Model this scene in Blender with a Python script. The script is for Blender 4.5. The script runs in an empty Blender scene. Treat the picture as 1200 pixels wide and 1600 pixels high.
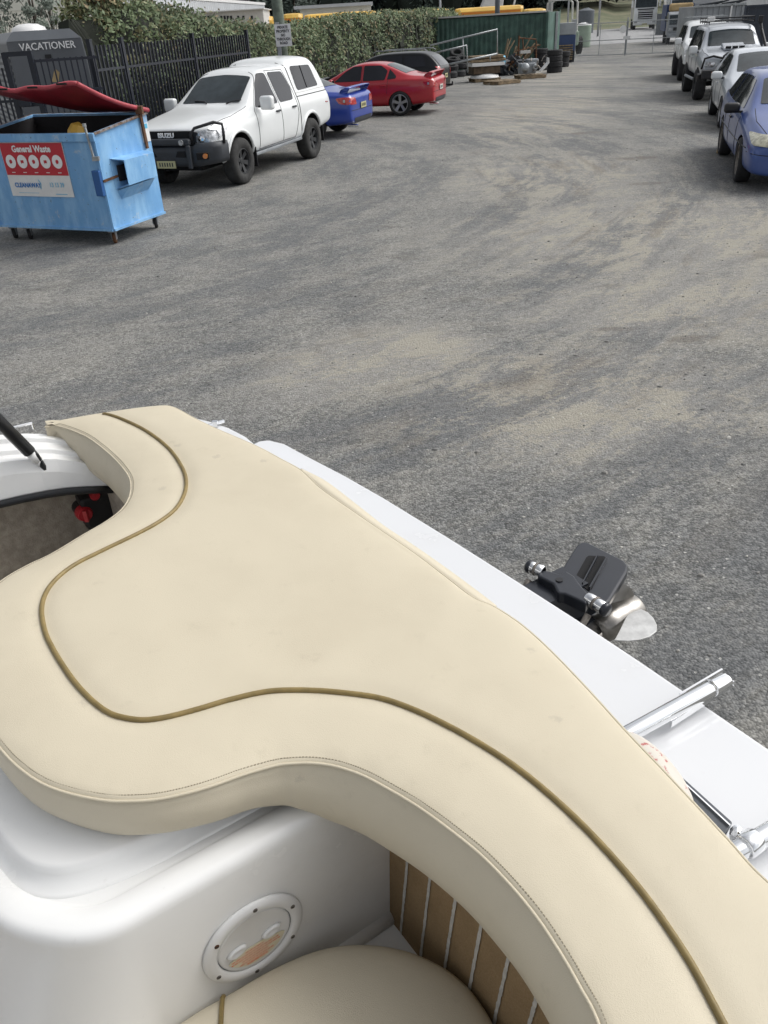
import bpy, bmesh, math, random
from mathutils import Vector, Matrix, noise
from mathutils.bvhtree import BVHTree
from mathutils.geometry import delaunay_2d_cdt
random.seed(7)
R = math.radians
sc = bpy.context.scene
col = sc.collection
# ------------------------------------------------------------ camera
FPX, PITCH, ROLL, H = 1252.0, R(31.41), R(-3.47), 2.45
fw = Vector((0, math.cos(PITCH), -math.sin(PITCH)))
_up = Vector((0, math.sin(PITCH), math.cos(PITCH))); _rt = Vector((1, 0, 0))
rt = _rt * math.cos(ROLL) + _up * math.sin(ROLL)
up = _up * math.cos(ROLL) - _rt * math.sin(ROLL)
EYE = Vector((0, 0, H))
cd = bpy.data.cameras.new('camera'); cam = bpy.data.objects.new('camera', cd); col.objects.link(cam)
m = Matrix((rt, up, -fw)).transposed().to_4x4(); m.translation = EYE
cam.matrix_world = m
cd.sensor_fit = 'VERTICAL'; cd.sensor_height = 36.0; cd.lens = 36.0 * FPX / 1600.0
cd.clip_start = 0.05; cd.clip_end = 3000
sc.camera = cam
# ------------------------------------------------------------ light
SUN_EL, SUN_AZ = R(50), R(18)       # azimuth measured from +x
w = bpy.data.worlds.new('World'); sc.world = w; w.use_nodes = True
nt = w.node_tree; nt.nodes.clear()
sky = nt.nodes.new('ShaderNodeTexSky'); sky.sky_type = 'NISHITA'; sky.sun_disc = False
sky.sun_elevation = SUN_EL; sky.sun_rotation = R(90) - SUN_AZ
sky.air_density = 1.0; sky.dust_density = 4.0; sky.ozone_density = 1.0
bw = nt.nodes.new('ShaderNodeRGBToBW'); mx = nt.nodes.new('ShaderNodeMix'); mx.data_type = 'RGBA'
mx.inputs[0].default_value = 0.86
bg = nt.nodes.new('ShaderNodeBackground'); bg.inputs[1].default_value = 0.15
wo = nt.nodes.new('ShaderNodeOutputWorld')
nt.links.new(sky.outputs[0], bw.inputs[0]); nt.links.new(sky.outputs[0], mx.inputs[6])
nt.links.new(bw.outputs[0], mx.inputs[7])
tcw = nt.nodes.new('ShaderNodeTexCoord'); cl = nt.nodes.new('ShaderNodeTexNoise'); cl.inputs['Scale'].default_value = 2.6; cl.inputs['Detail'].default_value = 5; cl.inputs['Roughness'].default_value = .55
mr = nt.nodes.new('ShaderNodeMapRange'); mr.inputs[1].default_value = .3; mr.inputs[2].default_value = .7; mr.inputs[3].default_value = .72; mr.inputs[4].default_value = 1.32
vm = nt.nodes.new('ShaderNodeVectorMath'); vm.operation = 'SCALE'
nt.links.new(tcw.outputs['Generated'], cl.inputs['Vector']); nt.links.new(cl.outputs[0], mr.inputs[0]); nt.links.new(mx.outputs[2], vm.inputs[0]); nt.links.new(mr.outputs[0], vm.inputs['Scale']); nt.links.new(vm.outputs[0], bg.inputs[0]); nt.links.new(bg.outputs[0], wo.inputs[0])
sd = bpy.data.lights.new('sun', 'SUN'); sd.energy = 0.6; sd.angle = R(28); sd.color = (1, .98, .95)
so = bpy.data.objects.new('sun', sd); col.objects.link(so)
sdir = Vector((math.cos(SUN_AZ) * math.cos(SUN_EL), math.sin(SUN_AZ) * math.cos(SUN_EL), math.sin(SUN_EL)))
so.rotation_euler = sdir.to_track_quat('Z', 'Y').to_euler(); so.location = (0, 0, 30)
sc.view_settings.view_transform = 'Standard'; sc.view_settings.look = 'None'
sc.view_settings.exposure = 0.58; sc.view_settings.gamma = 1.0

# ------------------------------------------------------------ helpers
def ray(u, v): return fw + rt * ((u - 600) / FPX) + up * ((800 - v) / FPX)
def at(u, v, z=0.0):
    """real place of a photo point known to lie at height z"""
    d = ray(u, v); return EYE + d * ((z - H) / d.z)
def at_d(u, v, D):
    """real place of a photo point known to stand D metres away (on the ground)"""
    d = ray(u, v); return EYE + d * (D / d.y)
def over(u, D):
    """ground point below photo column u near the horizon, D metres away"""
    v = 35.5 - .0606 * (u - 600); p = at_d(u, v, D); return Vector((p.x, p.y, 0))
def hz(u, v, D): return at_d(u, v, D).z

def tag(o, label=None, cat=None, group=None, kind=None):
    if label: o['label'] = label
    if cat: o['category'] = cat
    if group: o['group'] = group
    if kind: o['kind'] = kind
    return o
def empty(name, loc=(0, 0, 0), rz=0, label=None, cat=None, group=None):
    o = bpy.data.objects.new(name, None); col.objects.link(o); o.location = loc; o.rotation_euler = (0, 0, rz)
    o.empty_display_size = .2
    return tag(o, label, cat, group)
def link(name, me, mat, parent=None, world=False, smooth=False, label=None):
    o = bpy.data.objects.new(name, me); col.objects.link(o)
    if mat is not None:
        for mm in (mat if isinstance(mat, (list, tuple)) else [mat]): me.materials.append(mm)
    if parent is not None:
        o.parent = parent
        if world:
            r = parent
            off = Vector(r.location)
            while r.parent is not None: r = r.parent; off = Vector(r.location)
            if parent.parent is None: o.matrix_parent_inverse = Matrix.Translation(-off)
    if smooth:
        for p in me.polygons: p.use_smooth = True
    if label: o['label'] = label
    return o
def bevel(o, wdt, seg=2, ang=35):
    b = o.modifiers.new('bevel', 'BEVEL'); b.width = wdt; b.segments = seg; b.limit_method = 'ANGLE'; b.angle_limit = R(ang)
    b.harden_normals = False
    return o
def copy_tree(o, parent=None):
    c = o.copy(); col.objects.link(c); c.parent = parent
    for ch in list(o.children): copy_tree(ch, c)
    return c

class MB:
    def __init__(s): s.v = []; s.f = []; s.mi = []; s.m = 0
    def add(s, vs, fs):
        n = len(s.v); s.v += [Vector(p) for p in vs]; s.f += [tuple(n + i for i in f) for f in fs]; s.mi += [s.m] * len(fs); return s
    def box(s, c, d, rot=None):
        hx, hy, hz_ = d[0] / 2, d[1] / 2, d[2] / 2
        vs = [Vector((x, y, z)) for x in (-hx, hx) for y in (-hy, hy) for z in (-hz_, hz_)]
        if rot is not None: vs = [rot @ p for p in vs]
        c = Vector(c)
        return s.add([p + c for p in vs], [(0, 1, 3, 2), (4, 6, 7, 5), (0, 4, 5, 1), (2, 3, 7, 6), (0, 2, 6, 4), (1, 5, 7, 3)])
    def beam(s, p0, p1, wd, ht, upv=(0, 0, 1)):
        p0 = Vector(p0); p1 = Vector(p1); d = (p1 - p0); L = d.length; d.normalize(); u = Vector(upv)
        sd = d.cross(u)
        if sd.length < 1e-4: sd = d.cross(Vector((1, 0, 0)))
        sd.normalize(); u2 = sd.cross(d)
        rot = Matrix((d, sd, u2)).transposed()
        return s.box((p0 + p1) / 2, (L, wd, ht), rot)
    def tube(s, path, r, n=10, cap=True, closed=False):
        path = [Vector(p) for p in path]; N = len(path)
        rr = r if isinstance(r, (list, tuple)) else [r] * N
        base = len(s.v); ref = None; vs = []
        for i, p in enumerate(path):
            if closed: t = path[(i + 1) % N] - path[i - 1]
            else: t = path[min(i + 1, N - 1)] - path[max(i - 1, 0)]
            if t.length < 1e-9: t = Vector((0, 0, 1))
            t.normalize()
            if ref is None:
                ref = t.orthogonal().normalized()
            ref = (ref - t * ref.dot(t)).normalized()
            b = t.cross(ref)
            for k in range(n):
                a = 2 * math.pi * k / n
                vs.append(p + (ref * math.cos(a) + b * math.sin(a)) * rr[i])
        fs = []
        for i in range(N if closed else N - 1):
            for k in range(n):
                j = (i + 1) % N
                fs.append((i * n + k, i * n + (k + 1) % n, j * n + (k + 1) % n, j * n + k))
        if cap and not closed:
            fs.append(tuple(range(n))[::-1]); fs.append(tuple((N - 1) * n + k for k in range(n)))
        return s.add(vs, fs)
    def lathe(s, prof, c=(0, 0, 0), axis=(0, 0, 1), n=24, closed=True):
        """prof: (radius, height along axis)"""
        ax = Vector(axis).normalized(); a1 = ax.orthogonal().normalized(); a2 = ax.cross(a1); c = Vector(c)
        vs = []; fs = []; P = len(prof)
        for k in range(n):
            t = 2 * math.pi * k / n; d = a1 * math.cos(t) + a2 * math.sin(t)
            for (r, h) in prof: vs.append(c + d * r + ax * h)
        for k in range(n):
            k2 = (k + 1) % n
            for i in range(P - 1 + (1 if closed else 0)):
                i2 = (i + 1) % P
                fs.append((k * P + i, k2 * P + i, k2 * P + i2, k * P + i2))
        return s.add(vs, fs)
    def disc(s, c, axis, r, h, n=24):
        return s.lathe([(0.0001, 0), (r, 0), (r, h), (0.0001, h)], c, axis, n, closed=False)
    def prism(s, poly, z0, z1):
        n = len(poly)
        vs = [Vector((p[0], p[1], z0)) for p in poly] + [Vector((p[0], p[1], z1)) for p in poly]
        return s.add(vs, [tuple(range(n))[::-1], tuple(range(n, 2 * n))] + [(i, (i + 1) % n, n + (i + 1) % n, n + i) for i in range(n)])
    def loft(s, rings, closed=True, cap=True):
        n = len(rings[0]); vs = [p for r_ in rings for p in r_]; fs = []
        for i in range(len(rings) - 1):
            for k in range(n if closed else n - 1):
                k2 = (k + 1) % n
                fs.append((i * n + k, i * n + k2, (i + 1) * n + k2, (i + 1) * n + k))
        if cap and closed:
            fs.append(tuple(range(n))[::-1]); fs.append(tuple((len(rings) - 1) * n + k for k in range(n)))
        return s.add(vs, fs)
    def mesh(s, name):
        me = bpy.data.meshes.new(name); me.from_pydata([tuple(p) for p in s.v], [], s.f)
        if s.m or any(s.mi):
            for p, k in zip(me.polygons, s.mi): p.material_index = k
        me.update()
        bm = bmesh.new(); bm.from_mesh(me); bmesh.ops.recalc_face_normals(bm, faces=bm.faces); bm.to_mesh(me); bm.free()
        return me
    def build(s, name, mat, parent=None, world=False, smooth=False, label=None, bev=0, seg=2):
        o = link(name, s.mesh(name), mat, parent, world, smooth, label)
        if bev: bevel(o, bev, seg)
        return o

def spline(pts, step=8, closed=False):
    """catmull-rom through points (any dimension)"""
    out = []; n = len(pts)
    for i in range(n if closed else n - 1):
        def g(k): return pts[k % n] if closed else pts[min(max(k, 0), n - 1)]
        p0, p1, p2, p3 = g(i - 1), g(i), g(i + 1), g(i + 2)
        for k in range(step):
            t = k / step
            out.append([.5 * ((2 * b) + (-a + c) * t + (2 * a - 5 * b + 4 * c - d) * t * t + (-a + 3 * b - 3 * c + d) * t ** 3) for a, b, c, d in zip(p0, p1, p2, p3)])
    if not closed: out.append(list(pts[-1]))
    return out

# ------------------------------------------------------------ materials
def newmat(name):
    mt = bpy.data.materials.new(name); mt.use_nodes = True; return mt, mt.node_tree, mt.node_tree.nodes['Principled BSDF']
def mat(name, c, rough=.5, metal=0, var=.0, vscale=3, bump=0, bscale=60, coat=0, c2=None, spec=.5, coords='Object', vlo=.4, vhi=.65, detail=4):
    mt, t, b = newmat(name)
    b.inputs['Roughness'].default_value = rough; b.inputs['Metallic'].default_value = metal
    b.inputs['Specular IOR Level'].default_value = spec
    if coat: b.inputs['Coat Weight'].default_value = coat; b.inputs['Coat Roughness'].default_value = .04
    tc = t.nodes.new('ShaderNodeTexCoord')
    if var or c2:
        n = t.nodes.new('ShaderNodeTexNoise'); n.inputs['Scale'].default_value = vscale; n.inputs['Detail'].default_value = detail
        n.inputs['Roughness'].default_value = .6
        r = t.nodes.new('ShaderNodeValToRGB'); t.links.new(tc.outputs[coords], n.inputs['Vector']); t.links.new(n.outputs[0], r.inputs[0])
        r.color_ramp.elements[0].position = vlo; r.color_ramp.elements[1].position = vhi
        ca = c2 if c2 else tuple(x * (1 - var) for x in c)
        r.color_ramp.elements[0].color = (*ca, 1); r.color_ramp.elements[1].color = (*c, 1)
        t.links.new(r.outputs[0], b.inputs['Base Color'])
    else: b.inputs['Base Color'].default_value = (*c, 1)
    if bump:
        n2 = t.nodes.new('ShaderNodeTexNoise'); n2.inputs['Scale'].default_value = bscale; n2.inputs['Detail'].default_value = 3
        bp = t.nodes.new('ShaderNodeBump'); bp.inputs['Strength'].default_value = bump; bp.inputs['Distance'].default_value = .01
        t.links.new(tc.outputs[coords], n2.inputs['Vector']); t.links.new(n2.outputs[0], bp.inputs['Height']); t.links.new(bp.outputs[0], b.inputs['Normal'])
    return mt
def N(t, typ, **kw):
    n = t.nodes.new(typ)
    for k, v in kw.items(): setattr(n, k, v)
    return n
def math_n(t, op, a, b_=None, clamp=False):
    n = t.nodes.new('ShaderNodeMath'); n.operation = op; n.use_clamp = clamp
    for i, x in enumerate((a, b_)):
        if x is None: continue
        if isinstance(x, (int, float)): n.inputs[i].default_value = x
        else: t.links.new(x, n.inputs[i])
    return n.outputs[0]
def mixc(t, f, a, b_):
    n = t.nodes.new('ShaderNodeMix'); n.data_type = 'RGBA'
    if isinstance(f, (int, float)): n.inputs[0].default_value = f
    else: t.links.new(f, n.inputs[0])
    for i, x in ((6, a), (7, b_)):
        if isinstance(x, tuple): n.inputs[i].default_value = (*x, 1)
        else: t.links.new(x, n.inputs[i])
    return n.outputs[2]
def noise_n(t, vec, scale, detail=4, rough=.55, dist=0):
    n = t.nodes.new('ShaderNodeTexNoise'); n.inputs['Scale'].default_value = scale; n.inputs['Detail'].default_value = detail
    n.inputs['Roughness'].default_value = rough; n.inputs['Distortion'].default_value = dist
    t.links.new(vec, n.inputs['Vector']); return n.outputs[0]
def smooth_n(t, x, lo, hi):
    n = t.nodes.new('ShaderNodeMapRange'); n.interpolation_type = 'SMOOTHSTEP'; n.inputs[1].default_value = lo; n.inputs[2].default_value = hi
    t.links.new(x, n.inputs[0]); return n.outputs[0]

def ground_mat():
    mt, t, b = newmat('gravel')
    g = N(t, 'ShaderNodeNewGeometry'); P = g.outputs['Position']
    # stretched coordinates: the tyre sweeps run down the yard
    mp = N(t, 'ShaderNodeMapping'); mp.inputs['Rotation'].default_value = (0, 0, R(-18)); mp.inputs['Scale'].default_value = (1.0, .42, 1)
    t.links.new(P, mp.inputs[0]); Q = mp.outputs[0]
    mp2 = N(t, 'ShaderNodeMapping'); mp2.inputs['Rotation'].default_value = (0, 0, R(28)); mp2.inputs['Scale'].default_value = (.6, 1.15, 1)
    t.links.new(P, mp2.inputs[0]); Q2 = mp2.outputs[0]
    def vdist(cx, cy, rx, ry, rot=0):
        a = N(t, 'ShaderNodeMapping'); a.vector_type = 'TEXTURE'
        a.inputs['Location'].default_value = (cx, cy, 0); a.inputs['Rotation'].default_value = (0, 0, R(rot)); a.inputs['Scale'].default_value = (rx, ry, 1)
        t.links.new(P, a.inputs[0])
        l = N(t, 'ShaderNodeVectorMath'); l.operation = 'LENGTH'; t.links.new(a.outputs[0], l.inputs[0])
        return smooth_n(t, l.outputs['Value'], 1.0, .25)
    # worn sandy zones where the crushed rock has gone (real patches of the yard)
    zones = [(1.5, 5.5, 2.0, 1.6, 0), (3.6, 10.5, 3.6, 3.4, 20), (3.4, 15, 2.6, 3.5, 0), (5.5, 27, 2.6, 12, -15), (0.0, 6.5, 1.5, 1.0, 20), (9.5, 42, 3, 12, -15), (3.0, 7.5, 2.5, 1.5, 0)]
    z = None
    for q in zones:
        o = vdist(*q); z = o if z is None else math_n(t, 'MAXIMUM', z, o)
    big = noise_n(t, Q, .9, 5, .62); mid = noise_n(t, Q2, 2.4, 9, .74, .4); fine = noise_n(t, P, 34, 4, .7); vf = noise_n(t, P, 110, 3, .7)
    # sweeping tyre arcs: noise stretched along circles about the turning point
    sp_ = N(t, 'ShaderNodeSeparateXYZ'); t.links.new(P, sp_.inputs[0])
    dx_ = math_n(t, 'ADD', sp_.outputs[0], 8.5); dy_ = math_n(t, 'SUBTRACT', sp_.outputs[1], 17.5)
    rr = math_n(t, 'SQRT', math_n(t, 'ADD', math_n(t, 'MULTIPLY', dx_, dx_), math_n(t, 'MULTIPLY', dy_, dy_)))
    th = math_n(t, 'ARCTAN2', dy_, dx_)
    cb = N(t, 'ShaderNodeCombineXYZ'); t.links.new(rr, cb.inputs[0]); t.links.new(math_n(t, 'MULTIPLY', th, 3.2), cb.inputs[1])
    streak = noise_n(t, cb.outputs[0], 3.0, 9, .74, .4); brn = noise_n(t, cb.outputs[0], 1.7, 8, .72, .5); arcs = noise_n(t, cb.outputs[0], .8, 4, .6)
    s1 = math_n(t, 'ADD', math_n(t, 'MULTIPLY', mid, .65), math_n(t, 'MULTIPLY', big, .35))
    grit = noise_n(t, P, 13, 5, .75)
    s1 = math_n(t, 'ADD', s1, math_n(t, 'MULTIPLY', math_n(t, 'SUBTRACT', fine, .5), .5)); s1 = math_n(t, 'ADD', s1, math_n(t, 'MULTIPLY', math_n(t, 'SUBTRACT', grit, .5), .55))
    s1 = math_n(t, 'ADD', s1, math_n(t, 'MULTIPLY', math_n(t, 'SUBTRACT', streak, .5), 1.1))
    tanm = smooth_n(t, s1, .46, .62)
    tanm = math_n(t, 'MULTIPLY', tanm, math_n(t, 'ADD', math_n(t, 'MULTIPLY', z, 1.1), .10), True)
    # stones
    vo = N(t, 'ShaderNodeTexVoronoi'); vo.inputs['Scale'].default_value = 75; t.links.new(P, vo.inputs['Vector'])
    sep = N(t, 'ShaderNodeSeparateColor'); t.links.new(vo.outputs['Color'], sep.inputs[0])
    v4 = N(t, 'ShaderNodeTexVoronoi'); v4.inputs['Scale'].default_value = 30; t.links.new(P, v4.inputs['Vector'])
    s4 = N(t, 'ShaderNodeSeparateColor'); t.links.new(v4.outputs['Color'], s4.inputs[0])
    st = math_n(t, 'ADD', math_n(t, 'MULTIPLY', sep.outputs[0], .42), math_n(t, 'MULTIPLY', vf, .28)); st = math_n(t, 'ADD', st, math_n(t, 'MULTIPLY', s4.outputs[0], .16)); st = math_n(t, 'ADD', st, math_n(t, 'MULTIPLY', math_n(t, 'SUBTRACT', grit, .36), .5))
    dark = mixc(t, smooth_n(t, st, .30, .74), (.088, .090, .088), (.245, .247, .240))
    pale = mixc(t, smooth_n(t, st, .30, .74), (.160, .157, .146), (.365, .358, .330))
    base = mixc(t, smooth_n(t, math_n(t, 'ADD', math_n(t, 'MULTIPLY', big, .5), math_n(t, 'MULTIPLY', mid, .5)), .38, .64), dark, pale)
    base = mixc(t, math_n(t, 'MULTIPLY', smooth_n(t, streak, .5, .62), .5), base, pale)
    sand = mixc(t, vf, (.28, .258, .205), (.47, .437, .36))
    base = mixc(t, math_n(t, 'MULTIPLY', smooth_n(t, math_n(t, 'ADD', math_n(t, 'MULTIPLY', z, .5), arcs), .40, 1.0), .75), base, mixc(t, st, (.20, .193, .178), (.39, .378, .35)))
    base = mixc(t, math_n(t, 'MULTIPLY', smooth_n(t, math_n(t, 'ADD', math_n(t, 'MULTIPLY', arcs, .55), math_n(t, 'MULTIPLY', streak, .45)), .53, .40), .62), base, mixc(t, st, (.06, .064, .068), (.20, .207, .215)))
    c = mixc(t, math_n(t, 'MULTIPLY', tanm, .68), base, sand)
    c = mixc(t, math_n(t, 'MULTIPLY', smooth_n(t, brn, .52, .66), math_n(t, 'ADD', math_n(t, 'MULTIPLY', z, .42), .14)), c, mixc(t, st, (.10, .085, .068), (.27, .24, .20)))
    # damp dark blotches
    dn = smooth_n(t, noise_n(t, Q2, 1.7, 5, .6), .60, .72)
    c = mixc(t, math_n(t, 'MULTIPLY', dn, .35), c, (.10, .09, .08))
    ob = None
    for q in [(2.75, 6.55, .45, .16, 5), (5.2, 16.3, .8, .35, 0), (5.3, 20.4, .9, .4, 10), (2.2, 6.9, .5, .12, -10), (4.6, 13.7, .7, .25, 0)]:
        o = vdist(*q); ob = o if ob is None else math_n(t, 'MAXIMUM', ob, o)
    ob = math_n(t, 'MULTIPLY', smooth_n(t, math_n(t, 'ADD', ob, math_n(t, 'MULTIPLY', math_n(t, 'SUBTRACT', streak, .5), 3.0)), .45, 1.3), .55)
    c = mixc(t, ob, c, (.12, .10, .085))
    # white chips
    v2 = N(t, 'ShaderNodeTexVoronoi'); v2.inputs['Scale'].default_value = 26; t.links.new(P, v2.inputs['Vector'])
    s2 = N(t, 'ShaderNodeSeparateColor'); t.links.new(v2.outputs['Color'], s2.inputs[0])
    chip = math_n(t, 'MULTIPLY', math_n(t, 'GREATER_THAN', s2.outputs[1], .94), math_n(t, 'LESS_THAN', v2.outputs['Distance'], .2))
    c = mixc(t, math_n(t, 'MULTIPLY', smooth_n(t, grit, .57, .70), .30), c, (.10, .092, .08))
    c = mixc(t, math_n(t, 'MULTIPLY', chip, .8), c, (.5, .49, .46))
    t.links.new(c, b.inputs['Base Color'])
    b.inputs['Roughness'].default_value = .92; b.inputs['Specular IOR Level'].default_value = .3
    h = math_n(t, 'ADD', math_n(t, 'MULTIPLY', st, .6), math_n(t, 'MULTIPLY', vo.outputs['Distance'], -.8))
    h = math_n(t, 'ADD', h, math_n(t, 'MULTIPLY', fine, .7))
    bp = N(t, 'ShaderNodeBump'); bp.inputs['Strength'].default_value = .8; bp.inputs['Distance'].default_value = .012
    t.links.new(h, bp.inputs['Height'])
    bp2 = N(t, 'ShaderNodeBump'); bp2.inputs['Strength'].default_value = .5; bp2.inputs['Distance'].default_value = .06
    t.links.new(mid, bp2.inputs['Height']); t.links.new(bp.outputs[0], bp2.inputs['Normal'])
    t.links.new(bp2.outputs[0], b.inputs['Normal'])
    return mt

def leaf_mat(name, c1, c2, c3=None):
    mt, t, b = newmat(name)
    g = N(t, 'ShaderNodeNewGeometry')
    r = N(t, 'ShaderNodeValToRGB'); t.links.new(g.outputs['Random Per Island'], r.inputs[0])
    r.color_ramp.elements[0].color = (*c1, 1); r.color_ramp.elements[1].color = (*c2, 1); r.color_ramp.elements[0].position = .1; r.color_ramp.elements[1].position = .8
    if c3:
        e = r.color_ramp.elements.new(.93); e.color = (*c3, 1)
    nn = noise_n(t, g.outputs['Position'], .9, 3)
    c = mixc(t, math_n(t, 'MULTIPLY', smooth_n(t, nn, .4, .65), .55), r.outputs[0], tuple(x * 1.9 for x in c2))
    t.links.new(c, b.inputs['Base Color']); b.inputs['Roughness'].default_value = .6; b.inputs['Specular IOR Level'].default_value = .3
    b.inputs['Subsurface Weight'].default_value = 0
    return mt

def vinyl_mat(name, c, stain=(.40, .34, .24)):
    mt, t, b = newmat(name)
    tc = N(t, 'ShaderNodeNewGeometry').outputs['Position']
    n1 = noise_n(t, tc, 3.2, 5, .6); n2 = noise_n(t, tc, 14, 4, .7); n3 = noise_n(t, tc, 5, 2, .5)
    c1 = mixc(t, math_n(t, 'MULTIPLY', smooth_n(t, n1, .42, .75), .16), c, stain)
    c2 = mixc(t, math_n(t, 'MULTIPLY', smooth_n(t, n2, .60, .80), .18), c1, tuple(x * .75 for x in stain))
    # small scuffs
    v = N(t, 'ShaderNodeTexVoronoi'); v.inputs['Scale'].default_value = 6.5; t.links.new(tc, v.inputs['Vector'])
    sp = N(t, 'ShaderNodeSeparateColor'); t.links.new(v.outputs['Color'], sp.inputs[0])
    ln = math_n(t, 'ADD', v.outputs['Distance'], math_n(t, 'MULTIPLY', math_n(t, 'SUBTRACT', noise_n(t, tc, 60, 3, .7), .5), .25))
    sc_ = math_n(t, 'MULTIPLY', math_n(t, 'GREATER_THAN', sp.outputs[0], .6), smooth_n(t, ln, .10, .03))
    c3 = mixc(t, math_n(t, 'MULTIPLY', sc_, .22), c2, (.25, .22, .19))
    t.links.new(c3, b.inputs['Base Color'])
    t.links.new(math_n(t, 'ADD', math_n(t, 'MULTIPLY', n2, .15), .44), b.inputs['Roughness'])
    b.inputs['Specular IOR Level'].default_value = .35
    v3 = N(t, 'ShaderNodeTexVoronoi'); v3.inputs['Scale'].default_value = 620; t.links.new(tc, v3.inputs['Vector'])
    bp = N(t, 'ShaderNodeBump'); bp.inputs['Strength'].default_value = .3; bp.inputs['Distance'].default_value = .001
    t.links.new(v3.outputs['Distance'], bp.inputs['Height'])
    bp2 = N(t, 'ShaderNodeBump'); bp2.inputs['Strength'].default_value = .16; bp2.inputs['Distance'].default_value = .02
    t.links.new(n3, bp2.inputs['Height']); t.links.new(bp.outputs[0], bp2.inputs['Normal']); t.links.new(bp2.outputs[0], b.inputs['Normal'])
    return mt

def gelcoat_mat(name, c=(.68, .69, .705), dirt=.12):
    mt, t, b = newmat(name)
    tc = N(t, 'ShaderNodeNewGeometry').outputs['Position']
    n1 = noise_n(t, tc, 4, 5, .65); n2 = noise_n(t, tc, 40, 4, .7)
    c1 = mixc(t, math_n(t, 'MULTIPLY', smooth_n(t, n1, .5, .8), dirt), c, (.45, .42, .36))
    c2 = mixc(t, math_n(t, 'MULTIPLY', smooth_n(t, n2, .62, .78), dirt), c1, (.5, .48, .44))
    t.links.new(c2, b.inputs['Base Color']); b.inputs['Roughness'].default_value = .22
    t.links.new(math_n(t, 'ADD', math_n(t, 'MULTIPLY', n1, .18), .16), b.inputs['Roughness'])
    b.inputs['Coat Weight'].default_value = .15; b.inputs['Coat Roughness'].default_value = .08; b.inputs['Specular IOR Level'].default_value = .4
    return mt

def bin_paint():
    mt, t, b = newmat('bin_blue')
    tc = N(t, 'ShaderNodeTexCoord').outputs['Object']
    mp = N(t, 'ShaderNodeMapping'); mp.inputs['Scale'].default_value = (1, 1, .35); t.links.new(tc, mp.inputs[0])
    n1 = noise_n(t, mp.outputs[0], 5, 5, .65); n2 = noise_n(t, tc, 11, 5, .7); n3 = noise_n(t, tc, 26, 4, .7)
    c = mixc(t, smooth_n(t, n1, .35, .7), (.155, .365, .65), (.27, .50, .75))
    c = mixc(t, math_n(t, 'MULTIPLY', smooth_n(t, n2, .56, .72), .45), c, (.16, .30, .50))
    c = mixc(t, smooth_n(t, n3, .66, .70), c, (.10, .075, .06))
    n4 = noise_n(t, tc, 4.5, 6, .75, .5)
    c = mixc(t, math_n(t, 'MULTIPLY', smooth_n(t, n4, .60, .66), .55), c, (.50, .56, .62))
    n5 = noise_n(t, mp.outputs[0], 17, 5, .7)
    c = mixc(t, math_n(t, 'MULTIPLY', smooth_n(t, n5, .66, .72), .6), c, (.07, .10, .15))
    t.links.new(c, b.inputs['Base Color']); b.inputs['Roughness'].default_value = .5
    bp = N(t, 'ShaderNodeBump'); bp.inputs['Strength'].default_value = .5; bp.inputs['Distance'].default_value = .04
    t.links.new(noise_n(t, tc, 2.2, 2, .5), bp.inputs['Height']); t.links.new(bp.outputs[0], b.inputs['Normal'])
    return mt

def carpet_mat():
    mt, t, b = newmat('teak_look_carpet')
    tc = N(t, 'ShaderNodeNewGeometry').outputs['Position']
    n = noise_n(t, tc, 260, 3, .7); n2 = noise_n(t, tc, 8, 4, .6)
    c = mixc(t, n, (.23, .155, .08), (.45, .32, .185))
    c = mixc(t, math_n(t, 'MULTIPLY', smooth_n(t, n2, .4, .7), .3), c, (.14, .095, .05))
    t.links.new(c, b.inputs['Base Color']); b.inputs['Roughness'].default_value = .95; b.inputs['Specular IOR Level'].default_value = .1
    bp = N(t, 'ShaderNodeBump'); bp.inputs['Strength'].default_value = .6; bp.inputs['Distance'].default_value = .003
    t.links.new(n, bp.inputs['Height']); t.links.new(bp.outputs[0], b.inputs['Normal'])
    return mt

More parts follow.
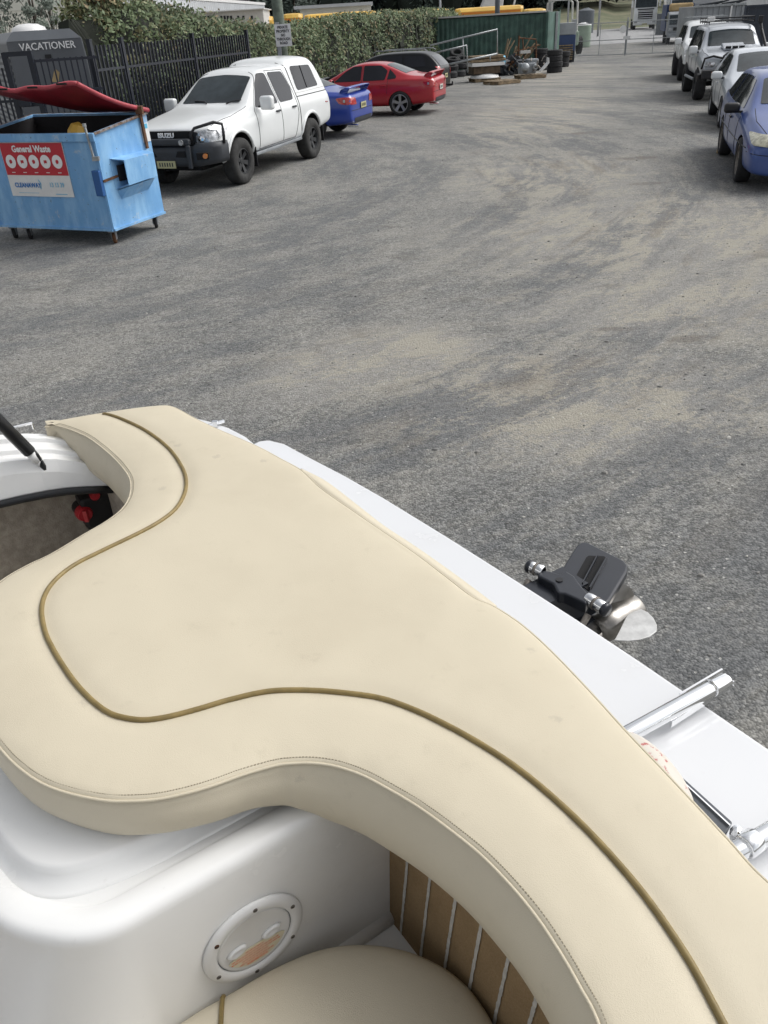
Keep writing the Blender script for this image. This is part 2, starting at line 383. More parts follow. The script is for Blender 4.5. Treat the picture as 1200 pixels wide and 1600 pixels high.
M = dict(
 white_paint=mat('white_paint', (.78, .80, .80), .28, 0, .05, 2, coat=.6),
 silver_paint=mat('silver_paint', (.50, .53, .57), .3, .35, .08, 2, coat=.5),
 silver_white=mat('pale_silver_paint', (.52, .555, .60), .3, .3, .06, 2, coat=.5),
 blue_paint=mat('blue_paint', (.02, .055, .34), .3, .1, .1, 2, coat=.6),
 slate_blue=mat('violet_blue_paint', (.045, .09, .29), .36, .15, .12, 3, coat=.5),
 red_paint=mat('red_paint', (.42, .012, .025), .3, 0, .1, 2, coat=.6),
 black_paint=mat('black_paint', (.008, .009, .011), .3, 0, .1, 2, coat=.15, spec=.3),
 dark_plastic=mat('dark_grey_plastic', (.035, .040, .048), .5, 0, .2, 6),
 black_plastic=mat('black_plastic', (.012, .012, .014), .5),
 glass=mat('tinted_glass', (.018, .020, .026), .08, 0, .3, 1.2, spec=.4),
 screen=mat('windscreen_glass', (.045, .058, .065), .10, 0, .5, 1.6, spec=.25),
 lamp=mat('lamp_lens', (.62, .64, .66), .12, .25, .55, 22, coat=1),
 old_lamp=mat('yellowed_lamp_lens', (.62, .60, .46), .22, .1, .45, 16, coat=.6),
 red_lamp=mat('red_lens', (.5, .02, .02), .15, 0, .3, 20, coat=1),
 orange_lamp=mat('orange_lens', (.6, .2, .03), .2, coat=.6),
 tyre=mat('tyre_rubber', (.028, .028, .030), .85, 0, .3, 12, bump=.3, bscale=40),
 tyre_dusty=mat('dusty_tyre_rubber', (.045, .045, .044), .9, 0, .4, 10, bump=.3, bscale=40),
 rim_black=mat('black_rim', (.03, .032, .035), .4),
 rim_silver=mat('silver_rim', (.42, .42, .42), .35, .6, .2, 8),
 rim_dirty=mat('dirty_rim', (.30, .27, .24), .5, .4, .5, 14),
 well=mat('wheel_well', (.008, .008, .009), .9),
 line=mat('panel_gap', (.02, .02, .022), .8),
 chrome=mat('chrome', (.88, .89, .90), .10, 1, .08, 20),
 steel=mat('galvanised_steel', (.42, .44, .45), .45, .6, .25, 14),
 grey_metal=mat('grey_metal', (.30, .32, .34), .5, .3, .2, 5),
 rim_rusty=mat('rusty_rim', (.30, .31, .32), .8, .2, 0, 9, c2=(.13, .065, .03)),
 rust=mat('rust', (.16, .075, .035), .9, 0, .5, 12),
 plate_y=mat('yellow_plate', (.46, .44, .24), .5), plate_w=mat('white_plate', (.6, .6, .55), .5),
 white=mat('white_plastic', (.78, .78, .77), .4, 0, .06, 8), offwhite=mat('off_white', (.62, .61, .58), .5, 0, .1, 6),
 text_white=mat('white_lettering', (.82, .82, .82), .5), text_black=mat('black_lettering', (.02, .02, .02), .6),
 text_blue=mat('blue_lettering', (.02, .18, .50), .5), text_lblue=mat('light_blue_lettering', (.10, .45, .68), .5), text_red=mat('red_lettering', (.75, .14, .04), .6),
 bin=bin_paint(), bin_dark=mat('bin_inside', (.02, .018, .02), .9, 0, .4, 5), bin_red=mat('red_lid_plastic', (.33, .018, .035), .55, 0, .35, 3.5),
 bin_red_lip=mat('faded_red_lip', (.50, .07, .09), .5, 0, .3, 5),
 sign_red=mat('sign_red', (.50, .02, .035), .5), blue_dark=mat('dark_blue_rubber', (.02, .10, .30), .5),
 fence=mat('powder_coated_black', (.014, .018, .028), .45, 0, .2, 4),
 wood=mat('weathered_timber', (.32, .24, .15), .85, 0, .45, 6, bump=.4), wood_dark=mat('dark_timber', (.12, .085, .055), .9, 0, .45, 6),
 pole_wood=mat('treated_pole', (.20, .245, .20), .9, 0, .4, 5, bump=.5, bscale=30),
 green_box=mat('container_green', (.085, .165, .135), .6, 0, .4, 2.2), cream=mat('cream_wall', (.76, .74, .65), .8, 0, .08, .5),
 grey_band=mat('grey_wall_band', (.60, .60, .53), .8, 0, .06, .5), roof_grey=mat('grey_roof_sheet', (.56, .58, .60), .5, .2, .1, .5),
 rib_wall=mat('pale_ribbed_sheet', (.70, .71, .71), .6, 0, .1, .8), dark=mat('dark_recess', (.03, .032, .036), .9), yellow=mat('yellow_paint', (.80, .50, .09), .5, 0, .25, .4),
 sandpile=mat('pile_of_sand', (.52, .38, .20), .95, 0, .3, 1.5, bump=.5, bscale=5),
 caravan_grey=mat('caravan_grey', (.125, .135, .15), .4, 0, .1, 2), caravan_light=mat('caravan_pale_grey', (.30, .32, .345), .4, 0, .1, 2),
 tank=mat('tank_green', (.30, .38, .30), .7, 0, .15, 2), tank_dark=mat('tank_slate', (.12, .135, .15), .7, 0, .15, 2),
 colorbond=mat('slate_sheet_fence', (.045, .055, .075), .6, 0, .15, 1), zinc=mat('zinc_sheet', (.36, .38, .40), .5, .3, .25, 1.2),
 navy=mat('navy_panel', (.03, .06, .16), .5, 0, .15, 1.5),
 vinyl=vinyl_mat('cream_vinyl', (.60, .538, .41)), vinyl_side=vinyl_mat('cream_vinyl_side', (.63, .57, .445)),
 piping=mat('olive_gold_piping', (.26, .19, .07), .5, 0, .25, 30), stitch=mat('stitching_thread', (.28, .24, .17), .9),
 gel=gelcoat_mat('white_gelcoat'), gel_in=gelcoat_mat('warm_white_gelcoat', (.83, .83, .815), .16),
 carpet=carpet_mat(), caulk=mat('pale_caulk_stripe', (.62, .60, .55), .9, 0, .2, 60), taupe=mat('taupe_lining', (.40, .355, .30), .95, 0, .3, 30, bump=.4, bscale=200),
 rubber=mat('black_rubber_trim', (.012, .013, .015), .35), drive=mat('outdrive_charcoal', (.022, .025, .033), .32, .1, .15, 8, coat=.2),
 bronze=mat('worn_steel_hub', (.40, .38, .35), .28, .85, .4, 14), blade=mat('polished_blade', (.60, .60, .59), .45, .3, .25, 20),
 red_knob=mat('red_switch', (.45, .02, .03), .35), sticker=mat('cream_sticker', (.70, .64, .48), .5),
 tread=mat('slate_step_tread', (.075, .085, .10), .5, 0, .2, 20),
 grass=mat('dry_grass', (.20, .19, .12), .95, 0, .4, .3, c2=(.11, .125, .07)), road=mat('pale_road', (.33, .33, .33), .9, 0, .1, 1),
 bark=mat('bark', (.13, .11, .09), .9, 0, .4, 5),
 hedge=leaf_mat('hedge_leaf', (.050, .076, .038), (.120, .155, .080), (.24, .19, .11)),
 shrub=leaf_mat('shrub_leaf', (.055, .070, .034), (.15, .16, .075), (.28, .19, .10)),
 gum=leaf_mat('gum_leaf', (.08, .10, .085), (.17, .20, .165)),
 wood_far=leaf_mat('far_tree_leaf', (.030, .044, .038), (.070, .090, .075)),
)
def buoy_mat():
    mt, t, b = newmat('buoy_white_worn_red')
    p = N(t, 'ShaderNodeNewGeometry').outputs['Position']
    a = noise_n(t, p, 55, 4, .7); c = mixc(t, smooth_n(t, a, .56, .66), (.60, .565, .50), (.42, .10, .09))
    t.links.new(c, b.inputs['Base Color']); b.inputs['Roughness'].default_value = .5; return mt
M['buoy'] = buoy_mat()

def text(s, name, m_, parent, loc, xdir, updir, size, thick=.002, sx=1.0, align='CENTER', world=False, bold=0):
    """real lettering: xdir is the reading direction, updir the up of the letters"""
    c = bpy.data.curves.new(name, 'FONT'); c.body = s; c.size = size; c.extrude = thick; c.align_x = align; c.align_y = 'CENTER'; c.offset = bold; c.resolution_u = 2
    o = bpy.data.objects.new(name, c); col.objects.link(o)
    dg = bpy.context.evaluated_depsgraph_get(); me = bpy.data.meshes.new_from_object(o.evaluated_get(dg)); bpy.data.objects.remove(o)
    x = Vector(xdir).normalized(); u = Vector(updir).normalized(); n = x.cross(u).normalized()
    me.transform(Matrix((x * sx, u, n)).transposed().to_4x4()); me.transform(Matrix.Translation(Vector(loc)))
    me.materials.clear()
    return link(name, me, m_, parent, world)

# ------------------------------------------------------------ ground, road, hill
gm = ground_mat()
mb = MB(); mb.add([(-400, -60, 0), (400, -60, 0), (400, 900, 0), (-400, 900, 0)], [(0, 1, 2, 3)])
tag(mb.build('ground', gm), kind='structure')
a, b_, c_, d_ = over(870, 84), over(1010, 78), over(1010, 92), over(860, 100)
mb = MB(); mb.add([(p.x * 1.0, p.y, .012) for p in (over(560, 76), over(1250, 72), over(1250, 128), over(560, 122))], [(0, 1, 2, 3)])
tag(mb.build('road', M['road']), kind='structure')
# grassy rise beyond the road
gv, gf = [], []
NX, NY = 40, 14
for j in range(NY):
    for i in range(NX):
        u = 500 + i * 21; D = 128 + j * 12
        p = over(u, D); hmax = 9.0 if u < 960 else 7.0
        z = hmax * min(1, j / 9) ** .8 * (.85 + .3 * noise.noise(Vector((i * .3, j * .3, 0)))) * max(0, min(1, (i) / 3)) * max(0, min(1, (NX - 1 - i) / 4)) - .02
        gv.append((p.x, p.y, z))
for j in range(NY - 1):
    for i in range(NX - 1):
        k = j * NX + i; gf.append((k, k + 1, k + NX + 1, k + NX))
me = bpy.data.meshes.new('hill'); me.from_pydata(gv, [], gf); me.update()
tag(link('hill', me, M['grass'], smooth=True), kind='structure')

# ------------------------------------------------------------ foliage
def leaves(mbv, mbf, c, n, r, size, rnd, flat=1.0):
    for _ in range(n):
        while True:
            d = Vector((rnd.uniform(-1, 1), rnd.uniform(-1, 1), rnd.uniform(-1, 1)))
            if d.length <= 1: break
        d = d * (0.55 + .45 * rnd.random()) if d.length > .3 else d
        p = Vector(c) + Vector((d.x * r, d.y * r, d.z * r * flat))
        a = Vector((rnd.gauss(0, 1), rnd.gauss(0, 1), rnd.gauss(0, 1))).normalized(); b = a.orthogonal().normalized()
        s = size * rnd.uniform(.6, 1.3); k = len(mbv)
        mbv += [p - a * s, p + b * s * .45, p + a * s, p - b * s * .45]; mbf.append((k, k + 1, k + 2, k + 3))
def mesh_from(name, v, f):
    me = bpy.data.meshes.new(name); me.from_pydata([tuple(p) for p in v], [], f); me.update(); return me
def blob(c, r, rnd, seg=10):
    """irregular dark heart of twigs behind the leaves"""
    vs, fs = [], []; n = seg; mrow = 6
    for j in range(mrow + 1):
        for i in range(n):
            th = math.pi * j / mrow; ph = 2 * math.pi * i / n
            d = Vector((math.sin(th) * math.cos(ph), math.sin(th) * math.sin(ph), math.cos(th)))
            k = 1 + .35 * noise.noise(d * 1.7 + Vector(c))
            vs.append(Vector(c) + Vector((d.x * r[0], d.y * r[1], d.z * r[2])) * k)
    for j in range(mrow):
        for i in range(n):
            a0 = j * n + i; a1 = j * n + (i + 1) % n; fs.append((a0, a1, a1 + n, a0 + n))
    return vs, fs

def hedge():
    rnd = random.Random(3)
    path = [(*over(u, D)[:2], h) for u, D, h in ((128, 18.4, 2.9), (200, 19.7, 3.0), (290, 22.7, 2.88), (372, 26.8, 2.52), (430, 31.5, 2.45), (490, 36.5, 2.62), (560, 41.5, 2.72), (640, 47, 2.78), (705, 52, 2.72))]
    sp = spline(path, 12); v, f = [], []
    cv, cf = [], []
    for i in range(0, len(sp) - 1):
        x, y, h = sp[i]; x2, y2, _ = sp[i + 1]
        d = Vector((x2 - x, y2 - y, 0)); L = d.length; d.normalize(); nrm = Vector((d.y, -d.x, 0))
        near = y < 29
        hh = h + .16 * noise.noise(Vector((x * .9, y * .9, 0))) + .12 * noise.noise(Vector((x * 3, y * 3, 4)))
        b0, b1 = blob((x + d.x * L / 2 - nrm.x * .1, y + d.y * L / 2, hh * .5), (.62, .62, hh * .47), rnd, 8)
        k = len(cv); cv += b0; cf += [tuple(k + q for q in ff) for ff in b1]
        n = int(L * (1050 if near else 700))
        for _ in range(n):
            t = rnd.random(); z = rnd.random() ** .75 * hh
            bulge = .60 + .38 * noise.noise(Vector((x * 1.2 + t, y * 1.2, z * 1.5)))
            if z > hh - .35: bulge *= .55 + .45 * math.sqrt(max(0, (hh - z) / .35))
            side = bulge * (1 - .35 * rnd.random() ** 2)
            if rnd.random() < .28: side = rnd.uniform(-bulge, bulge); z = hh - .05 + rnd.uniform(-.18, .14)
            p = Vector((x, y, z)) + d * (t * L) + nrm * side
            a = Vector((rnd.gauss(0, 1), rnd.gauss(0, 1), rnd.gauss(0, 1))).normalized(); b = a.orthogonal().normalized()
            s = rnd.uniform(.030, .065) if near else rnd.uniform(.045, .09); kk = len(v)
            v += [p - a * s, p + b * s * .5, p + a * s, p - b * s * .5]; f.append((kk, kk + 1, kk + 2, kk + 3))
    root = empty('hedge', (-4.8, 29, 0), 0, 'long dense clipped green hedge running from the black fence to the green container', 'hedge')
    link('foliage', mesh_from('foliage', v, f), M['hedge'], root, True)
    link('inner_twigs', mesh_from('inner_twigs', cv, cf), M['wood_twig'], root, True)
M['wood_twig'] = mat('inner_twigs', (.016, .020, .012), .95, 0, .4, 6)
hedge()

def tree(name, p, h, r, n, leaf, m_, label, cat='tree', group=None, trunk_r=.12, clumps=14, seed=1, low=.25):
    rnd = random.Random(seed); root = empty(name, p, 0, label, cat, group)
    b = MB(); top = Vector((rnd.uniform(-.2, .2), rnd.uniform(-.2, .2), h * .8))
    b.tube([(0, 0, -.05), (top.x * .3, top.y * .3, h * .3), top * .7, top], [trunk_r, trunk_r * .75, trunk_r * .45, trunk_r * .15], 7)
    v, f = [], []
    for k in range(clumps):
        z = h * (low + (1 - low) * (k + .5) / clumps); w_ = r * math.sin(math.pi * min(.97, (.22 + .70 * (z / h)))) ** .7
        a = k * 2.4 + rnd.random(); rr = w_ * rnd.uniform(.25, .8)
        c = Vector((math.cos(a) * rr, math.sin(a) * rr, z))
        b.tube([Vector((0, 0, z * .6)), c * .6 + Vector((0, 0, z * .3)), c], [trunk_r * .35, trunk_r * .25, trunk_r * .08], 5)
        leaves(v, f, c, n // clumps, r * rnd.uniform(.32, .52), leaf, rnd, .8)
    b.build('trunk', M['bark'], root, smooth=True)
    link('crown', mesh_from('crown', v, f), m_, root)
    return root
tree('shrub', over(165, 19.2), 3.9, .95, 12000, .055, M['shrub'], 'tall bushy shrub with brownish new leaves standing above the hedge behind the black fence', 'shrub', None, .07, 24, 5, .12)
tree('shrub', over(236, 21), 3.05, 1.1, 8000, .05, M['shrub'], 'lower rounded shrub just right of the tallest shrub behind the black fence', 'shrub', None, .06, 16, 15, .12)
tree('gum_tree', over(62, 44), 6.2, 1.15, 2200, .085, M['gum'], 'thin grey green gum tree left of its twin in front of the cream warehouse', 'tree', 'gum trees in front of the warehouse', .07, 16, 6)
tree('gum_tree', over(88, 46), 6.6, 1.05, 2200, .085, M['gum'], 'thin grey green gum tree nearest the shrub in front of the cream warehouse', 'tree', 'gum trees in front of the warehouse', .07, 16, 8)
tree('gum_tree', over(12, 44), 4.4, 1.0, 1200, .085, M['gum'], 'short sparse gum tree at the far left above the caravan roof', 'tree', 'gum trees in front of the warehouse', .07, 12, 9)
tree('shrub', over(100, 40), 2.65, 1.3, 2600, .07, M['shrub'], 'low yellow green bush between the caravan roof and the gum trees', 'shrub', None, .06, 14, 12, .15)
for i, (u, D, h, lab) in enumerate([(372, 150, 15, 'slim dark tree over the roof end of the warehouse'), (402, 155, 14.5, 'dark round tree beside its slimmer neighbour above the warehouse roof'), (425, 118, 7.5, 'dark tree just left of the wooden power pole'), (462, 118, 9, 'dark tree right behind the wooden power pole')]):
    tree('far_tree', over(u, D), h, 3.6, 2200, .35, M['wood_far'], lab, 'tree', None, .25, 12, 30 + i)
# far woodland: a mass nobody could count
rnd = random.Random(11); v, f = [], []; cv, cf = [], []
for i in range(170):
    u = 452 + rnd.random() * 500 if i < 140 else 930 + rnd.random() * 290
    D = rnd.uniform(150, 175) if i % 2 else rnd.uniform(185, 235)
    p = over(u, D); base = 4 if u > 900 else 2; hh = rnd.uniform(8, 13) + (4 if u < 900 else 3)
    for k in range(4):
        c = p + Vector((rnd.uniform(-2, 2), rnd.uniform(-2, 2), base + (k + .6) * hh / 4))
        leaves(v, f, c, 170, 3.2, .42, rnd, .8)
    b0, b1 = blob(p + Vector((0, 0, base + hh * .5)), (2.5, 2.5, hh * .46), rnd, 8)
    k = len(cv); cv += b0; cf += [tuple(k + q for q in ff) for ff in b1]
root = empty('woodland', over(700, 170)); tag(root, 'distant dark woodland rising behind the yards', 'woodland'); root['kind'] = 'stuff'
o1 = link('foliage', mesh_from('foliage', v, f), M['wood_far'], root, True)
o2 = link('inner_twigs', mesh_from('inner_twigs', cv, cf), mat('far_twigs', (.018, .026, .021), .95), root, True)

# ------------------------------------------------------------ fence on the left
def fence_panel(b, p0, p1, h, n, gap_bottom=.08, rails=(.18, .52, 1.0), ps=.025, base=0):
    p0 = Vector(p0); p1 = Vector(p1); d = (p1 - p0).normalized()
    for k in range(n):
        p = p0 + (p1 - p0) * ((k + .5) / n)
        b.box((p.x, p.y, base + (h + gap_bottom) / 2), (ps, ps, h - gap_bottom), Matrix.Rotation(math.atan2(d.y, d.x), 3, 'Z'))
    for zr in rails:
        b.beam((p0.x, p0.y, base + zr), (p1.x, p1.y, base + zr), .04, .04)
_f = [over(188, 17.3), over(299, 20.2), over(384, 23.05)]; FP = [_f[0].lerp(_f[1], -.36)] + _f
print('fence', FP)
root = empty('security_fence', FP[1], 0, 'black steel paling fence in front of the hedge behind the white pickup', 'fence')
for i in range(3):
    b = MB(); fence_panel(b, FP[i], FP[i + 1], 2.36, 22 if i else 8, ps=.034, rails=(.25, 1.98)); b.build('fence_panel', M['fence'], root, True)
for i, p in enumerate(FP):
    b = MB(); b.box((p.x, p.y, 1.22), (.075, .075, 2.44), Matrix.Rotation(R(73), 3, 'Z')); b.box((p.x, p.y, 2.45), (.085, .085, .02), Matrix.Rotation(R(73), 3, 'Z')); b.build('fence_post', M['fence'], root, True)
g0, g1, g2 = over(-75, 15.6), over(24, 15.6), over(146, 15.9)
root = empty('yard_gate', g1, 0, 'black steel paling gate with a heavy latch frame in front of the grey caravan', 'gate')
hg = 2.22
b = MB(); fence_panel(b, g0, g1 - Vector((.28, 0, 0)), 2.12, 9, rails=(.25, 1.62)); b.build('gate_leaf', M['fence'], root, True)
b = MB(); fence_panel(b, g1 + Vector((.2, 0, 0)), g2, hg, 11, rails=(.25, 1.72, hg - .03)); b.build('gate_leaf', M['fence'], root, True)
b = MB()
for dx in (-.22, .2): b.box((g1.x + dx, g1.y, 1.17), (.085, .085, 2.34))
b.box((g1.x, g1.y, 2.31), (.46, .08, .07)); b.box((g1.x, g1.y, 1.55), (.46, .07, .06)); b.box((g1.x, g1.y, .9), (.46, .07, .06))
b.build('gate_frame', M['fence'], root, True)
b = MB(); b.box((g1.x - .05, g1.y - .06, 1.66), (.2, .12, .26)); b.box((g1.x + .08, g1.y - .09, 1.78), (.07, .1, .12)); b.build('latch', M['fence'], root, True, bev=.01)

# ------------------------------------------------------------ caravan behind the gate
cp = over(60, 17.2)
def caravan():
    L0, R0 = over(6, 17.4), over(131, 17.6)
    ztop, zshoulder = hz(55, 47.5, 17.5), hz(60, 63, 17.5)
    x0, x1, y0 = L0.x, R0.x, 17.5
    root = empty('caravan', ((x0 + x1) / 2, y0, 0), 0, 'dark grey caravan with white roof hatch parked behind the black gate', 'caravan')
    # body: side profile across the tail (corner chamfered top), long body going away to the left
    ax = Vector((-.45, .89, 0)).normalized(); wdt = Vector((.995, .07, 0)).normalized(); W = x1 - x0
    O = Vector((x0, y0, 0))
    def P(wv, z, l): q = O + wdt * wv + ax * l; return Vector((q.x, q.y, z))
    prof = [(0, .45), (W, .45), (W + .0, zshoulder - .3), (W - .02, zshoulder), (W - .2, ztop), (.18, ztop), (0.02, zshoulder)]
    b = MB(); b.loft([[P(w_, z, 0) for w_, z in prof], [P(w_, z, 5.4) for w_, z in prof]]); b.build('body', M['caravan_grey'], root, True, bev=.03)
    b = MB(); q = [P(.03, zshoulder + .005, -.012), P(W - .03, zshoulder + .005, -.012), P(W - .21, ztop, -.012), P(.19, ztop, -.012)]
    b.loft([q, [p + ax * .02 for p in q]]); b.build('upper_band', M['caravan_light'], root, True)
    b = MB()
    for k in range(16):
        z = .7 + k * (ztop - .95) / 16
        b.beam(P(-.012, z, .04), P(-.012, z, 5.3), .02, .06)
    b.build('ribbed_side', M['zinc'], root, True)
    b = MB(); b.lathe([(0.001, .13), (.18, .115), (.30, .06), (.33, 0)], P(W * .42, ztop, .8), (0, 0, 1), 20, closed=False); b.build('roof_hatch', M['white'], root, True, smooth=True)
    b = MB(); b.box(P(W * .50, 2.22, -.02), (.1, .05, .07)); b.build('camera_dome', M['black_plastic'], root, True)
    text('VACATIONER', 'lettering', M['text_white'], root, P(W * .52, zshoulder - .10, -.035), wdt, (0, 0, 1), .165, .006, 1.0, world=True, bold=.0015)
    b = MB(); b.prism([(0, 0), (.12, .0), (.10, .16), (.02, .22)], 0, .01)
    b = MB(); s = [P(W * .45, 1.55, -.012), P(W * .72, 1.55, -.012), P(W * .70, 1.68, -.012), P(W * .52, 1.70, -.012)]; b.loft([s, [p + ax * .01 for p in s]]); b.build('red_decal', M['sign_red'], root, True)
    b = MB(); s = [P(W * .47, 1.80, -.012), P(W * .56, 1.79, -.012), P(W * .60, 1.95, -.012), P(W * .55, 2.02, -.012)]; b.loft([s, [p + ax * .01 for p in s]]); b.build('pale_decal', M['sandpile'], root, True)
    for sgn in (0.12, W - .12):
        b = MB(); b.disc(P(sgn, .36, 2.6) - wdt * .1, wdt, .36, .2, 20); b.build('wheel', M['tyre'], root, True, smooth=False)
caravan()

# ------------------------------------------------------------ power pole and sign
pp = over(437, 27.5)
b = MB(); b.tube([pp + Vector((.04, 0, -.1)), pp + Vector((0, 0, 3)), pp + Vector((-.05, 0, 8.5))], [.165, .155, .12], 16)
tag(b.build('power_pole', M['pole_wood'], smooth=True), 'weathered greenish wooden power pole behind the white pickup', 'pole')
sp_ = over(441, 26.9) + Vector((-.14, 0, 0))
z0, z1 = hz(445, 72.5, 26.7), hz(440, 37.5, 26.7)
root = empty('warning_sign', sp_, 0, 'white notice board on a thin steel post fixed beside the wooden power pole', 'sign')
b = MB(); b.box((sp_.x, sp_.y, 1.3), (.11, .06, 2.6)); b.build('post', M['steel'], root, True)
cx = over(441.5, 26.8); w2 = .23
b = MB(); b.box((cx.x, 26.8, (z0 + z1) / 2), (w2 * 2, .012, z1 - z0)); b.build('board', M['white'], root, True)
for k, s in enumerate(['PRIVATE', 'PROPERTY', 'NO', 'THROUGH', 'ROAD']):
    text(s, 'lettering', M['text_black'], root, (cx.x, 26.79, z1 - (k + .85) * (z1 - z0) / 5.7), (1, 0, 0), (0, 0, 1), .095, .001, .82, world=True, bold=.003)

# ------------------------------------------------------------ waste bin
P0 = at(178, 361, .19)
ex = Vector((-1.59, .49, 0)).normalized(); ey = Vector((.34, 1.11, 0)).normalized()
ey = Vector((ex.y, -ex.x, 0)); ey = ey if ey.y > 0 else -ey
BW = 2.04; _e = at(257, 333, .19) - P0; BD = _e.length; ey = _e.normalized(); ex = Vector((-ey.y, ey.x, 0)); ex = ex if ex.x < 0 else -ex
def bp(x, y, z): q = P0 + ex * x + ey * y; return Vector((q.x, q.y, z))
def proj(P):
    d = Vector(P) - EYE; z = d.dot(fw); return (600 + FPX * d.dot(rt) / z, 800 - FPX * d.dot(up) / z)
def solve_z(x, y, vt):
    lo, hi = .2, 2.2
    for _ in range(40):
        mid = (lo + hi) / 2
        if proj(bp(x, y, mid))[1] > vt: lo = mid
        else: hi = mid
    return lo
ZT = solve_z(0, 0, 208)
print('bin top', ZT, 'rear corner', proj(bp(0, BD, ZT)), proj(bp(0, BD, .19)), 'want (228,172) (257,333)')
root = empty('waste_bin', (P0.x, P0.y, 0), 0, 'big pale blue steel waste bin with its warped red lid lifted', 'waste bin')
b = MB(); t_ = .02
zb = .19
outer = [(0, 0), (BW, 0), (BW, BD), (0, BD)]; inner = [(t_, t_), (BW - t_, t_), (BW - t_, BD - t_), (t_, BD - t_)]
ZR = ZT + .13
def zt(y): return ZT + (ZR - ZT) * y / BD
rings = [[bp(x, y, zb) for x, y in outer], [bp(x, y, zt(y)) for x, y in outer], [bp(x, y, zt(y)) for x, y in inner], [bp(x, y, zb + .05) for x, y in inner]]
b.loft(rings); b.build('body', M['bin'], root, True)
b = MB(); i2 = [(.024, .024), (BW - .024, .024), (BW - .024, BD - .024), (.024, BD - .024)]
b.loft([[bp(x, y, zt(y) - .03) for x, y in i2], [bp(x, y, zb + .06) for x, y in i2]], cap=False); b.add([bp(x, y, zb + .06) for x, y in i2], [(0, 1, 2, 3)]); b.build('lining', M['bin_dark'], root, True)
b = MB(); b.beam(bp(-.03, -.02, ZT - .05), bp(BW + .03, -.02, ZT - .05), .04, .1); b.build('front_lip', M['bin'], root, True, bev=.008)
b = MB()
for (x0_, y0_, x1_, y1_) in ((-.015, 0, -.015, BD), (BW + .015, 0, BW + .015, BD), (0, BD + .015, BW, BD + .015)):
    b.beam(bp(x0_, y0_, zt(y0_) - .012), bp(x1_, y1_, zt(y1_) - .012), .03, .03)
b.build('rim', M['rim_rusty'], root, True, bev=.004)
b = MB()
for x in (0.0, BW): b.beam(bp(x, .0, zb + .02), bp(x, .0, ZT - .1), .025, .025, (1, 0, 0))
b.beam(bp(-.012, 0, zb + .012), bp(-.012, BD, zb + .012), .03, .03); b.beam(bp(0, -.012, zb + .012), bp(BW, -.012, zb + .012), .03, .03)
b.build('edge_weld', M['bin'], root, True)
# fork pocket on the side
zp = ZT
b = MB(); fz0, fz1 = zb + .52, zb + .86
b.loft([[bp(0, .22, fz0 - .02), bp(-.17, .30, fz0 + .02), bp(-.17, .30, fz1), bp(0, .22, fz1 + .03)], [bp(0, 1.04, fz0 + .02), bp(-.17, .96, fz0 + .04), bp(-.17, .96, fz1), bp(0, 1.04, fz1 + .03)]], cap=False)
b.loft([[bp(0, .23, fz0 - .015), bp(-.16, .31, fz0 + .03), bp(-.16, .31, fz1 - .012), bp(0, .23, fz1 + .018)], [bp(0, 1.03, fz0 + .025), bp(-.16, .95, fz0 + .05), bp(-.16, .95, fz1 - .012), bp(0, 1.03, fz1 + .018)]], cap=False)
o = b.build('fork_pocket', M['bin'], root, True)
s_ = o.modifiers.new('solid', 'SOLIDIFY'); s_.thickness = .008
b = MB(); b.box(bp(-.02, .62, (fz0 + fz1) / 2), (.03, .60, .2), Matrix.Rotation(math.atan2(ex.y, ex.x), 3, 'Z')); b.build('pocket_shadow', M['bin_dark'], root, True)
b = MB(); b.loft([[bp(0, .25, fz0 - .04), bp(-.14, .33, fz0), bp(0, .30, fz0 - .16)], [bp(0, .95, fz0 - .01), bp(-.14, .93, fz0 + .02), bp(0, .92, fz0 - .14)]]); b.build('pocket_gusset', M['bin'], root, True)
b = MB(); b.box(bp(.05, -.035, zb + .62), (.12, .06, .32), Matrix.Rotation(math.atan2(ex.y, ex.x), 3, 'Z')); b.build('bumper_pad', M['blue_dark'], root, True, bev=.01)
b = MB(); b.beam(bp(-.012, -.01, zb + .64), bp(-.012, .30, zb + .66), .02, .03); b.build('hinge_pin', M['rust'], root, True)
# latch and bracket
b = MB(); b.beam(bp(.06, -.05, ZT + .11), bp(.03, -.045, ZT - .28), .025, .02, ey); b.tube([bp(.06, -.05, ZT + .12), bp(.06, -.05, ZT + .08)], .025, 10); b.box(bp(.0, -.04, ZT - .30), (.09, .06, .05)); b.build('lid_latch', M['steel'], root, True)
b = MB(); b.beam(bp(-.03, BD - .17, ZT + .2), bp(-.03, BD - .15, ZT - .32), .05, .02, ex); b.box(bp(-.03, BD - .17, ZT + .17), (.09, .1, .1)); b.build('hinge_bracket', M['rust'], root, True)
b = MB(); b.box(bp(-.008, BD - .1, ZT - .12), (.006, .17, .24), Matrix.Rotation(math.atan2(ex.y, ex.x), 3, 'Z')); b.build('side_sticker', M['white'], root, True)
b = MB(); b.box(bp(-.012, BD - .1, ZT - .04), (.004, .12, .06), Matrix.Rotation(math.atan2(ex.y, ex.x), 3, 'Z')); b.build('sticker_band', M['text_lblue'], root, True)
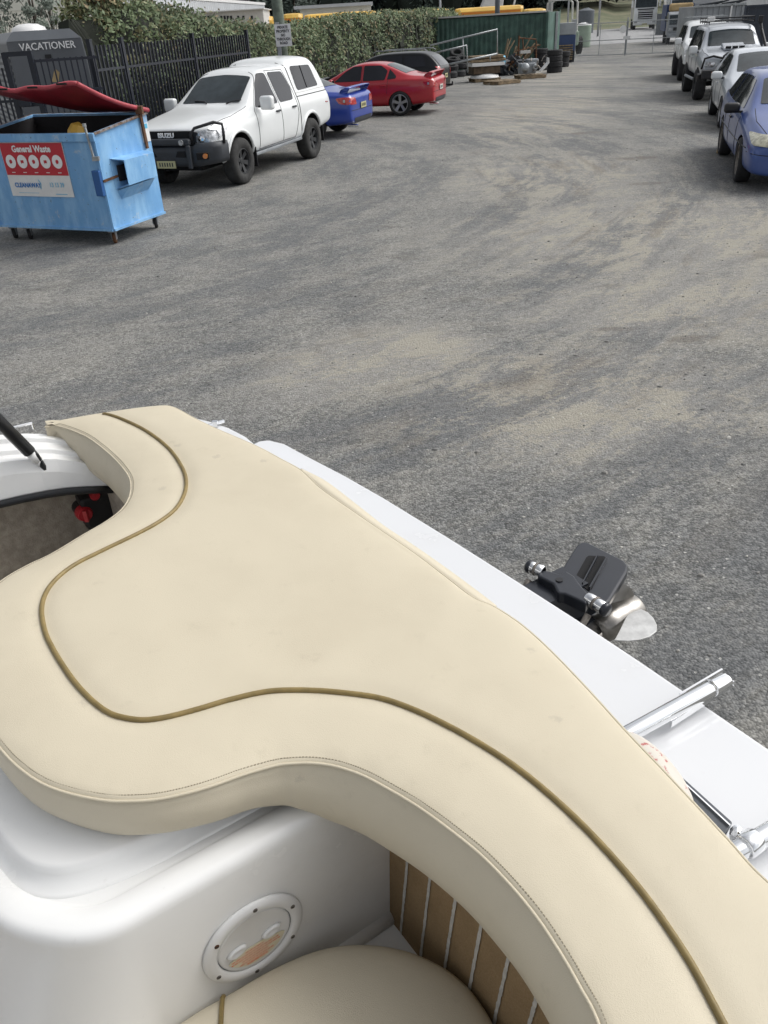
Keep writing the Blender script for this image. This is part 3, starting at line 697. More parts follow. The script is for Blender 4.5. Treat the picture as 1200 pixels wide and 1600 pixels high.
# sign panel on the front
def fr(x, z, off=-.008): return bp(x, off, z)
def front_x_z(u, v):   # photo point on the front face
    d = ray(u, v); n = ey; t = (P0 - ey * .008 - EYE).dot(n) / d.dot(n); q = EYE + d * t
    return ((q - P0).dot(ex), q.z)
sx1, sz1 = front_x_z(95, 222); sx0, sz0 = front_x_z(117.5, 307); sx2, sz2 = front_x_z(21, 307)
xr, xl = (sx1 + sx0) / 2, sx2; zlo, zhi = (sz0 + sz2) / 2, sz1 ; zmid = zlo + (zhi - zlo) * .40
def panel(name, xa, xb, za, zb_, off, m_, lab=None):
    b = MB(); b.loft([[fr(xa, za, off), fr(xb, za, off), fr(xb, zb_, off), fr(xa, zb_, off)], [fr(xa, za, off + .004), fr(xb, za, off + .004), fr(xb, zb_, off + .004), fr(xa, zb_, off + .004)]]); return b.build(name, m_, root, True)
panel('sign_panel', xr, xl, zlo, zhi, -.012, M['white'])
panel('sign_band', xr + .008, xl - .008, zmid, zhi - .008, -.016, M['sign_red'])
W_ = xl - xr
rd = -ex
tx = (xl + xr) / 2
text('General Waste', 'lettering', M['text_white'], root, fr(tx, zhi - .085, -.020), rd, (0, 0, 1), .115, .001, .95, world=True, bold=.004)
for k in range(5):
    cxk = xl - W_ * (.13 + k * .185)
    b = MB(); b.disc(fr(cxk, zmid + (zhi - zmid) * .42, -.020), -ey, W_ * .078, .003, 24); b.build('pictogram', M['text_white'], root, True)
    b = MB(); q = fr(cxk, zmid + (zhi - zmid) * .42, -.0245)
    if k % 2: b.box(q, (.05, .002, .035), Matrix.Rotation(math.atan2(ex.y, ex.x), 3, 'Z'))
    else: b.disc(q, -ey, .026, .001, 12)
    b.beam(q + Vector((0, 0, .02)) - ex * .02, q + Vector((0, 0, -.028)) + ex * .02, .002, .006, -ey); b.build('pictogram_drawing', M['sign_red'], root, True)
    b = MB(); b.beam(fr(cxk + .03, zmid + .035, -.0205), fr(cxk - .03, zmid + .035, -.0205), .002, .008); b.build('caption_line', M['text_white'], root, True)
text('CLEANAWAY', 'lettering', M['text_blue'], root, fr(xl - W_ * .30, zlo + (zmid - zlo) * .52, -.018), rd, (0, 0, 1), .085, .001, .9, world=True, bold=.002)
text('13 13 39', 'lettering', M['text_lblue'], root, fr(xl - W_ * .77, zlo + (zmid - zlo) * .55, -.018), rd, (0, 0, 1), .085, .001, .85, world=True)
b = MB(); b.tube([fr(xl - W_ * .49, zlo + (zmid - zlo) * .8, -.017), fr(xl - W_ * .52, zlo + (zmid - zlo) * .62, -.017), fr(xl - W_ * .50, zlo + (zmid - zlo) * .35, -.017)], .004, 6); b.beam(fr(xl - W_ * .72, zlo + .035, -.0135), fr(xl - W_ * .9, zlo + .035, -.0135), .002, .008); b.beam(fr(xl - W_ * .12, zlo + .045, -.0135), fr(xl - W_ * .45, zlo + .045, -.0135), .002, .004); b.build('swoosh', M['text_lblue'], root, True)
# castors
def castor(q, wheelm):
    r_ = empty('castor', (0, 0, 0)); r_.parent = root; r_.matrix_parent_inverse = Matrix.Translation(-Vector(root.location))
    b = MB(); b.box((q.x, q.y, .165), (.11, .11, .02)); 
    for s in (-1, 1): b.box((q.x + s * .03, q.y, .11), (.008, .07, .11))
    o1 = b.build('fork', M['grey_metal'], r_)
    b = MB(); b.lathe([(.025, -.022), (.07, -.022), (.075, -.012), (.075, .012), (.07, .022), (.025, .022)], (q.x, q.y + .01, .075), (1, .15, 0), 20); b.build('castor_wheel', wheelm, r_, smooth=True)
for q, wm in ((bp(.1, .1, 0), M['rust']), (bp(.1, BD - .12, 0), M['tyre']), (bp(BW - .12, .1, 0), M['tyre']), (bp(BW - .12, BD - .12, 0), M['tyre']), (bp(BW * .80, .1, 0), M['tyre'])):
    if q is not None: castor(q, wm)
# lid: hinged on the right of the back edge, warped and lifted on the left
def lidpt(u, v):
    # u 0..1 right to left, v 0..1 back to front
    back = bp(u * (BW + .05) - .03, BD + .02 - .1 * u, ZR + .02 + max(0, u - .45) ** 1.3 * .62)
    ang = R(19 - 3 * u); L = 1.30
    sag = -.05 * math.sin(math.pi * v) * (1 + .4 * math.sin(u * 9))
    p = back - ey * (L * v * math.cos(ang)) + ex * (.08 * v); return Vector((p.x, p.y, back.z + L * v * math.sin(ang) * (1 - .12 * u) + sag + .012 * math.sin(u * 22) * v))
print('lid front right', proj(lidpt(0, 1)), 'want (125,131)', proj(lidpt(.5, 1)), proj(lidpt(.55, 0)), proj(lidpt(.8, 0)), 'want (0,148)')
b = MB(); nu, nv = 24, 14
b.add([lidpt(i / nu, j / nv) for i in range(nu + 1) for j in range(nv + 1)], [(i * (nv + 1) + j, (i + 1) * (nv + 1) + j, (i + 1) * (nv + 1) + j + 1, i * (nv + 1) + j + 1) for i in range(nu) for j in range(nv)])
lid = b.build('lid', M['bin_red'], root, True, smooth=True); s_ = lid.modifiers.new('solid', 'SOLIDIFY'); s_.thickness = .03; s_.offset = 0
b = MB(); b.tube([lidpt(i / nu, 1) + Vector((0, 0, .0)) for i in range(nu + 1)], .028, 8); b.tube([lidpt(0, j / nv) for j in range(nv + 1)], .03, 8); b.build('lid_lip', M['bin_red_lip'], lid, False, smooth=True).matrix_parent_inverse = Matrix.Translation((0, 0, 0))
b = MB()
for u_ in (.10, .32, .55, .62): b.box(lidpt(u_, 1) - ey * .025 + Vector((0, 0, .004)), (.16, .02, .022), Matrix.Rotation(math.atan2(ex.y, ex.x), 3, 'Z'))
b.build('lip_slot', M['bin_dark'], lid, False)
rb = empty('rubbish', bp(.9, .5, .6), 0, 'yellow scrap sticking up inside the blue waste bin', 'rubbish')
b = MB(); b.lathe([(0.001, .16), (.09, .12), (.13, .03), (.12, -.5)], bp(.62, .42, ZT - .06), (.3, .1, 1), 9, closed=False); b.build('crumpled_bag', M['yellow'], rb, True)
b = MB(); b.box(bp(.9, .6, zb + .45), (.85, .5, .5), Matrix.Rotation(.4, 3, 'Z')); b.build('dark_bags', M['black_plastic'], rb, True, bev=.15, seg=3)

# ------------------------------------------------------------ vehicles
def car_body(root, name, st, paint, wheels, wr, wy, subd=3, hump=.05):
    """st: stations (x, z_bottom, z_belt, z_top, half width at belt, half width at top)"""
    rings = []
    for (x, zb, zbelt, zt_, wb, wt) in st:
        hgt = zbelt - zb
        half = [(0, zb), (wb * .62, zb), (wb * .93, zb + .03), (wb * .985, zb + hgt * .22), (wb * 1.0, zb + hgt * .55), (wb * .985, zbelt - .10), (wb * .955, zbelt)]
        k = (zt_ - zbelt)
        half += [(wb * .93 * .6 + wt * .4, zbelt + k * .35), (wt * 1.015, zbelt + k * .80), (wt * .93, zbelt + k * .955), (wt * .55, zt_), (0, zt_ + .012)]
        pts = [(-y, z) for y, z in half[1:-1]][::1]
        ring = [Vector((x, y, z)) for y, z in half] + [Vector((x, -y, z)) for y, z in reversed(half[1:-1])]
        rings.append(ring)
    b = MB(); b.loft(rings); me = b.mesh(name)
    tmp = bpy.data.objects.new('tmp', me); col.objects.link(tmp); me.materials.append(paint); me.materials.append(M['well'])
    for p in me.polygons: p.use_smooth = True
    ss = tmp.modifiers.new('s', 'SUBSURF'); ss.levels = subd; ss.render_levels = subd
    cb = MB()
    for wx in wheels:
        for s in (-1, 1):
            cb.lathe([(0.001, -.42), (wr, -.42), (wr, .42), (0.001, .42)], (wx, s * (wy + .14), wr * .86), (0, 1, 0), 36, closed=False)
    cm = cb.mesh('cut'); cm.materials.append(paint); cm.materials.append(M['well'])
    for p in cm.polygons: p.material_index = 1
    cut = bpy.data.objects.new('cut', cm); col.objects.link(cut)
    bo = tmp.modifiers.new('b', 'BOOLEAN'); bo.operation = 'DIFFERENCE'; bo.object = cut; bo.solver = 'EXACT'; bo.use_self = True
    dg = bpy.context.evaluated_depsgraph_get(); out = bpy.data.meshes.new_from_object(tmp.evaluated_get(dg))
    tmp.modifiers.remove(bo); dg = bpy.context.evaluated_depsgraph_get(); dg.update()
    smoothme = bpy.data.meshes.new_from_object(tmp.evaluated_get(dg))
    bm = bmesh.new(); bm.from_mesh(smoothme); bvh = BVHTree.FromBMesh(bm); bm.free()
    bpy.data.objects.remove(tmp); bpy.data.objects.remove(cut)
    o = bpy.data.objects.new(name, out); col.objects.link(o); o.parent = root
    return o, bvh
def cast(bvh, mode, p):
    a, b_ = p
    if mode == 'L': o, d = Vector((a, 4, b_)), Vector((0, -1, 0))
    elif mode == 'R': o, d = Vector((a, -4, b_)), Vector((0, 1, 0))
    elif mode == 'F': o, d = Vector((6, a, b_)), Vector((-1, 0, 0))
    elif mode == 'B': o, d = Vector((-6, a, b_)), Vector((1, 0, 0))
    else: o, d = Vector((a, b_, 6)), Vector((0, 0, -1))
    h = bvh.ray_cast(o, d)
    if h[0] is None:
        h = bvh.find_nearest(o + d * 3.2)
    n = h[1]
    if n.dot(d) > 0: n = -n
    return h[0], n
def patch(bvh, mode, poly, m_, name, parent, off=.006, rings=5, sub=6, rnd_=0, label=None):
    """a panel that hugs the body: windows, lamps, grilles"""
    pts = []
    n = len(poly)
    if rnd_:
        q = []
        for i in range(n):
            p = Vector(poly[i]); a = Vector(poly[i - 1]); c = Vector(poly[(i + 1) % n])
            da = (a - p); dc = (c - p); ra = min(rnd_, da.length * .45); rc = min(rnd_, dc.length * .45)
            p1 = p + da.normalized() * ra; p2 = p + dc.normalized() * rc
            for k in range(4):
                t = k / 3; q.append(p1 * (1 - t) ** 2 + p * 2 * t * (1 - t) + p2 * t * t)
        poly = q; n = len(poly)
    for i in range(n):
        a = Vector(poly[i]); c = Vector(poly[(i + 1) % n]); s = max(1, int((c - a).length / .06))
        for k in range(s): pts.append(a.lerp(c, k / s))
    cen = Vector((sum(p.x for p in pts) / len(pts), sum(p.y for p in pts) / len(pts)))
    N_ = len(pts); vs, fs = [], []
    h, nn = cast(bvh, mode, cen); vs.append(h + nn * off)
    for r_ in range(1, rings + 1):
        for p in pts:
            q = cen.lerp(p, r_ / rings); h, nn = cast(bvh, mode, q); vs.append(h + nn * off)
    for k in range(N_): fs.append((0, 1 + k, 1 + (k + 1) % N_))
    for r_ in range(rings - 1):
        for k in range(N_):
            a = 1 + r_ * N_; k2 = (k + 1) % N_; fs.append((a + k, a + N_ + k, a + N_ + k2, a + k2))
    b = MB(); b.add(vs, fs); return b.build(name, m_, parent, smooth=True, label=label)
def groove(bvh, mode, path, parent, name='panel_gap', r=.006, m_=None, off=0.001):
    pts = []
    for i in range(len(path) - 1):
        a, c = Vector(path[i]), Vector(path[i + 1]); s = max(1, int((c - a).length / .05))
        for k in range(s): pts.append(a.lerp(c, k / s))
    pts.append(Vector(path[-1])); vs = []
    for p in pts:
        h, nn = cast(bvh, mode, p); vs.append(h + nn * off)
    b = MB(); b.tube(vs, r, 5); return b.build(name, m_ or M['line'], parent, smooth=True)
def wheel(root, x, y, r, wd, rr, rimm, style=5, tyrem=None, steer=0):
    s = 1 if y > 0 else -1
    hw = wd / 2
    b = MB(); b.lathe([(rr, -hw * .8), (rr + .02, -hw * .98), (r * .9, -hw), (r * .975, -hw * .82), (r, -hw * .5), (r, hw * .5), (r * .975, hw * .82), (r * .9, hw), (rr + .02, hw * .98), (rr, hw * .8)], (0, 0, 0), (0, 1, 0), 36)
    w_ = b.build('wheel', tyrem or M['tyre'], root, smooth=True)
    w_.location = (x, y, r); w_.rotation_euler = (0, 0, steer)
    b = MB(); b.lathe([(rr + .004, -hw * .7), (rr + .004, hw * .86), (rr - .012, hw * .88), (rr - .025, hw * .55), (rr - .03, -hw * .5), (.02, -hw * .5)], (0, 0, 0), (0, s, 0), 32, closed=False)
    c0 = hw * .50
    b.lathe([(0.001, c0 + .012), (.055, c0 + .01), (.07, c0 - .01), (.07, c0 - .05)], (0, 0, 0), (0, s, 0), 16, closed=False)
    for k in range(style):
        t = 2 * math.pi * k / style + .3; d = Vector((math.cos(t), 0, math.sin(t))); nrm = Vector((0, s, 0)); tg = d.cross(nrm)
        wi, wo_ = (.030, .045) if style <= 6 else (.014, .018)
        if style == 12: wi, wo_ = .03, .03
        p0 = d * .04 + nrm * c0; p1 = d * (rr - .012) + nrm * (hw * .72)
        b.loft([[p0 + tg * wi, p0 - tg * wi, p0 - tg * wi - nrm * .03, p0 + tg * wi - nrm * .03], [p1 + tg * wo_, p1 - tg * wo_, p1 - tg * wo_ - nrm * .03, p1 + tg * wo_ - nrm * .03]])
    b.build('rim', rimm, w_)
    b = MB(); b.disc((0, -s * hw * .45, 0), (0, s, 0), rr - .02, .01, 24); b.build('brake_disc', M['well'], w_)
    return w_
def mirror(root, x, y, z, m_, size=(.16, .20, .17)):
    s = 1 if y > 0 else -1
    b = MB(); b.box((x, y, z), size); o = b.build('mirror', m_, root); bevel(o, .05, 4, 20)
    for p in o.data.polygons: p.use_smooth = True
    b = MB(); b.beam((x + .02, y - s * .18, z - .06), (x, y - s * .02, z - .05), .05, .035); b.build('mirror_arm', M['black_plastic'], o)
    b = MB(); b.box((x - size[0] / 2 - .001, y, z), (.004, size[1] * .8, size[2] * .75)); b.build('mirror_glass', M['glass'], o)
    return o
def handle(root, bvh, side, x, z, m_, L=.17):
    h, n = cast(bvh, side, (x, z)); s = 1 if side == 'L' else -1
    b = MB(); b.box((x, h.y + s * .015, z), (L, .03, .032)); return b.build('door_handle', m_, root, bev=.008)
def number_plate(root, bvh, mode, y, z, m_, txt=None, w_=.37, h_=.115, off=.02):
    h, n = cast(bvh, mode, (y, z)); s = 1 if mode == 'F' else -1
    b = MB(); b.box((h.x + s * off, y, z), (.008, w_, h_)); o = b.build('number_plate', m_, root)
    if txt:
        b = MB()
        for q in range(5): b.box((h.x + s * (off + .006), y + (q - 2) * w_ * .16, z), (.002, w_ * .08, h_ * .5))
        b.build('plate_marks', M['text_black'], o)
    return o
def place(u, v, yaw, ax, ay):
    """empty location so that local ground point (ax, ay) sits at photo point u,v"""
    P = at(u, v, 0); c, s = math.cos(yaw), math.sin(yaw)
    return Vector((P.x - (c * ax - s * ay), P.y - (s * ax + c * ay), 0))

# ---- white pickup with canopy
yaw = -1.955
loc = place(379, 287, yaw, 1.55, .84)
ute = empty('pickup_truck', loc, yaw, 'white double cab pickup with white canopy and black front bar beside the waste bin', 'pickup')
st = [(2.40, .50, .86, .98, .74, .62), (2.36, .44, .90, 1.04, .84, .70), (2.15, .42, .98, 1.10, .90, .76), (1.70, .42, 1.05, 1.17, .93, .79), (1.10, .42, 1.09, 1.235, .93, .80), (.90, .42, 1.11, 1.28, .93, .79),
      (.45, .42, 1.14, 1.58, .93, .71), (.08, .42, 1.16, 1.79, .93, .65), (-.15, .42, 1.17, 1.83, .93, .65), (-.80, .42, 1.18, 1.84, .93, .655), (-1.02, .42, 1.18, 1.82, .93, .66), (-1.10, .42, 1.18, 1.90, .93, .69), (-1.3, .45, 1.19, 1.95, .93, .70),
      (-2.1, .5, 1.2, 1.95, .93, .70), (-2.34, .54, 1.2, 1.91, .93, .69), (-2.56, .56, 1.2, 1.48, .92, .78), (-2.66, .58, 1.17, 1.27, .90, .78), (-2.68, .6, 1.1, 1.2, .87, .76)]
body, bv = car_body(ute, 'body', st, M['white_paint'], (1.55, -1.55), .475, .82)
patch(bv, 'T', [(.88, -.62), (.90, 0), (.88, .62), (.22, .56), (.19, 0), (.22, -.56)], M['screen'], 'windscreen', ute, .008, 8, rnd_=.05)
for S_ in ('L', 'R'):
    s = 1 if S_ == 'L' else -1
    patch(bv, S_, [(.70, 1.20), (-.18, 1.20), (-.16, 1.73), (.08, 1.73), (.34, 1.57)], M['glass'], 'window', ute, .008, 5, rnd_=.05)
    patch(bv, S_, [(-.27, 1.20), (-.86, 1.205), (-.95, 1.40), (-.86, 1.71), (-.27, 1.73)], M['glass'], 'window', ute, .008, 5, rnd_=.06)
    patch(bv, S_, [(-1.18, 1.34), (-2.22, 1.36), (-2.08, 1.76), (-1.18, 1.78)], M['glass'], 'canopy_window', ute, .008, 6, rnd_=.07)
    groove(bv, S_, [(-1.64, 1.36), (-1.62, 1.77)], ute, 'window_divider', .008, off=.012)
    groove(bv, S_, [(.80, .52), (.80, 1.14), (.42, 1.52), (.08, 1.76)], ute, 'door_gap')
    groove(bv, S_, [(-.22, 1.76), (-.22, .52), (.80, .50)], ute, 'door_gap')
    groove(bv, S_, [(-.24, 1.76), (-.90, 1.74), (-.98, 1.35), (-.98, .95), (-.78, .52), (-.22, .52)], ute, 'door_gap')
    groove(bv, S_, [(-1.06, .50), (-1.06, 1.85)], ute, 'cab_gap', .009)
    groove(bv, S_, [(-1.06, 1.235), (-2.62, 1.25)], ute, 'canopy_seam', .009)
    groove(bv, S_, [(-1.06, 1.30), (-2.50, 1.32)], ute, 'canopy_trim', .006, M['offwhite'])
    handle(ute, bv, S_, -.08, 1.07, M['dark_plastic']); handle(ute, bv, S_, -.80, 1.08, M['dark_plastic'])
    mirror(ute, .62, s * 1.06, 1.27, M['white_paint'], (.15, .26, .24))
    # flared guards
    for wx in (1.55, -1.55):
        arc = []
        for k in range(17):
            t = math.pi * (k / 16) * 1.02 - .05; h, n = cast(bv, S_, (wx + math.cos(t) * .50, .41 + math.sin(t) * .50)); arc.append(h + Vector((0, s * .005, 0)))
        b = MB(); b.tube(arc, .032, 8); b.build('wheel_arch_lip', M['white_paint'], ute, smooth=True)
    b = MB(); b.beam((1.0, s * .86, .43), (-1.05, s * .86, .46), .10, .05); b.build('sill', M['grey_metal'], ute, bev=.01)
    b = MB(); b.box((1.06, s * .84, .40), (.02, .22, .34)); b.build('mud_flap', M['black_plastic'], ute)
    b = MB(); b.box((-2.05, s * .84, .44), (.02, .22, .30)); b.build('mud_flap', M['black_plastic'], ute)
groove(bv, 'L', [(-2.48, 1.02), (-2.36, 1.03)], ute, 'side_badge', .014, M['red_lamp'])
# front: bar, grille, lamps
patch(bv, 'F', [(-.58, .98), (.58, .98), (.60, .72), (-.60, .72)], M['dark_plastic'], 'grille', ute, .02, 5, rnd_=.04)
for s in (-1, 1):
    pl = patch(bv, 'F', [(s * .54, .78), (s * .80, .80), (s * .885, .90), (s * .87, 1.04), (s * .70, 1.005), (s * .54, .93)], M['lamp'], 'headlight', ute, .02, 5, rnd_=.03)
    h, n = cast(bv, 'F', (s * .64, .87)); b = MB(); b.lathe([(0.001, .01), (.05, .012), (.065, 0)], h + n * .022, n, 16, closed=False); b.build('reflector', M['chrome'], pl, smooth=True)
    b = MB(); b.tube([(2.50, s * .50, .80), (2.51, s * .50, .96), (2.46, s * .56, 1.05), (2.26, s * .84, 1.12), (2.14, s * .93, 1.08), (2.16, s * .95, .96), (2.2, s * .96, .78)], .026, 8); b.build('brush_rail', M['black_plastic'], ute, smooth=True)
b = MB()
bar = [(2.08, .97), (2.36, .90), (2.53, .62), (2.60, .2), (2.61, 0), (2.60, -.2), (2.53, -.62), (2.36, -.90), (2.08, -.97)]
bs = spline([list(p) for p in bar], 4)
rings = []
for i, (x, y) in enumerate(bs):
    k = min(1, abs(y)); n = Vector((1, 0, 0)) if abs(y) < .6 else Vector((.6, .8 if y > 0 else -.8, 0)).normalized()
    p = Vector((x, y, 0)); zt0 = .77 + (0.05 if abs(y) > .55 else 0); zb0 = .44 + .10 * max(0, k - .6)
    rings.append([p + Vector((0, 0, zt0)) - n * .02, p + Vector((0, 0, zt0 - .07)) + n * .015, p + Vector((0, 0, zb0 + .06)), p + Vector((0, 0, zb0)) - n * .05, p + Vector((0, 0, zb0)) - n * .22, p + Vector((0, 0, zt0)) - n * .18])
b.loft(rings); bar_o = b.build('front_bar', M['dark_plastic'], ute, smooth=True); bevel(bar_o, .02, 2, 30)
b = MB(); b.box((2.595, 0, .655), (.03, .78, .10)); b.build('intake', M['well'], bar_o, bev=.01)
b = MB(); b.box((2.57, 0, .845), (.10, 1.0, .11)); b.build('upper_rail', M['dark_plastic'], bar_o, bev=.03)
b = MB(); b.box((2.46, 0, .945), (.06, .95, .13)); b.build('grille_slot', M['well'], ute, bev=.005)
for s in (-1, 1):
    b = MB(); b.disc((2.62, s * .36, .845), (1, 0, 0), .045, .03, 16); b.build('driving_lamp', M['lamp'], bar_o)
    b = MB(); b.box((2.535, s * .70, .62), (.06, .22, .11), Matrix.Rotation(s * .38, 3, 'Z')); fl = b.build('fog_lamp_recess', M['well'], bar_o, bev=.01)
    b = MB(); b.disc((2.535, s * .75, .62), (1, s * .4, 0), .042, .045, 14); b.build('fog_lamp', M['lamp'] if s < 0 else M['orange_lamp'], fl)
    b = MB(); b.beam((2.63, s * .48, .42), (2.62, s * .48, .80), .08, .06); b.build('bar_upright', M['dark_plastic'], bar_o, bev=.02)
text('ISUZU', 'badge_lettering', M['text_white'], bar_o, (2.52, 0, .945), (0, 1, 0), (0, 0, 1), .10, .004, 1.2, bold=.005)
b = MB(); b.box((2.625, -.02, .49), (.012, .38, .12)); o = b.build('number_plate', M['plate_y'], bar_o)
b = MB()
for q in range(6): b.box((2.633, -.02 + (q - 2.5) * .052, .49), (.002, .024, .062))
b.build('plate_marks', M['dark_plastic'], o)
b = MB()
for s in (-1, 1): b.tube([(.93, s * .06 + .3 * (s > 0), 1.30), (.90, s * .30 + .2, 1.335), (.86, s * .5 + .15, 1.35)], .012, 6)
b.build('wiper', M['black_plastic'], ute)
groove(bv, 'T', [(2.2, -.74), (1.6, -.80), (.95, -.78)], ute, 'bonnet_gap', .005); groove(bv, 'T', [(2.2, .74), (1.6, .80), (.95, .78)], ute, 'bonnet_gap', .005)
b = MB(); b.box((0, 0, .40), (4.3, .8, .16)); b.build('chassis', M['well'], ute)
b = MB(); b.beam((1.55, -.8, .40), (1.55, .8, .40), .1, .1); b.beam((-1.55, -.8, .38), (-1.55, .8, .38), .12, .12); b.build('axle', M['well'], ute)
for x in (1.55, -1.55):
    for s in (-1, 1): wheel(ute, x, s * .82, .395, .27, .215, M['rim_black'], 6, M['tyre_dusty'], 0)

# ---- blue sedan nose-in, tail showing
def sedan(root, paint, L=4.9, spoiler=True, sd=3):
    st = [(2.35, .32, .62, .68, .66, .55), (2.30, .26, .64, .72, .80, .66), (2.0, .24, .72, .80, .88, .72), (1.2, .24, .82, .93, .91, .76), (.85, .24, .86, .99, .91, .76), (.3, .24, .90, 1.28, .915, .66), (0, .24, .92, 1.41, .915, .60), (-.5, .24, .93, 1.44, .915, .60),
          (-.95, .24, .94, 1.40, .915, .60), (-1.35, .24, .95, 1.24, .91, .66), (-1.7, .25, .96, 1.08, .90, .72), (-1.95, .27, .965, 1.055, .89, .72), (-2.35, .30, .95, 1.03, .86, .70), (-2.48, .32, .90, .97, .82, .68), (-2.53, .36, .84, .90, .78, .66)]
    body, bv = car_body(root, 'body', st, paint, (1.42, -1.48), .36, .80, sd)
    patch(bv, 'T', [(.80, -.58), (.80, .58), (.10, .50), (.10, -.50)], M['screen'], 'windscreen', root, .007, 5, rnd_=.05)
    patch(bv, 'T', [(-1.02, -.50), (-1.0, .50), (-1.62, .60), (-1.62, -.60)], M['screen'], 'rear_window', root, .007, 5, rnd_=.05)
    for S_ in ('L', 'R'):
        s = 1 if S_ == 'L' else -1
        patch(bv, S_, [(.60, .955), (-.26, .96), (-.26, 1.345), (.02, 1.335), (.28, 1.20)], M['glass'], 'window', root, .007, 4, rnd_=.04)
        patch(bv, S_, [(-.33, .96), (-1.02, .965), (-1.08, 1.20), (-.86, 1.34), (-.33, 1.35)], M['glass'], 'window', root, .007, 4, rnd_=.04)
        patch(bv, S_, [(-1.09, .975), (-1.36, 1.0), (-1.36, 1.06), (-1.14, 1.24)], M['glass'], 'quarter_window', root, .007, 3, rnd_=.03)
        groove(bv, S_, [(.84, .32), (.84, .88), (.5, 1.08)], root, 'door_gap', .005); groove(bv, S_, [(-.29, .32), (-.29, 1.36)], root, 'door_gap', .005)
        groove(bv, S_, [(-1.08, .60), (-1.12, .98)], root, 'door_gap', .005)
        handle(root, bv, S_, -.14, .80, paint); handle(root, bv, S_, -.98, .82, paint)
        mirror(root, .62, s * 1.0, .97, paint, (.12, .20, .13))
        patch(bv, 'B', [(s * .44, .74), (s * .86, .76), (s * .85, .92), (s * .50, .90)], M['red_lamp'], 'tail_light', root, .010, 4, rnd_=.04)
        h, n = cast(bv, S_, (-2.30, .84)); b = MB(); b.box((h.x, h.y, .84), (.22, .03, .13)); b.build('tail_light', M['red_lamp'], root, bev=.012)
        b = MB(); b.box((h.x - .06, h.y, .84), (.06, .036, .06)); b.build('reversing_lens', M['lamp'], root, bev=.006)
    groove(bv, 'B', [(-.78, .62), (.78, .62)], root, 'boot_gap', .006)
    patch(bv, 'B', [(-.62, .45), (.62, .45), (.56, .33), (-.56, .33)], M['dark_plastic'], 'rear_skirt', root, .012, 3, rnd_=.03)
    if spoiler:
        b = MB(); path = [(-2.28, -.70, .98), (-2.33, -.71, 1.06), (-2.38, -.64, 1.11), (-2.42, 0, 1.125), (-2.38, .64, 1.11), (-2.33, .71, 1.06), (-2.28, .70, .98)]
        sp = spline([list(p) for p in path], 4); rings = []
        for x, y, z in sp: rings.append([Vector((x + .12, y, z - .01)), Vector((x + .02, y, z + .025)), Vector((x - .11, y, z + .02)), Vector((x - .11, y, z)), Vector((x + .02, y, z - .03))])
        b.loft(rings); b.build('spoiler', paint, root, smooth=True)
    b = MB(); b.tube([(-2.30, .52, .28), (-2.58, .52, .27)], .04, 10); b.build('exhaust_pipe', M['chrome'], root)
    return bv
hd = 2.81
c1 = empty('sedan', place(626, 181, hd, -1.48, .86), hd, 'red sedan with rear spoiler parked nose in beside the hedge', 'car')
bv = sedan(c1, M['red_paint']); number_plate(c1, bv, 'B', -.0, .70, M['plate_w'], 'DK 34', .37, .13)
for x in (1.42, -1.48):
    for s in (-1, 1): wheel(c1, x, s * .80, .335, .24, .245, M['rim_silver'], 5)
c2 = empty('sedan', place(491, 218, hd - .03, -1.48, .86), hd - .03, 'bright blue sedan showing its tail between the white pickup and the red sedan', 'car')
bv = sedan(c2, M['blue_paint']); number_plate(c2, bv, 'B', 0, .70, M['plate_y'], 'XR 64', .37, .13)
for x in (1.42, -1.48):
    for s in (-1, 1): wheel(c2, x, s * .80, .325, .22, .22, M['rim_dirty'], 6)

# ---- wagons / four wheel drives
def wagon(root, paint, st, belt, roof, xs, wheels, wr, wy, r, tw, rr, rimm, spokes, glass_top, scr, rear, mirrorm=None, msize=(.13, .22, .16), mx=.62, sd=3, lamps='F', lampm=None, lampz=(.66, .82), lampy=(.48, .80), dusty=None):
    body, bv = car_body(root, 'body', st, paint, wheels, wr, wy, sd)
    patch(bv, 'T', scr, M['screen'], 'windscreen', root, .007, 6, rnd_=.05)
    if rear: patch(bv, 'B', rear, M['glass'], 'rear_window', root, .008, 5, rnd_=.06)
    for S_ in ('L', 'R'):
        s = 1 if S_ == 'L' else -1
        for poly in xs: patch(bv, S_, poly, M['glass'], 'window', root, .007, 4, rnd_=.05)
        a0 = xs[0][0][0] + .2; a1 = (xs[0][1][0] + xs[1][0][0]) / 2
        groove(bv, S_, [(a0, .35), (a0, belt - .05)], root, 'door_gap', .005); groove(bv, S_, [(a1, .35), (a1, glass_top)], root, 'door_gap', .005)
        a2 = xs[1][1][0] - .06; groove(bv, S_, [(a2 + .1, .62), (a2, belt)], root, 'door_gap', .005)
        handle(root, bv, S_, a1 + .14, belt - .14, mirrorm or paint); handle(root, bv, S_, a2 + .16, belt - .13, mirrorm or paint)
        mirror(root, mx, s * (wy + .20), belt + .06, mirrorm or paint, msize)
        pl = patch(bv, 'F', [(s * lampy[0], lampz[0]), (s * (lampy[1] - .02), lampz[0] + .02), (s * lampy[1], lampz[1]), (s * lampy[0], lampz[1] - .03)], lampm or M['lamp'], 'headlight', root, .012, 5, rnd_=.04)
        h, n = cast(bv, 'F', (s * (lampy[0] + .13), (lampz[0] + lampz[1]) / 2)); b = MB(); b.lathe([(0.001, .006), (.045, .01), (.06, 0)], h + n * .014, n, 16, closed=False); b.build('reflector', M['chrome'], pl, smooth=True)
        patch(bv, 'B', [(s * .62, .72), (s * .80, .72), (s * .80, 1.02), (s * .66, 1.02)], M['red_lamp'], 'tail_light', root, .01, 4, rnd_=.03)
        for x in wheels: wheel(root, x, s * wy, r, tw, rr, rimm, spokes, dusty)
    return bv
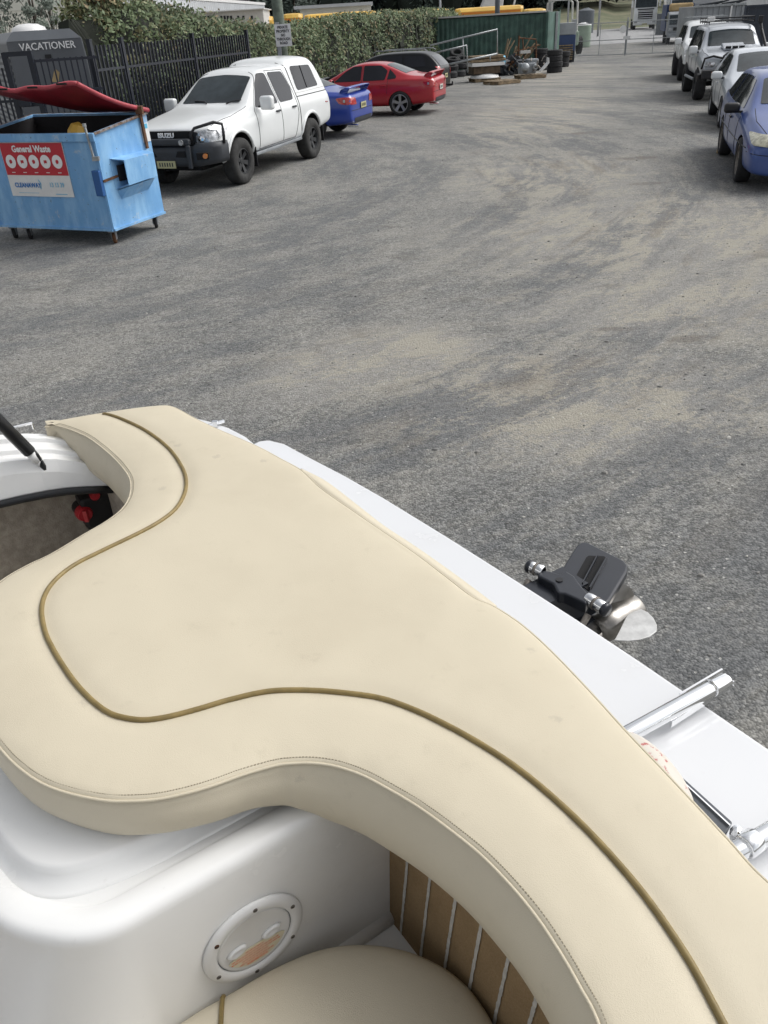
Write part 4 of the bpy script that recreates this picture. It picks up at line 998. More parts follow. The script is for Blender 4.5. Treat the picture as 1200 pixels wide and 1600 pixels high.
# black wagon beyond the red sedan
st_w = [(2.35, .30, .62, .68, .66, .55), (2.30, .26, .64, .72, .80, .66), (2.0, .24, .72, .80, .88, .72), (1.2, .24, .84, .95, .91, .76), (.85, .24, .88, 1.01, .91, .76), (.3, .24, .92, 1.30, .915, .68), (0, .24, .94, 1.44, .915, .63), (-.5, .24, .95, 1.50, .915, .63),
        (-1.6, .24, .97, 1.50, .91, .63), (-2.0, .26, .98, 1.46, .90, .63), (-2.25, .28, .98, 1.28, .88, .68), (-2.45, .30, .96, 1.06, .86, .72), (-2.52, .34, .86, .93, .80, .68)]
c3 = empty('station_wagon', place(681, 155, hd - .02, -2.35, .8), hd - .02, 'black station wagon with roof rails parked beyond the red sedan', 'car')
bv = wagon(c3, M['black_paint'], st_w, .93, 1.44, [[(.60, .98), (-.26, .99), (-.26, 1.36), (.02, 1.35), (.28, 1.22)], [(-.33, .99), (-1.12, 1.0), (-1.12, 1.38), (-.33, 1.38)], [(-1.2, 1.0), (-2.0, 1.04), (-1.9, 1.34), (-1.2, 1.38)]],
           (1.42, -1.42), .36, .80, .335, .22, .22, M['rim_silver'], 5, 1.38, [(.80, -.58), (.80, .58), (.12, .52), (.12, -.52)], [(-.58, 1.02), (.58, 1.02), (.54, 1.36), (-.54, 1.36)])
number_plate(c3, bv, 'B', 0, .70, M['plate_y'], 'BN 50', .37, .13)
for s in (-1, 1):
    b = MB(); b.tube([(.0, s * .56, 1.50), (-.1, s * .56, 1.56), (-1.9, s * .56, 1.56), (-2.0, s * .56, 1.50)], .015, 6); b.build('roof_rail', M['steel'], c3)
b = MB(); b.box((-2.62, 0, .40), (.3, .06, .06)); b.tube([(-2.76, 0, .38), (-2.76, 0, .50)], .028, 10); b.box((-2.58, 0, .36), (.06, .9, .06)); b.build('tow_bar', M['black_plastic'], c3)

# row on the right
yr = R(-106.6)
c4 = empty('hatchback', place(1152, 284, yr + .0, 1.42, -.84), yr, 'violet blue car with a black door mirror nearest on the right', 'car')
st_f = [(2.35, .24, .56, .62, .60, .50), (2.32, .20, .60, .68, .78, .60), (2.12, .20, .66, .76, .87, .68), (1.3, .21, .82, .93, .91, .76), (.95, .21, .87, 1.0, .915, .76), (.35, .21, .91, 1.28, .92, .68), (.0, .21, .93, 1.42, .92, .62), (-.5, .21, .94, 1.46, .92, .62),
        (-1.6, .22, .95, 1.44, .91, .62), (-2.0, .24, .96, 1.40, .90, .62), (-2.3, .26, .96, 1.20, .88, .68), (-2.5, .28, .94, 1.04, .86, .70), (-2.58, .34, .82, .90, .80, .66)]
bv = wagon(c4, M['slate_blue'], st_f, .92, 1.42, [[(.58, .965), (-.26, .975), (-.26, 1.33), (.0, 1.33), (.28, 1.19)], [(-.33, .975), (-1.06, .985), (-1.06, 1.35), (-.33, 1.35)], [(-1.14, .985), (-2.0, 1.02), (-1.9, 1.30), (-1.14, 1.35)]],
           (1.42, -1.42), .365, .80, .325, .215, .215, M['rim_dirty'], 5, 1.36, [(.86, -.62), (.90, 0), (.86, .62), (.12, .53), (.08, 0), (.12, -.53)], [(-.58, 1.02), (.58, 1.02), (.54, 1.32), (-.54, 1.32)],
           mirrorm=M['black_plastic'], msize=(.13, .24, .15), mx=.60, lampm=M['old_lamp'], lampz=(.60, .76), lampy=(.40, .83))
patch(bv, 'F', [(-.46, .33), (.46, .33), (.40, .46), (-.40, .46)], M['well'], 'lower_intake', c4, .006, 4, rnd_=.06)
groove(bv, 'F', [(-.86, .52), (-.6, .50), (.6, .50), (.86, .52)], c4, 'bumper_line', .006)
groove(bv, 'T', [(2.2, -.60), (1.5, -.72), (.98, -.70)], c4, 'bonnet_gap', .005); groove(bv, 'T', [(2.2, .60), (1.5, .72), (.98, .70)], c4, 'bonnet_gap', .005)
for S_ in ('R',): groove(bv, S_, [(1.9, .56), (-2.3, .58)], c4, 'rub_strip', .010, M['dark_plastic'])
wl = [c for c in c4.children if c.name.startswith('wheel')]
ck = at(1127, 236, .04)
tag(MB().box(ck, (.16, .10, .07), Matrix.Rotation(.5, 3, 'Z')).build('wheel_chock', M['sandpile'], bev=.015), 'small tan block on the ground against the rear wheel of the violet blue car', 'wheel chock')

c5 = empty('hatchback', place(1125, 199, yr, 1.32, -.82), yr, 'pale silver hatchback with a white door mirror behind the violet blue car', 'car')
st_h = [(2.10, .28, .60, .68, .62, .52), (2.06, .24, .66, .74, .78, .64), (1.85, .22, .72, .84, .86, .72), (1.2, .22, .86, .98, .89, .75), (.95, .22, .90, 1.04, .895, .75), (.35, .22, .94, 1.32, .90, .68), (.0, .22, .96, 1.46, .90, .62), (-.5, .22, .98, 1.50, .90, .62),
        (-1.4, .22, 1.0, 1.46, .89, .61), (-1.75, .24, 1.0, 1.38, .88, .61), (-2.0, .26, 1.0, 1.16, .86, .66), (-2.12, .30, .94, 1.02, .82, .66)]
bv = wagon(c5, M['silver_white'], st_h, .95, 1.46, [[(.58, 1.0), (-.26, 1.01), (-.26, 1.37), (.0, 1.36), (.28, 1.23)], [(-.33, 1.01), (-1.0, 1.02), (-1.1, 1.2), (-.9, 1.37), (-.33, 1.38)]],
           (1.32, -1.32), .35, .79, .315, .205, .21, M['rim_silver'], 5, 1.38, [(.86, -.60), (.90, 0), (.86, .60), (.12, .53), (.08, 0), (.12, -.53)], [(-.56, 1.06), (.56, 1.06), (.5, 1.34), (-.5, 1.34)],
           mirrorm=M['white_paint'], msize=(.14, .24, .16), lampz=(.64, .80), lampy=(.46, .80))
patch(bv, 'F', [(-.36, .50), (.36, .50), (.32, .60), (-.32, .60)], M['well'], 'grille', c5, .006, 4, rnd_=.05)

st_p = [(2.15, .62, 1.0, 1.10, .80, .66), (2.10, .58, 1.03, 1.15, .88, .72), (1.8, .56, 1.08, 1.22, .92, .78), (1.1, .56, 1.14, 1.28, .93, .80), (.9, .56, 1.16, 1.32, .93, .80), (.5, .56, 1.18, 1.60, .93, .74), (.25, .56, 1.2, 1.82, .93, .70), (0, .56, 1.2, 1.87, .93, .70),
        (-1.6, .56, 1.2, 1.89, .93, .70), (-2.2, .6, 1.2, 1.86, .92, .69), (-2.42, .62, 1.18, 1.5, .90, .76), (-2.5, .66, 1.1, 1.22, .86, .76)]
def fourwd(u, v, yaw_, paint, label, detail=True):
    r_ = empty('four_wheel_drive', place(u, v, yaw_, 1.48, -.86), yaw_, label, 'four wheel drive')
    bv = wagon(r_, paint, st_p, 1.2, 1.86, [[(.66, 1.25), (-.22, 1.26), (-.22, 1.72), (.22, 1.72), (.42, 1.6)], [(-.30, 1.26), (-1.05, 1.26), (-1.05, 1.73), (-.30, 1.73)], [(-1.14, 1.26), (-2.15, 1.27), (-2.1, 1.72), (-1.14, 1.73)]],
               (1.48, -1.48), .46, .82, .41, .29, .21, M['rim_black'], 6, 1.74, [(.88, -.66), (.90, 0), (.88, .66), (.36, .60), (.34, 0), (.36, -.60)], [(-.6, 1.26), (.6, 1.26), (.58, 1.7), (-.58, 1.7)],
               mirrorm=M['white_paint'] if not detail else M['white_paint'], msize=(.12, .24, .22), mx=.70, lampz=(.86, 1.02), lampy=(.48, .84), sd=2)
    return r_, bv
c6, bv = fourwd(1087, 156, R(-103.7), M['silver_paint'], 'lifted silver four wheel drive with black bull bar, snorkel and roof basket')
b = MB()
b.beam((2.52, -.93, .72), (2.52, .93, .72), .26, .22); b.beam((2.45, -.93, .62), (2.30, -.96, .66), .16, .20); b.beam((2.45, .93, .62), (2.30, .96, .66), .16, .20)
bb = b.build('bull_bar', M['black_plastic'], c6, bev=.03)
b = MB(); b.tube([(2.56, -.40, .80), (2.54, -.40, 1.16), (2.50, -.30, 1.22), (2.50, .30, 1.22), (2.54, .40, 1.16), (2.56, .40, .80)], .03, 8)
for s in (-1, 1): b.tube([(2.52, s * .40, 1.10), (2.42, s * .66, 1.16), (2.28, s * .86, 1.10), (2.30, s * .92, .84)], .028, 8)
b.build('bar_hoops', M['black_plastic'], bb, smooth=True)
for s in (-1, 1):
    b = MB(); b.lathe([(0.001, .05), (.095, .045), (.105, .02), (.09, -.04), (.03, -.07)], (2.58, s * .26, 1.02), (1, 0, 0), 20, closed=False); b.build('spot_lamp', M['old_lamp'], bb, smooth=True)
    b = MB(); b.box((2.66, s * .60, .76), (.02, .16, .05)); b.build('indicator', M['orange_lamp'], bb)
patch(bv, 'F', [(-.42, .82), (.42, .82), (.42, 1.04), (-.42, 1.04)], M['well'], 'grille', c6, .01, 4, rnd_=.03)
b = MB(); b.loft([[Vector((1.62, y, 1.24)), Vector((1.62, y, 1.30)), Vector((1.0, y, 1.42)), Vector((.95, y, 1.30))] for y in (-.30, .30)]); sc_ = b.build('bonnet_scoop', M['silver_paint'], c6, bev=.03)
b = MB()
for k in (-1, 0, 1): b.box((1.625, k * .18, 1.325), (.05, .15, .055))
b.build('scoop_slot', M['well'], sc_)
b = MB(); b.tube([(.95, .95, 1.10), (.80, .97, 1.25), (.40, .84, 1.70), (.30, .80, 1.88)], .045, 8); b.box((.32, .79, 1.95), (.10, .12, .18)); b.build('snorkel', M['black_plastic'], c6, smooth=False, bev=.01)
b = MB()
for s in (-1, 1): b.tube([(.3, s * .62, 2.03), (-1.9, s * .62, 2.03)], .02, 6); b.tube([(.3, s * .62, 1.93), (-1.9, s * .62, 1.93)], .02, 6)
for k in range(9): b.beam((.3 - k * .27, -.62, 1.945), (.3 - k * .27, .62, 1.945), .05, .02)
for s in (-1, 1):
    for k in range(5): b.beam((.3 - k * .54, s * .62, 1.88), (.3 - k * .54, s * .62, 2.03), .02, .02)
b.tube([(.3, -.62, 2.03), (.3, .62, 2.03)], .02, 6)
b.build('roof_basket', M['black_plastic'], c6)
for y in (-.60,):
    b = MB(); b.box((.42, y, 2.02), (.14, .20, .12)); b.build('work_light', M['white'], c6, bev=.02)
b = MB(); b.tube([(1.0, -.95, .52), (-1.0, -.97, .50)], .04, 8); b.build('side_step', M['grey_metal'], c6)
b = MB(); b.box((0, 0, .55), (4.0, .8, .22)); b.beam((1.48, -.8, .42), (1.48, .8, .42), .12, .12); b.beam((-1.48, -.8, .42), (-1.48, .8, .42), .12, .12); b.build('chassis', M['well'], c6)
groove(bv, 'T', [(2.0, -.74), (1.5, -.80), (.95, -.80)], c6, 'bonnet_gap', .006)

c7, bv = fourwd(1062, 126, R(-105), M['white_paint'], 'white four wheel drive parked behind the silver one with the roof basket')
patch(bv, 'F', [(-.40, .84), (.40, .84), (.40, 1.02), (-.40, 1.02)], M['grey_metal'], 'grille', c7, .01, 4, rnd_=.03)
b = MB(); b.box((2.25, 0, .72), (.25, 1.8, .30)); b.build('bumper', M['white_paint'], c7, bev=.06)
for s in (-1, 1):
    b = MB(); b.box((2.38, s * .62, .72), (.03, .24, .10)); b.build('fog_lamp_recess', M['well'], c7, bev=.01)
b = MB(); b.beam((-.1, -.7, 1.99), (-.1, .7, 1.99), .1, .03); b.beam((-1.5, -.7, 1.99), (-1.5, .7, 1.99), .1, .03); b.build('roof_rack', M['steel'], c7)

# ---- trucks
def cab(b, w_, z0, z1, d, nose=.06): pass
tp = at(1006, 46, 0)
tk = empty('truck', (tp.x, tp.y, 0), R(-104), 'white cab-over truck standing beyond the mesh gate', 'truck'); tk.scale = (1.14, 1.14, 1.14)
k = .96
b = MB(); b.loft([[Vector((x, y, z)) for x, z in ((0, .75), (.08, 1.5), (-.02, 2.0), (-.22, 2.95), (-.5, 3.25), (-2.1, 3.3), (-2.1, .75))] for y in (-1.2, 1.2)]); b.build('cab', M['white_paint'], tk, bev=.08, seg=3)
b = MB(); b.loft([[Vector((x, y, z)) for x, z in ((.03, 2.02), (-.20, 2.88), (-.24, 2.88), (-.01, 2.02))] for y in (-1.08, 1.08)]); b.build('windscreen', M['screen'], tk)
b = MB(); b.box((-.12, 0, 3.02), (.3, 2.3, .10)); b.build('sun_visor', M['glass'], tk, bev=.02)
b = MB(); b.box((.09, 0, 1.35), (.06, 1.5, .75)); g_ = b.build('grille', M['well'], tk, bev=.02)
b = MB()
for q in range(4): b.box((.13, 0, 1.08 + q * .19), (.04, 1.5, .06))
b.build('grille_bars', M['white_paint'], g_)
b = MB(); b.box((.08, 0, 1.86), (.03, 1.7, .10)); b.build('badge_band', M['dark'], tk)
b = MB(); b.box((.10, 0, .62), (.4, 2.42, .42)); bm_ = b.build('bumper', M['white_paint'], tk, bev=.08)
for s in (-1, 1):
    b = MB(); b.box((.30, s * .95, .72), (.06, .36, .22)); b.build('headlight', M['lamp'], tk, bev=.04)
    b = MB(); b.box((-.2, s * 1.42, 2.35), (.12, .18, .60)); b.build('mirror', M['white_paint'], tk, bev=.04)
    b = MB(); b.beam((-.25, s * 1.2, 2.75), (-.2, s * 1.42, 2.62), .04, .04); b.build('mirror_arm', M['dark'], tk)
    for x in (-.9, -4.6, -5.9): wheel(tk, x, s * 1.02, .50, .30, .29, M['steel'], 8)
b = MB(); b.box((.32, 0, .5), (.02, .5, .12)); b.build('number_plate', M['plate_y'], tk)
b = MB(); b.box((-4.9, 0, 2.15), (5.2, 2.4, 2.4)); b.build('load_box', M['offwhite'], tk, bev=.03)
b = MB(); b.box((-3.6, 0, .8), (7.0, .9, .25)); b.build('chassis', M['well'], tk)

def small_truck(name, p, yw, label, cabm, boxm, wd, zc, boxz, scale=1, bl=4.2):
    r_ = empty(name, p, yw, label, 'truck')
    b = MB(); b.loft([[Vector((x, y, z)) for x, z in ((0, .55), (.05, 1.15), (-.35, zc - .15), (-.6, zc), (-1.5, zc), (-1.5, .55))] for y in (-wd / 2, wd / 2)]); b.build('cab', cabm, r_, bev=.07, seg=3)
    b = MB(); b.loft([[Vector((x, y, z)) for x, z in ((.05, 1.24), (-.30, zc - .2), (-.34, zc - .2), (0, 1.22))] for y in (-wd / 2 + .1, wd / 2 - .1)]); b.build('windscreen', M['screen'], r_)
    b = MB(); b.box((.05, 0, .95), (.04, wd * .55, .2)); b.build('grille', M['well'], r_)
    b = MB(); b.box((.05, 0, .55), (.2, wd, .25)); b.build('bumper', M['grey_metal'], r_, bev=.03)
    for s in (-1, 1):
        b = MB(); b.box((.06, s * wd * .40, .92), (.05, .26, .18)); b.build('headlight', M['lamp'], r_, bev=.03)
        b = MB(); b.box((-.2, s * (wd / 2 + .16), 1.6), (.08, .14, .34)); b.build('mirror', M['dark_plastic'], r_, bev=.03)
        b = MB(); b.box((-.85, s * (wd / 2 + .004), 1.65), (.7, .01, .5)); b.build('window', M['glass'], r_)
        for x in (-.8, -3.9): wheel(r_, x, s * (wd / 2 - .18), .40, .24, .22, M['rim_dirty'], 6)
    b = MB(); b.box((-1.65 - bl / 2, 0, boxz[0] / 2 + boxz[1] / 2), (bl, wd + .12, boxz[1] - boxz[0])); b.build('load_box', boxm, r_, bev=.02)
    b = MB(); b.box((-2.6, 0, .55), (4.5, .8, .2)); b.build('chassis', M['well'], r_)
    return r_
q = at(1060, 69, 0)
r_ = small_truck('box_truck', (q.x, q.y, 0), R(-104), 'small grey truck with a navy box right of the mesh gate', M['grey_metal'], M['navy'], 1.75, 2.0, (.8, 2.45))
b = MB(); b.box((-1.25, 0, 2.25), (.8, 1.6, .5)); b.build('air_deflector', M['sandpile'], r_, bev=.15, seg=3)
q = at(1062, 46, 0); q = over(1066, 104)
bus = empty('coach', (q.x, q.y, 0), R(-104), 'grey coach with a wide windscreen beyond the gate right of the white truck', 'bus')
b = MB(); b.loft([[Vector((x, y, z)) for x, z in ((0, .5), (.1, 1.4), (-.1, 3.0), (-.3, 3.3), (-10, 3.3), (-10, .5))] for y in (-1.25, 1.25)]); b.build('body', M['silver_paint'], bus, bev=.1, seg=3)
b = MB(); b.loft([[Vector((x, y, z)) for x, z in ((.11, 1.5), (-.07, 2.85), (-.12, 2.85), (.04, 1.5))] for y in (-1.12, 1.12)]); b.build('windscreen', M['screen'], bus)
b = MB(); b.box((.06, 0, 1.0), (.06, 2.2, .7)); b.build('front_panel', M['dark_plastic'], bus, bev=.03)
for s in (-1, 1):
    b = MB(); b.box((-5, s * 1.255, 2.3), (9, .01, .9)); b.build('side_windows', M['glass'], bus)
    for x in (-1.8, -8): wheel(bus, x, s * 1.05, .48, .28, .28, M['steel'], 8)

# ------------------------------------------------------------ right hand boundary
p0, p1 = over(1166, 46), over(1166, 46) + Vector((14, -6, 0))
root = empty('sheet_fence', p0, 0, 'dark slate corrugated sheet fence behind the silver four wheel drive at the right edge', 'fence')
b = MB(); n = 90
for k in range(n):
    a_ = p0.lerp(p1, k / n); c_ = p0.lerp(p1, (k + 1) / n)
    ztop = 2.18 + (.10 if k % 9 == 4 else 0)
    off = Vector((.4, .9, 0)) * (.03 if k % 2 else 0)
    b.add([a_ + off, c_ + off, c_ + off + Vector((0, 0, 2.16)), a_ + off + Vector((0, 0, 2.16))], [(0, 1, 2, 3)])
b.build('sheet', M['colorbond'], root, True)
b = MB(); b.beam(p0 + Vector((0, -.05, 2.18)), p1 + Vector((0, -.05, 2.18)), .06, .08); b.build('top_rail', M['colorbond'], root, True)
b = MB(); b.box(p0 + Vector((1.25, -.7, 1.95)), (.03, .02, .62), Matrix.Rotation(.25, 3, 'Y')); b.build('white_streak', M['white'], root, True)
for k in (0, .25, .5, .75, 1):
    q = p0.lerp(p1, k); b = MB(); b.box((q.x, q.y - .06, 1.12), (.08, .08, 2.24)); b.build('fence_post', M['colorbond'], root, True)
def block(name, label, cat, u0, u1, v, D, depth, m_, rib=0, zbase=0, extra=None):
    a_, c_ = over(u0, D), over(u1, D); zt2 = hz((u0 + u1) / 2, v, D)
    root = empty(name, ((a_.x + c_.x) / 2, D, 0), 0, label, cat)
    b = MB(); b.box(((a_.x + c_.x) / 2, D + depth / 2, (zt2 + zbase) / 2), (c_.x - a_.x, depth, zt2 - zbase)); b.build('wall', m_, root, True, bev=.02)
    if rib:
        b = MB(); W_ = c_.x - a_.x; n = int(W_ / rib)
        for k in range(n): b.box((a_.x + (k + .5) * W_ / n, D - .02, (zt2 + zbase) / 2), (.05, .05, zt2 - zbase - .05))
        b.build('ribs', m_, root, True)
    return root, a_, c_, zt2
r_, a_, c_, zt2 = block('shipping_container', 'pale zinc grey container behind the roof basket of the silver four wheel drive', 'container', 1086, 1166, 8, 50, 2.4, M['zinc'], .28)
b = MB(); b.beam(Vector((a_.x, 49.95, zt2)), Vector((c_.x, 49.95, zt2)), .1, .1); b.build('top_rail', M['steel'], r_, True)
b = MB(); b.box(((a_.x + c_.x) / 2 + .6, 49.93, zt2 / 2), (.08, .06, zt2)); b.build('door_post', M['white'], r_, True)
root = empty('machine_scraps', over(1128, 49.6), 0, 'dark scrap lying on top of the pale zinc container', 'scrap'); root.location.z = zt2
b = MB(); q = over(1122, 50.6)
for k in range(6): b.beam(Vector((q.x - 1 + k * .4, 50.6, zt2 + .05)), Vector((q.x - .2 + k * .35, 50.4, zt2 + .12 + .05 * (k % 3))), .1, .08)
b.build('metal_bits', M['dark_plastic'], root, True)
r_, a_, c_, z_ = block('shed', 'white walled shed beyond the zinc container at the top right', 'building', 1122, 1330, -26, 66, 5, M['rib_wall'], 1.2)
b = MB(); b.box(((a_.x + c_.x) / 2, 68.4, z_ + .15), (c_.x - a_.x + 1, 6, .3)); b.build('roof', M['roof_grey'], r_, True)
b = MB(); b.box((a_.x + 8, 65.95, 1.7), (4, .1, 3.4)); b.build('roller_door', M['offwhite'], r_, True)
# dark vehicle / bin shape left of the coach
r_, a_, c_, z_ = block('skip_bin', 'slate skip bin in front of the coach beyond the gate', 'skip bin', 1041, 1066, 20, 88, 2.4, M['tank_dark'], .5)

# ------------------------------------------------------------ mesh gate across the yard
G0, G1 = at(895, 90, 0), at(1062, 84, 0)
G0.z = G1.z = 0
def gz(v, u): return None
root = empty('mesh_gate', (G0 + G1) / 2, 0, 'wide galvanised double mesh gate closing the far end of the yard', 'gate')
hG = 1.72
mesh_m, t, bs_ = newmat('chain_mesh')
for leaf in (0, 1):
    A_, B_ = G0.lerp(G1, leaf * .5 + .006), G0.lerp(G1, leaf * .5 + .494)
    b = MB()
    for z in (.08, .84, hG): b.tube([A_ + Vector((0, 0, z)), B_ + Vector((0, 0, z))], .022, 6)
    for k in (0, .5, 1): q = A_.lerp(B_, k); b.tube([q + Vector((0, 0, .08)), q + Vector((0, 0, hG))], .022, 6)
    lf = b.build('gate_leaf', M['steel'], root, True)
    b = MB(); Ld = (B_ - A_); n = 46
    for k in range(n):
        for sg in (1, -1):
            x0 = k / n; x1_ = x0 + sg * (hG / Ld.length)
            zA, zB = .08, hG
            if x1_ > 1: zB = .08 + (hG - .08) * (1 - x0) / (x1_ - x0); x1_ = 1
            if x1_ < 0: zB = .08 + (hG - .08) * (x0) / (x0 - x1_); x1_ = 0
            b.tube([A_ + Ld * x0 + Vector((0, 0, zA)), A_ + Ld * x1_ + Vector((0, 0, zB))], .0022, 3, cap=False)
    b.build('wire_mesh', M['steel'], lf, False)
for k, hh in ((0, 2.0), (.5, 1.95), (1, 2.0)):
    q = G0.lerp(G1, k); b = MB(); b.tube([q + Vector((0, 0, 0)), q + Vector((0, 0, hh))], .05 if k != .5 else .035, 8); b.build('gate_post', M['steel'] if k != .5 else M['grey_metal'], root, True)
q = G0.lerp(G1, .5)
b = MB(); b.disc(q + Vector((-.25, -.03, 1.36)), (0, -1, 0), .2, .01, 16); b.box(q + Vector((0, -.05, .92)), (.42, .02, .18)); b.build('round_notice', M['white'], root, True)
# tanks, poles and cabinets around the gate
def tank(u, vb, r0, h_, m_, label):
    p = at(u, vb, 0); b = MB(); prof = [(0.001, 0)]
    n = 22
    for k in range(n + 1): prof.append((r0 + (.012 if k % 2 else 0), h_ * k / n))
    prof += [(r0 * .9, h_ + .05), (r0 * .3, h_ + r0 * .24), (r0 * .28, h_ + r0 * .30), (0.001, h_ + r0 * .30)]
    root = empty('water_tank', p, 0, label, 'water tank')
    b.lathe(prof, (0, 0, 0), (0, 0, 1), 32, closed=False); b.build('tank_wall', m_, root, smooth=True)
    b = MB(); b.lathe([(r0 * 1.01, h_), (r0 * .9, h_ + .055), (r0 * .3, h_ + r0 * .25), (r0 * .28, h_ + r0 * .31), (0.001, h_ + r0 * .31)], (0, 0, 0), (0, 0, 1), 32, closed=False); b.build('tank_lid', M['rib_wall'] if m_ is M['tank'] else M['tank_dark'], root)
tank(909, 74, .62, 1.45, M['tank'], 'pale green corrugated water tank with a white lid behind the mesh gate')
tank(914, 52, .95, 2.35, M['tank_dark'], 'dark slate water tank standing behind the pale green one')
def pole(u, D, h_, r_, m_, label, cat='pole', name='street_pole'):
    b = MB(); p = over(u, D); b.tube([p, p + Vector((0, 0, h_))], [r_, r_ * .8], 10); return tag(b.build(name, m_, smooth=True), label, cat)
pole(777, 57, 7, .17, M['tank_dark'], 'thick dark steel post rising behind the green container', 'post', 'steel_post')
pole(859, 75, 8, .13, M['steel'], 'pale slim pole right of the green container top', 'post', 'steel_post')
pole(937, 96, 9, .11, M['steel'], 'pale slim pole beyond the left leaf of the mesh gate', 'post', 'steel_post')
pole(888, 108, 9, .11, M['steel'], 'slim pole in front of the dark woodland left of the mesh gate', 'post', 'steel_post')
pole(688, 80, 6, .1, M['steel'], 'slim pale pole above the left end of the green container', 'post', 'steel_post')
# cabinet and slatted stack left of the gate
q = at(880, 98, 0)
root = empty('tool_cabinet', q, 0, 'upright cabinet, pale grey above and navy below, left of the mesh gate', 'cabinet')
zt3 = 2.0
b = MB(); b.box((q.x, q.y, 1.62), (1.0, .8, .55)); b.build('upper_part', M['zinc'], root, True, bev=.02)
b = MB(); b.box((q.x, q.y, .95), (1.02, .82, .75)); b.build('lower_part', M['navy'], root, True, bev=.02)
b = MB(); b.box((q.x, q.y, .3), (1.0, .8, .55)); b.build('plinth', M['dark'], root, True)
b = MB()
for k in range(7): b.box((q.x - .05, q.y - .45, .18 + k * .11), (.85, .08, .055))
tag(b.build('slat_stack', M['wood'], bev=.004), 'stack of pale timber slats leaning at the foot of the cabinet', 'timber')
b = MB(); p = at(897, 92, 0); b.box((p.x - .1, p.y, 1.0), (.22, .22, 2.0)); tag(b.build('gate_pillar', M['steel'], bev=.01), 'square grey steel pillar at the left end of the mesh gate', 'post')
for k, (u, m_, lab) in enumerate([(858, 'offwhite', 'cream upright post at the right end of the green container'), (866, 'steel', 'grey upright post beside the cream one at the container end')]):
    p = at(u, 104, 0); b = MB(); b.box((p.x, p.y, 1.22), (.16 if k == 0 else .12, .12, 2.44)); tag(b.build('upright_post', M[m_], bev=.01), lab, 'post')
# old open frame vehicle behind the cabinet
q = over(882, 60); root = empty('tractor_frame', q, 0, 'pale open cab frame of a machine behind the cabinet left of the gate', 'machine')
b = MB(); 
for dx, dy in ((-.9, 0), (.9, 0), (-.9, 1.4), (.9, 1.4)): b.tube([q + Vector((dx, dy, .6)), q + Vector((dx * .9, dy, 2.9)), q + Vector((dx * .7, dy, 3.05))], .06, 6)
b.box(q + Vector((0, .7, 3.07)), (1.5, 1.7, .10)); b.build('roll_cage', M['offwhite'], root, True)
b = MB(); b.box(q + Vector((0, .7, .9)), (1.9, 2.2, .8)); b.build('body', M['tank'], root, True, bev=.08)
b = MB()
for s in (-1, 1): b.disc(q + Vector((s * 1.0, 0.2, .5)), (s, 0, 0), .5, .25, 20)
b.build('wheel', M['tyre'], root, True)

# ------------------------------------------------------------ green container
P1 = at(854, 107, 0); P1.z = 0
P0c = over(678, P1.y + .3); Dk = P1.y
while (P0c - P1).length < 6.06 and Dk < 60: Dk += .1; P0c = over(678, Dk)
print('container', P0c, P1)
d = (P1 - P0c).normalized(); nb = Vector((-d.y, d.x, 0)); 
if nb.y < 0: nb = -nb
root = empty('shipping_container', (P0c + P1) / 2, 0, 'dark green corrugated shipping container at the end of the hedge', 'container')
hC = 2.50; L = (P1 - P0c).length
b = MB(); path = []; n = 22
for k in range(n):
    x = .12 + (L - .24) * k / n; w1 = (L - .24) / n
    path += [(x, 0), (x + w1 * .30, 0), (x + w1 * .5, .045), (x + w1 * .8, .045)]
path.append((L - .12, 0))
for (x0_, o0), (x1_, o1) in zip(path[:-1], path[1:]):
    a_ = P0c + d * x0_ + nb * (o0 + .02); c_ = P0c + d * x1_ + nb * (o1 + .02)
    b.add([a_ + Vector((0, 0, .15)), c_ + Vector((0, 0, .15)), c_ + Vector((0, 0, hC - .1)), a_ + Vector((0, 0, hC - .1))], [(0, 1, 2, 3)])
b.add([P0c + nb * .1 + Vector((0, 0, .1)), P0c + d * L + nb * .1 + Vector((0, 0, .1)), P0c + d * L + nb * 2.4 + Vector((0, 0, .1)), P0c + nb * 2.4 + Vector((0, 0, .1)),
       P0c + nb * .1 + Vector((0, 0, hC - .05)), P0c + d * L + nb * .1 + Vector((0, 0, hC - .05)), P0c + d * L + nb * 2.4 + Vector((0, 0, hC - .05)), P0c + nb * 2.4 + Vector((0, 0, hC - .05))],
      [(0, 1, 2, 3), (4, 5, 6, 7), (1, 2, 6, 5), (0, 3, 7, 4), (2, 3, 7, 6)])
b.build('corrugated_wall', M['green_box'], root, True)
b = MB()
for x in (.06, L - .06):
    for y in (0, 2.4): q = P0c + d * x + nb * y; b.beam(q + Vector((0, 0, 0)), q + Vector((0, 0, hC)), .14, .12, d)
b.beam(P0c + Vector((0, 0, .08)), P1 + Vector((0, 0, .08)), .12, .14); b.build('frame', M['green_box'], root, True, bev=.01)
b = MB(); b.beam(P0c + Vector((0, 0, hC - .02)) - nb * .02, P1 + Vector((0, 0, hC - .02)) - nb * .02, .10, .075); b.add([P0c + Vector((0, 0, hC + .01)), P1 + Vector((0, 0, hC + .01)), P1 + nb * 2.4 + Vector((0, 0, hC + .01)), P0c + nb * 2.4 + Vector((0, 0, hC + .01))], [(0, 1, 2, 3)])
b.build('roof_edge', M['offwhite'], root, True)

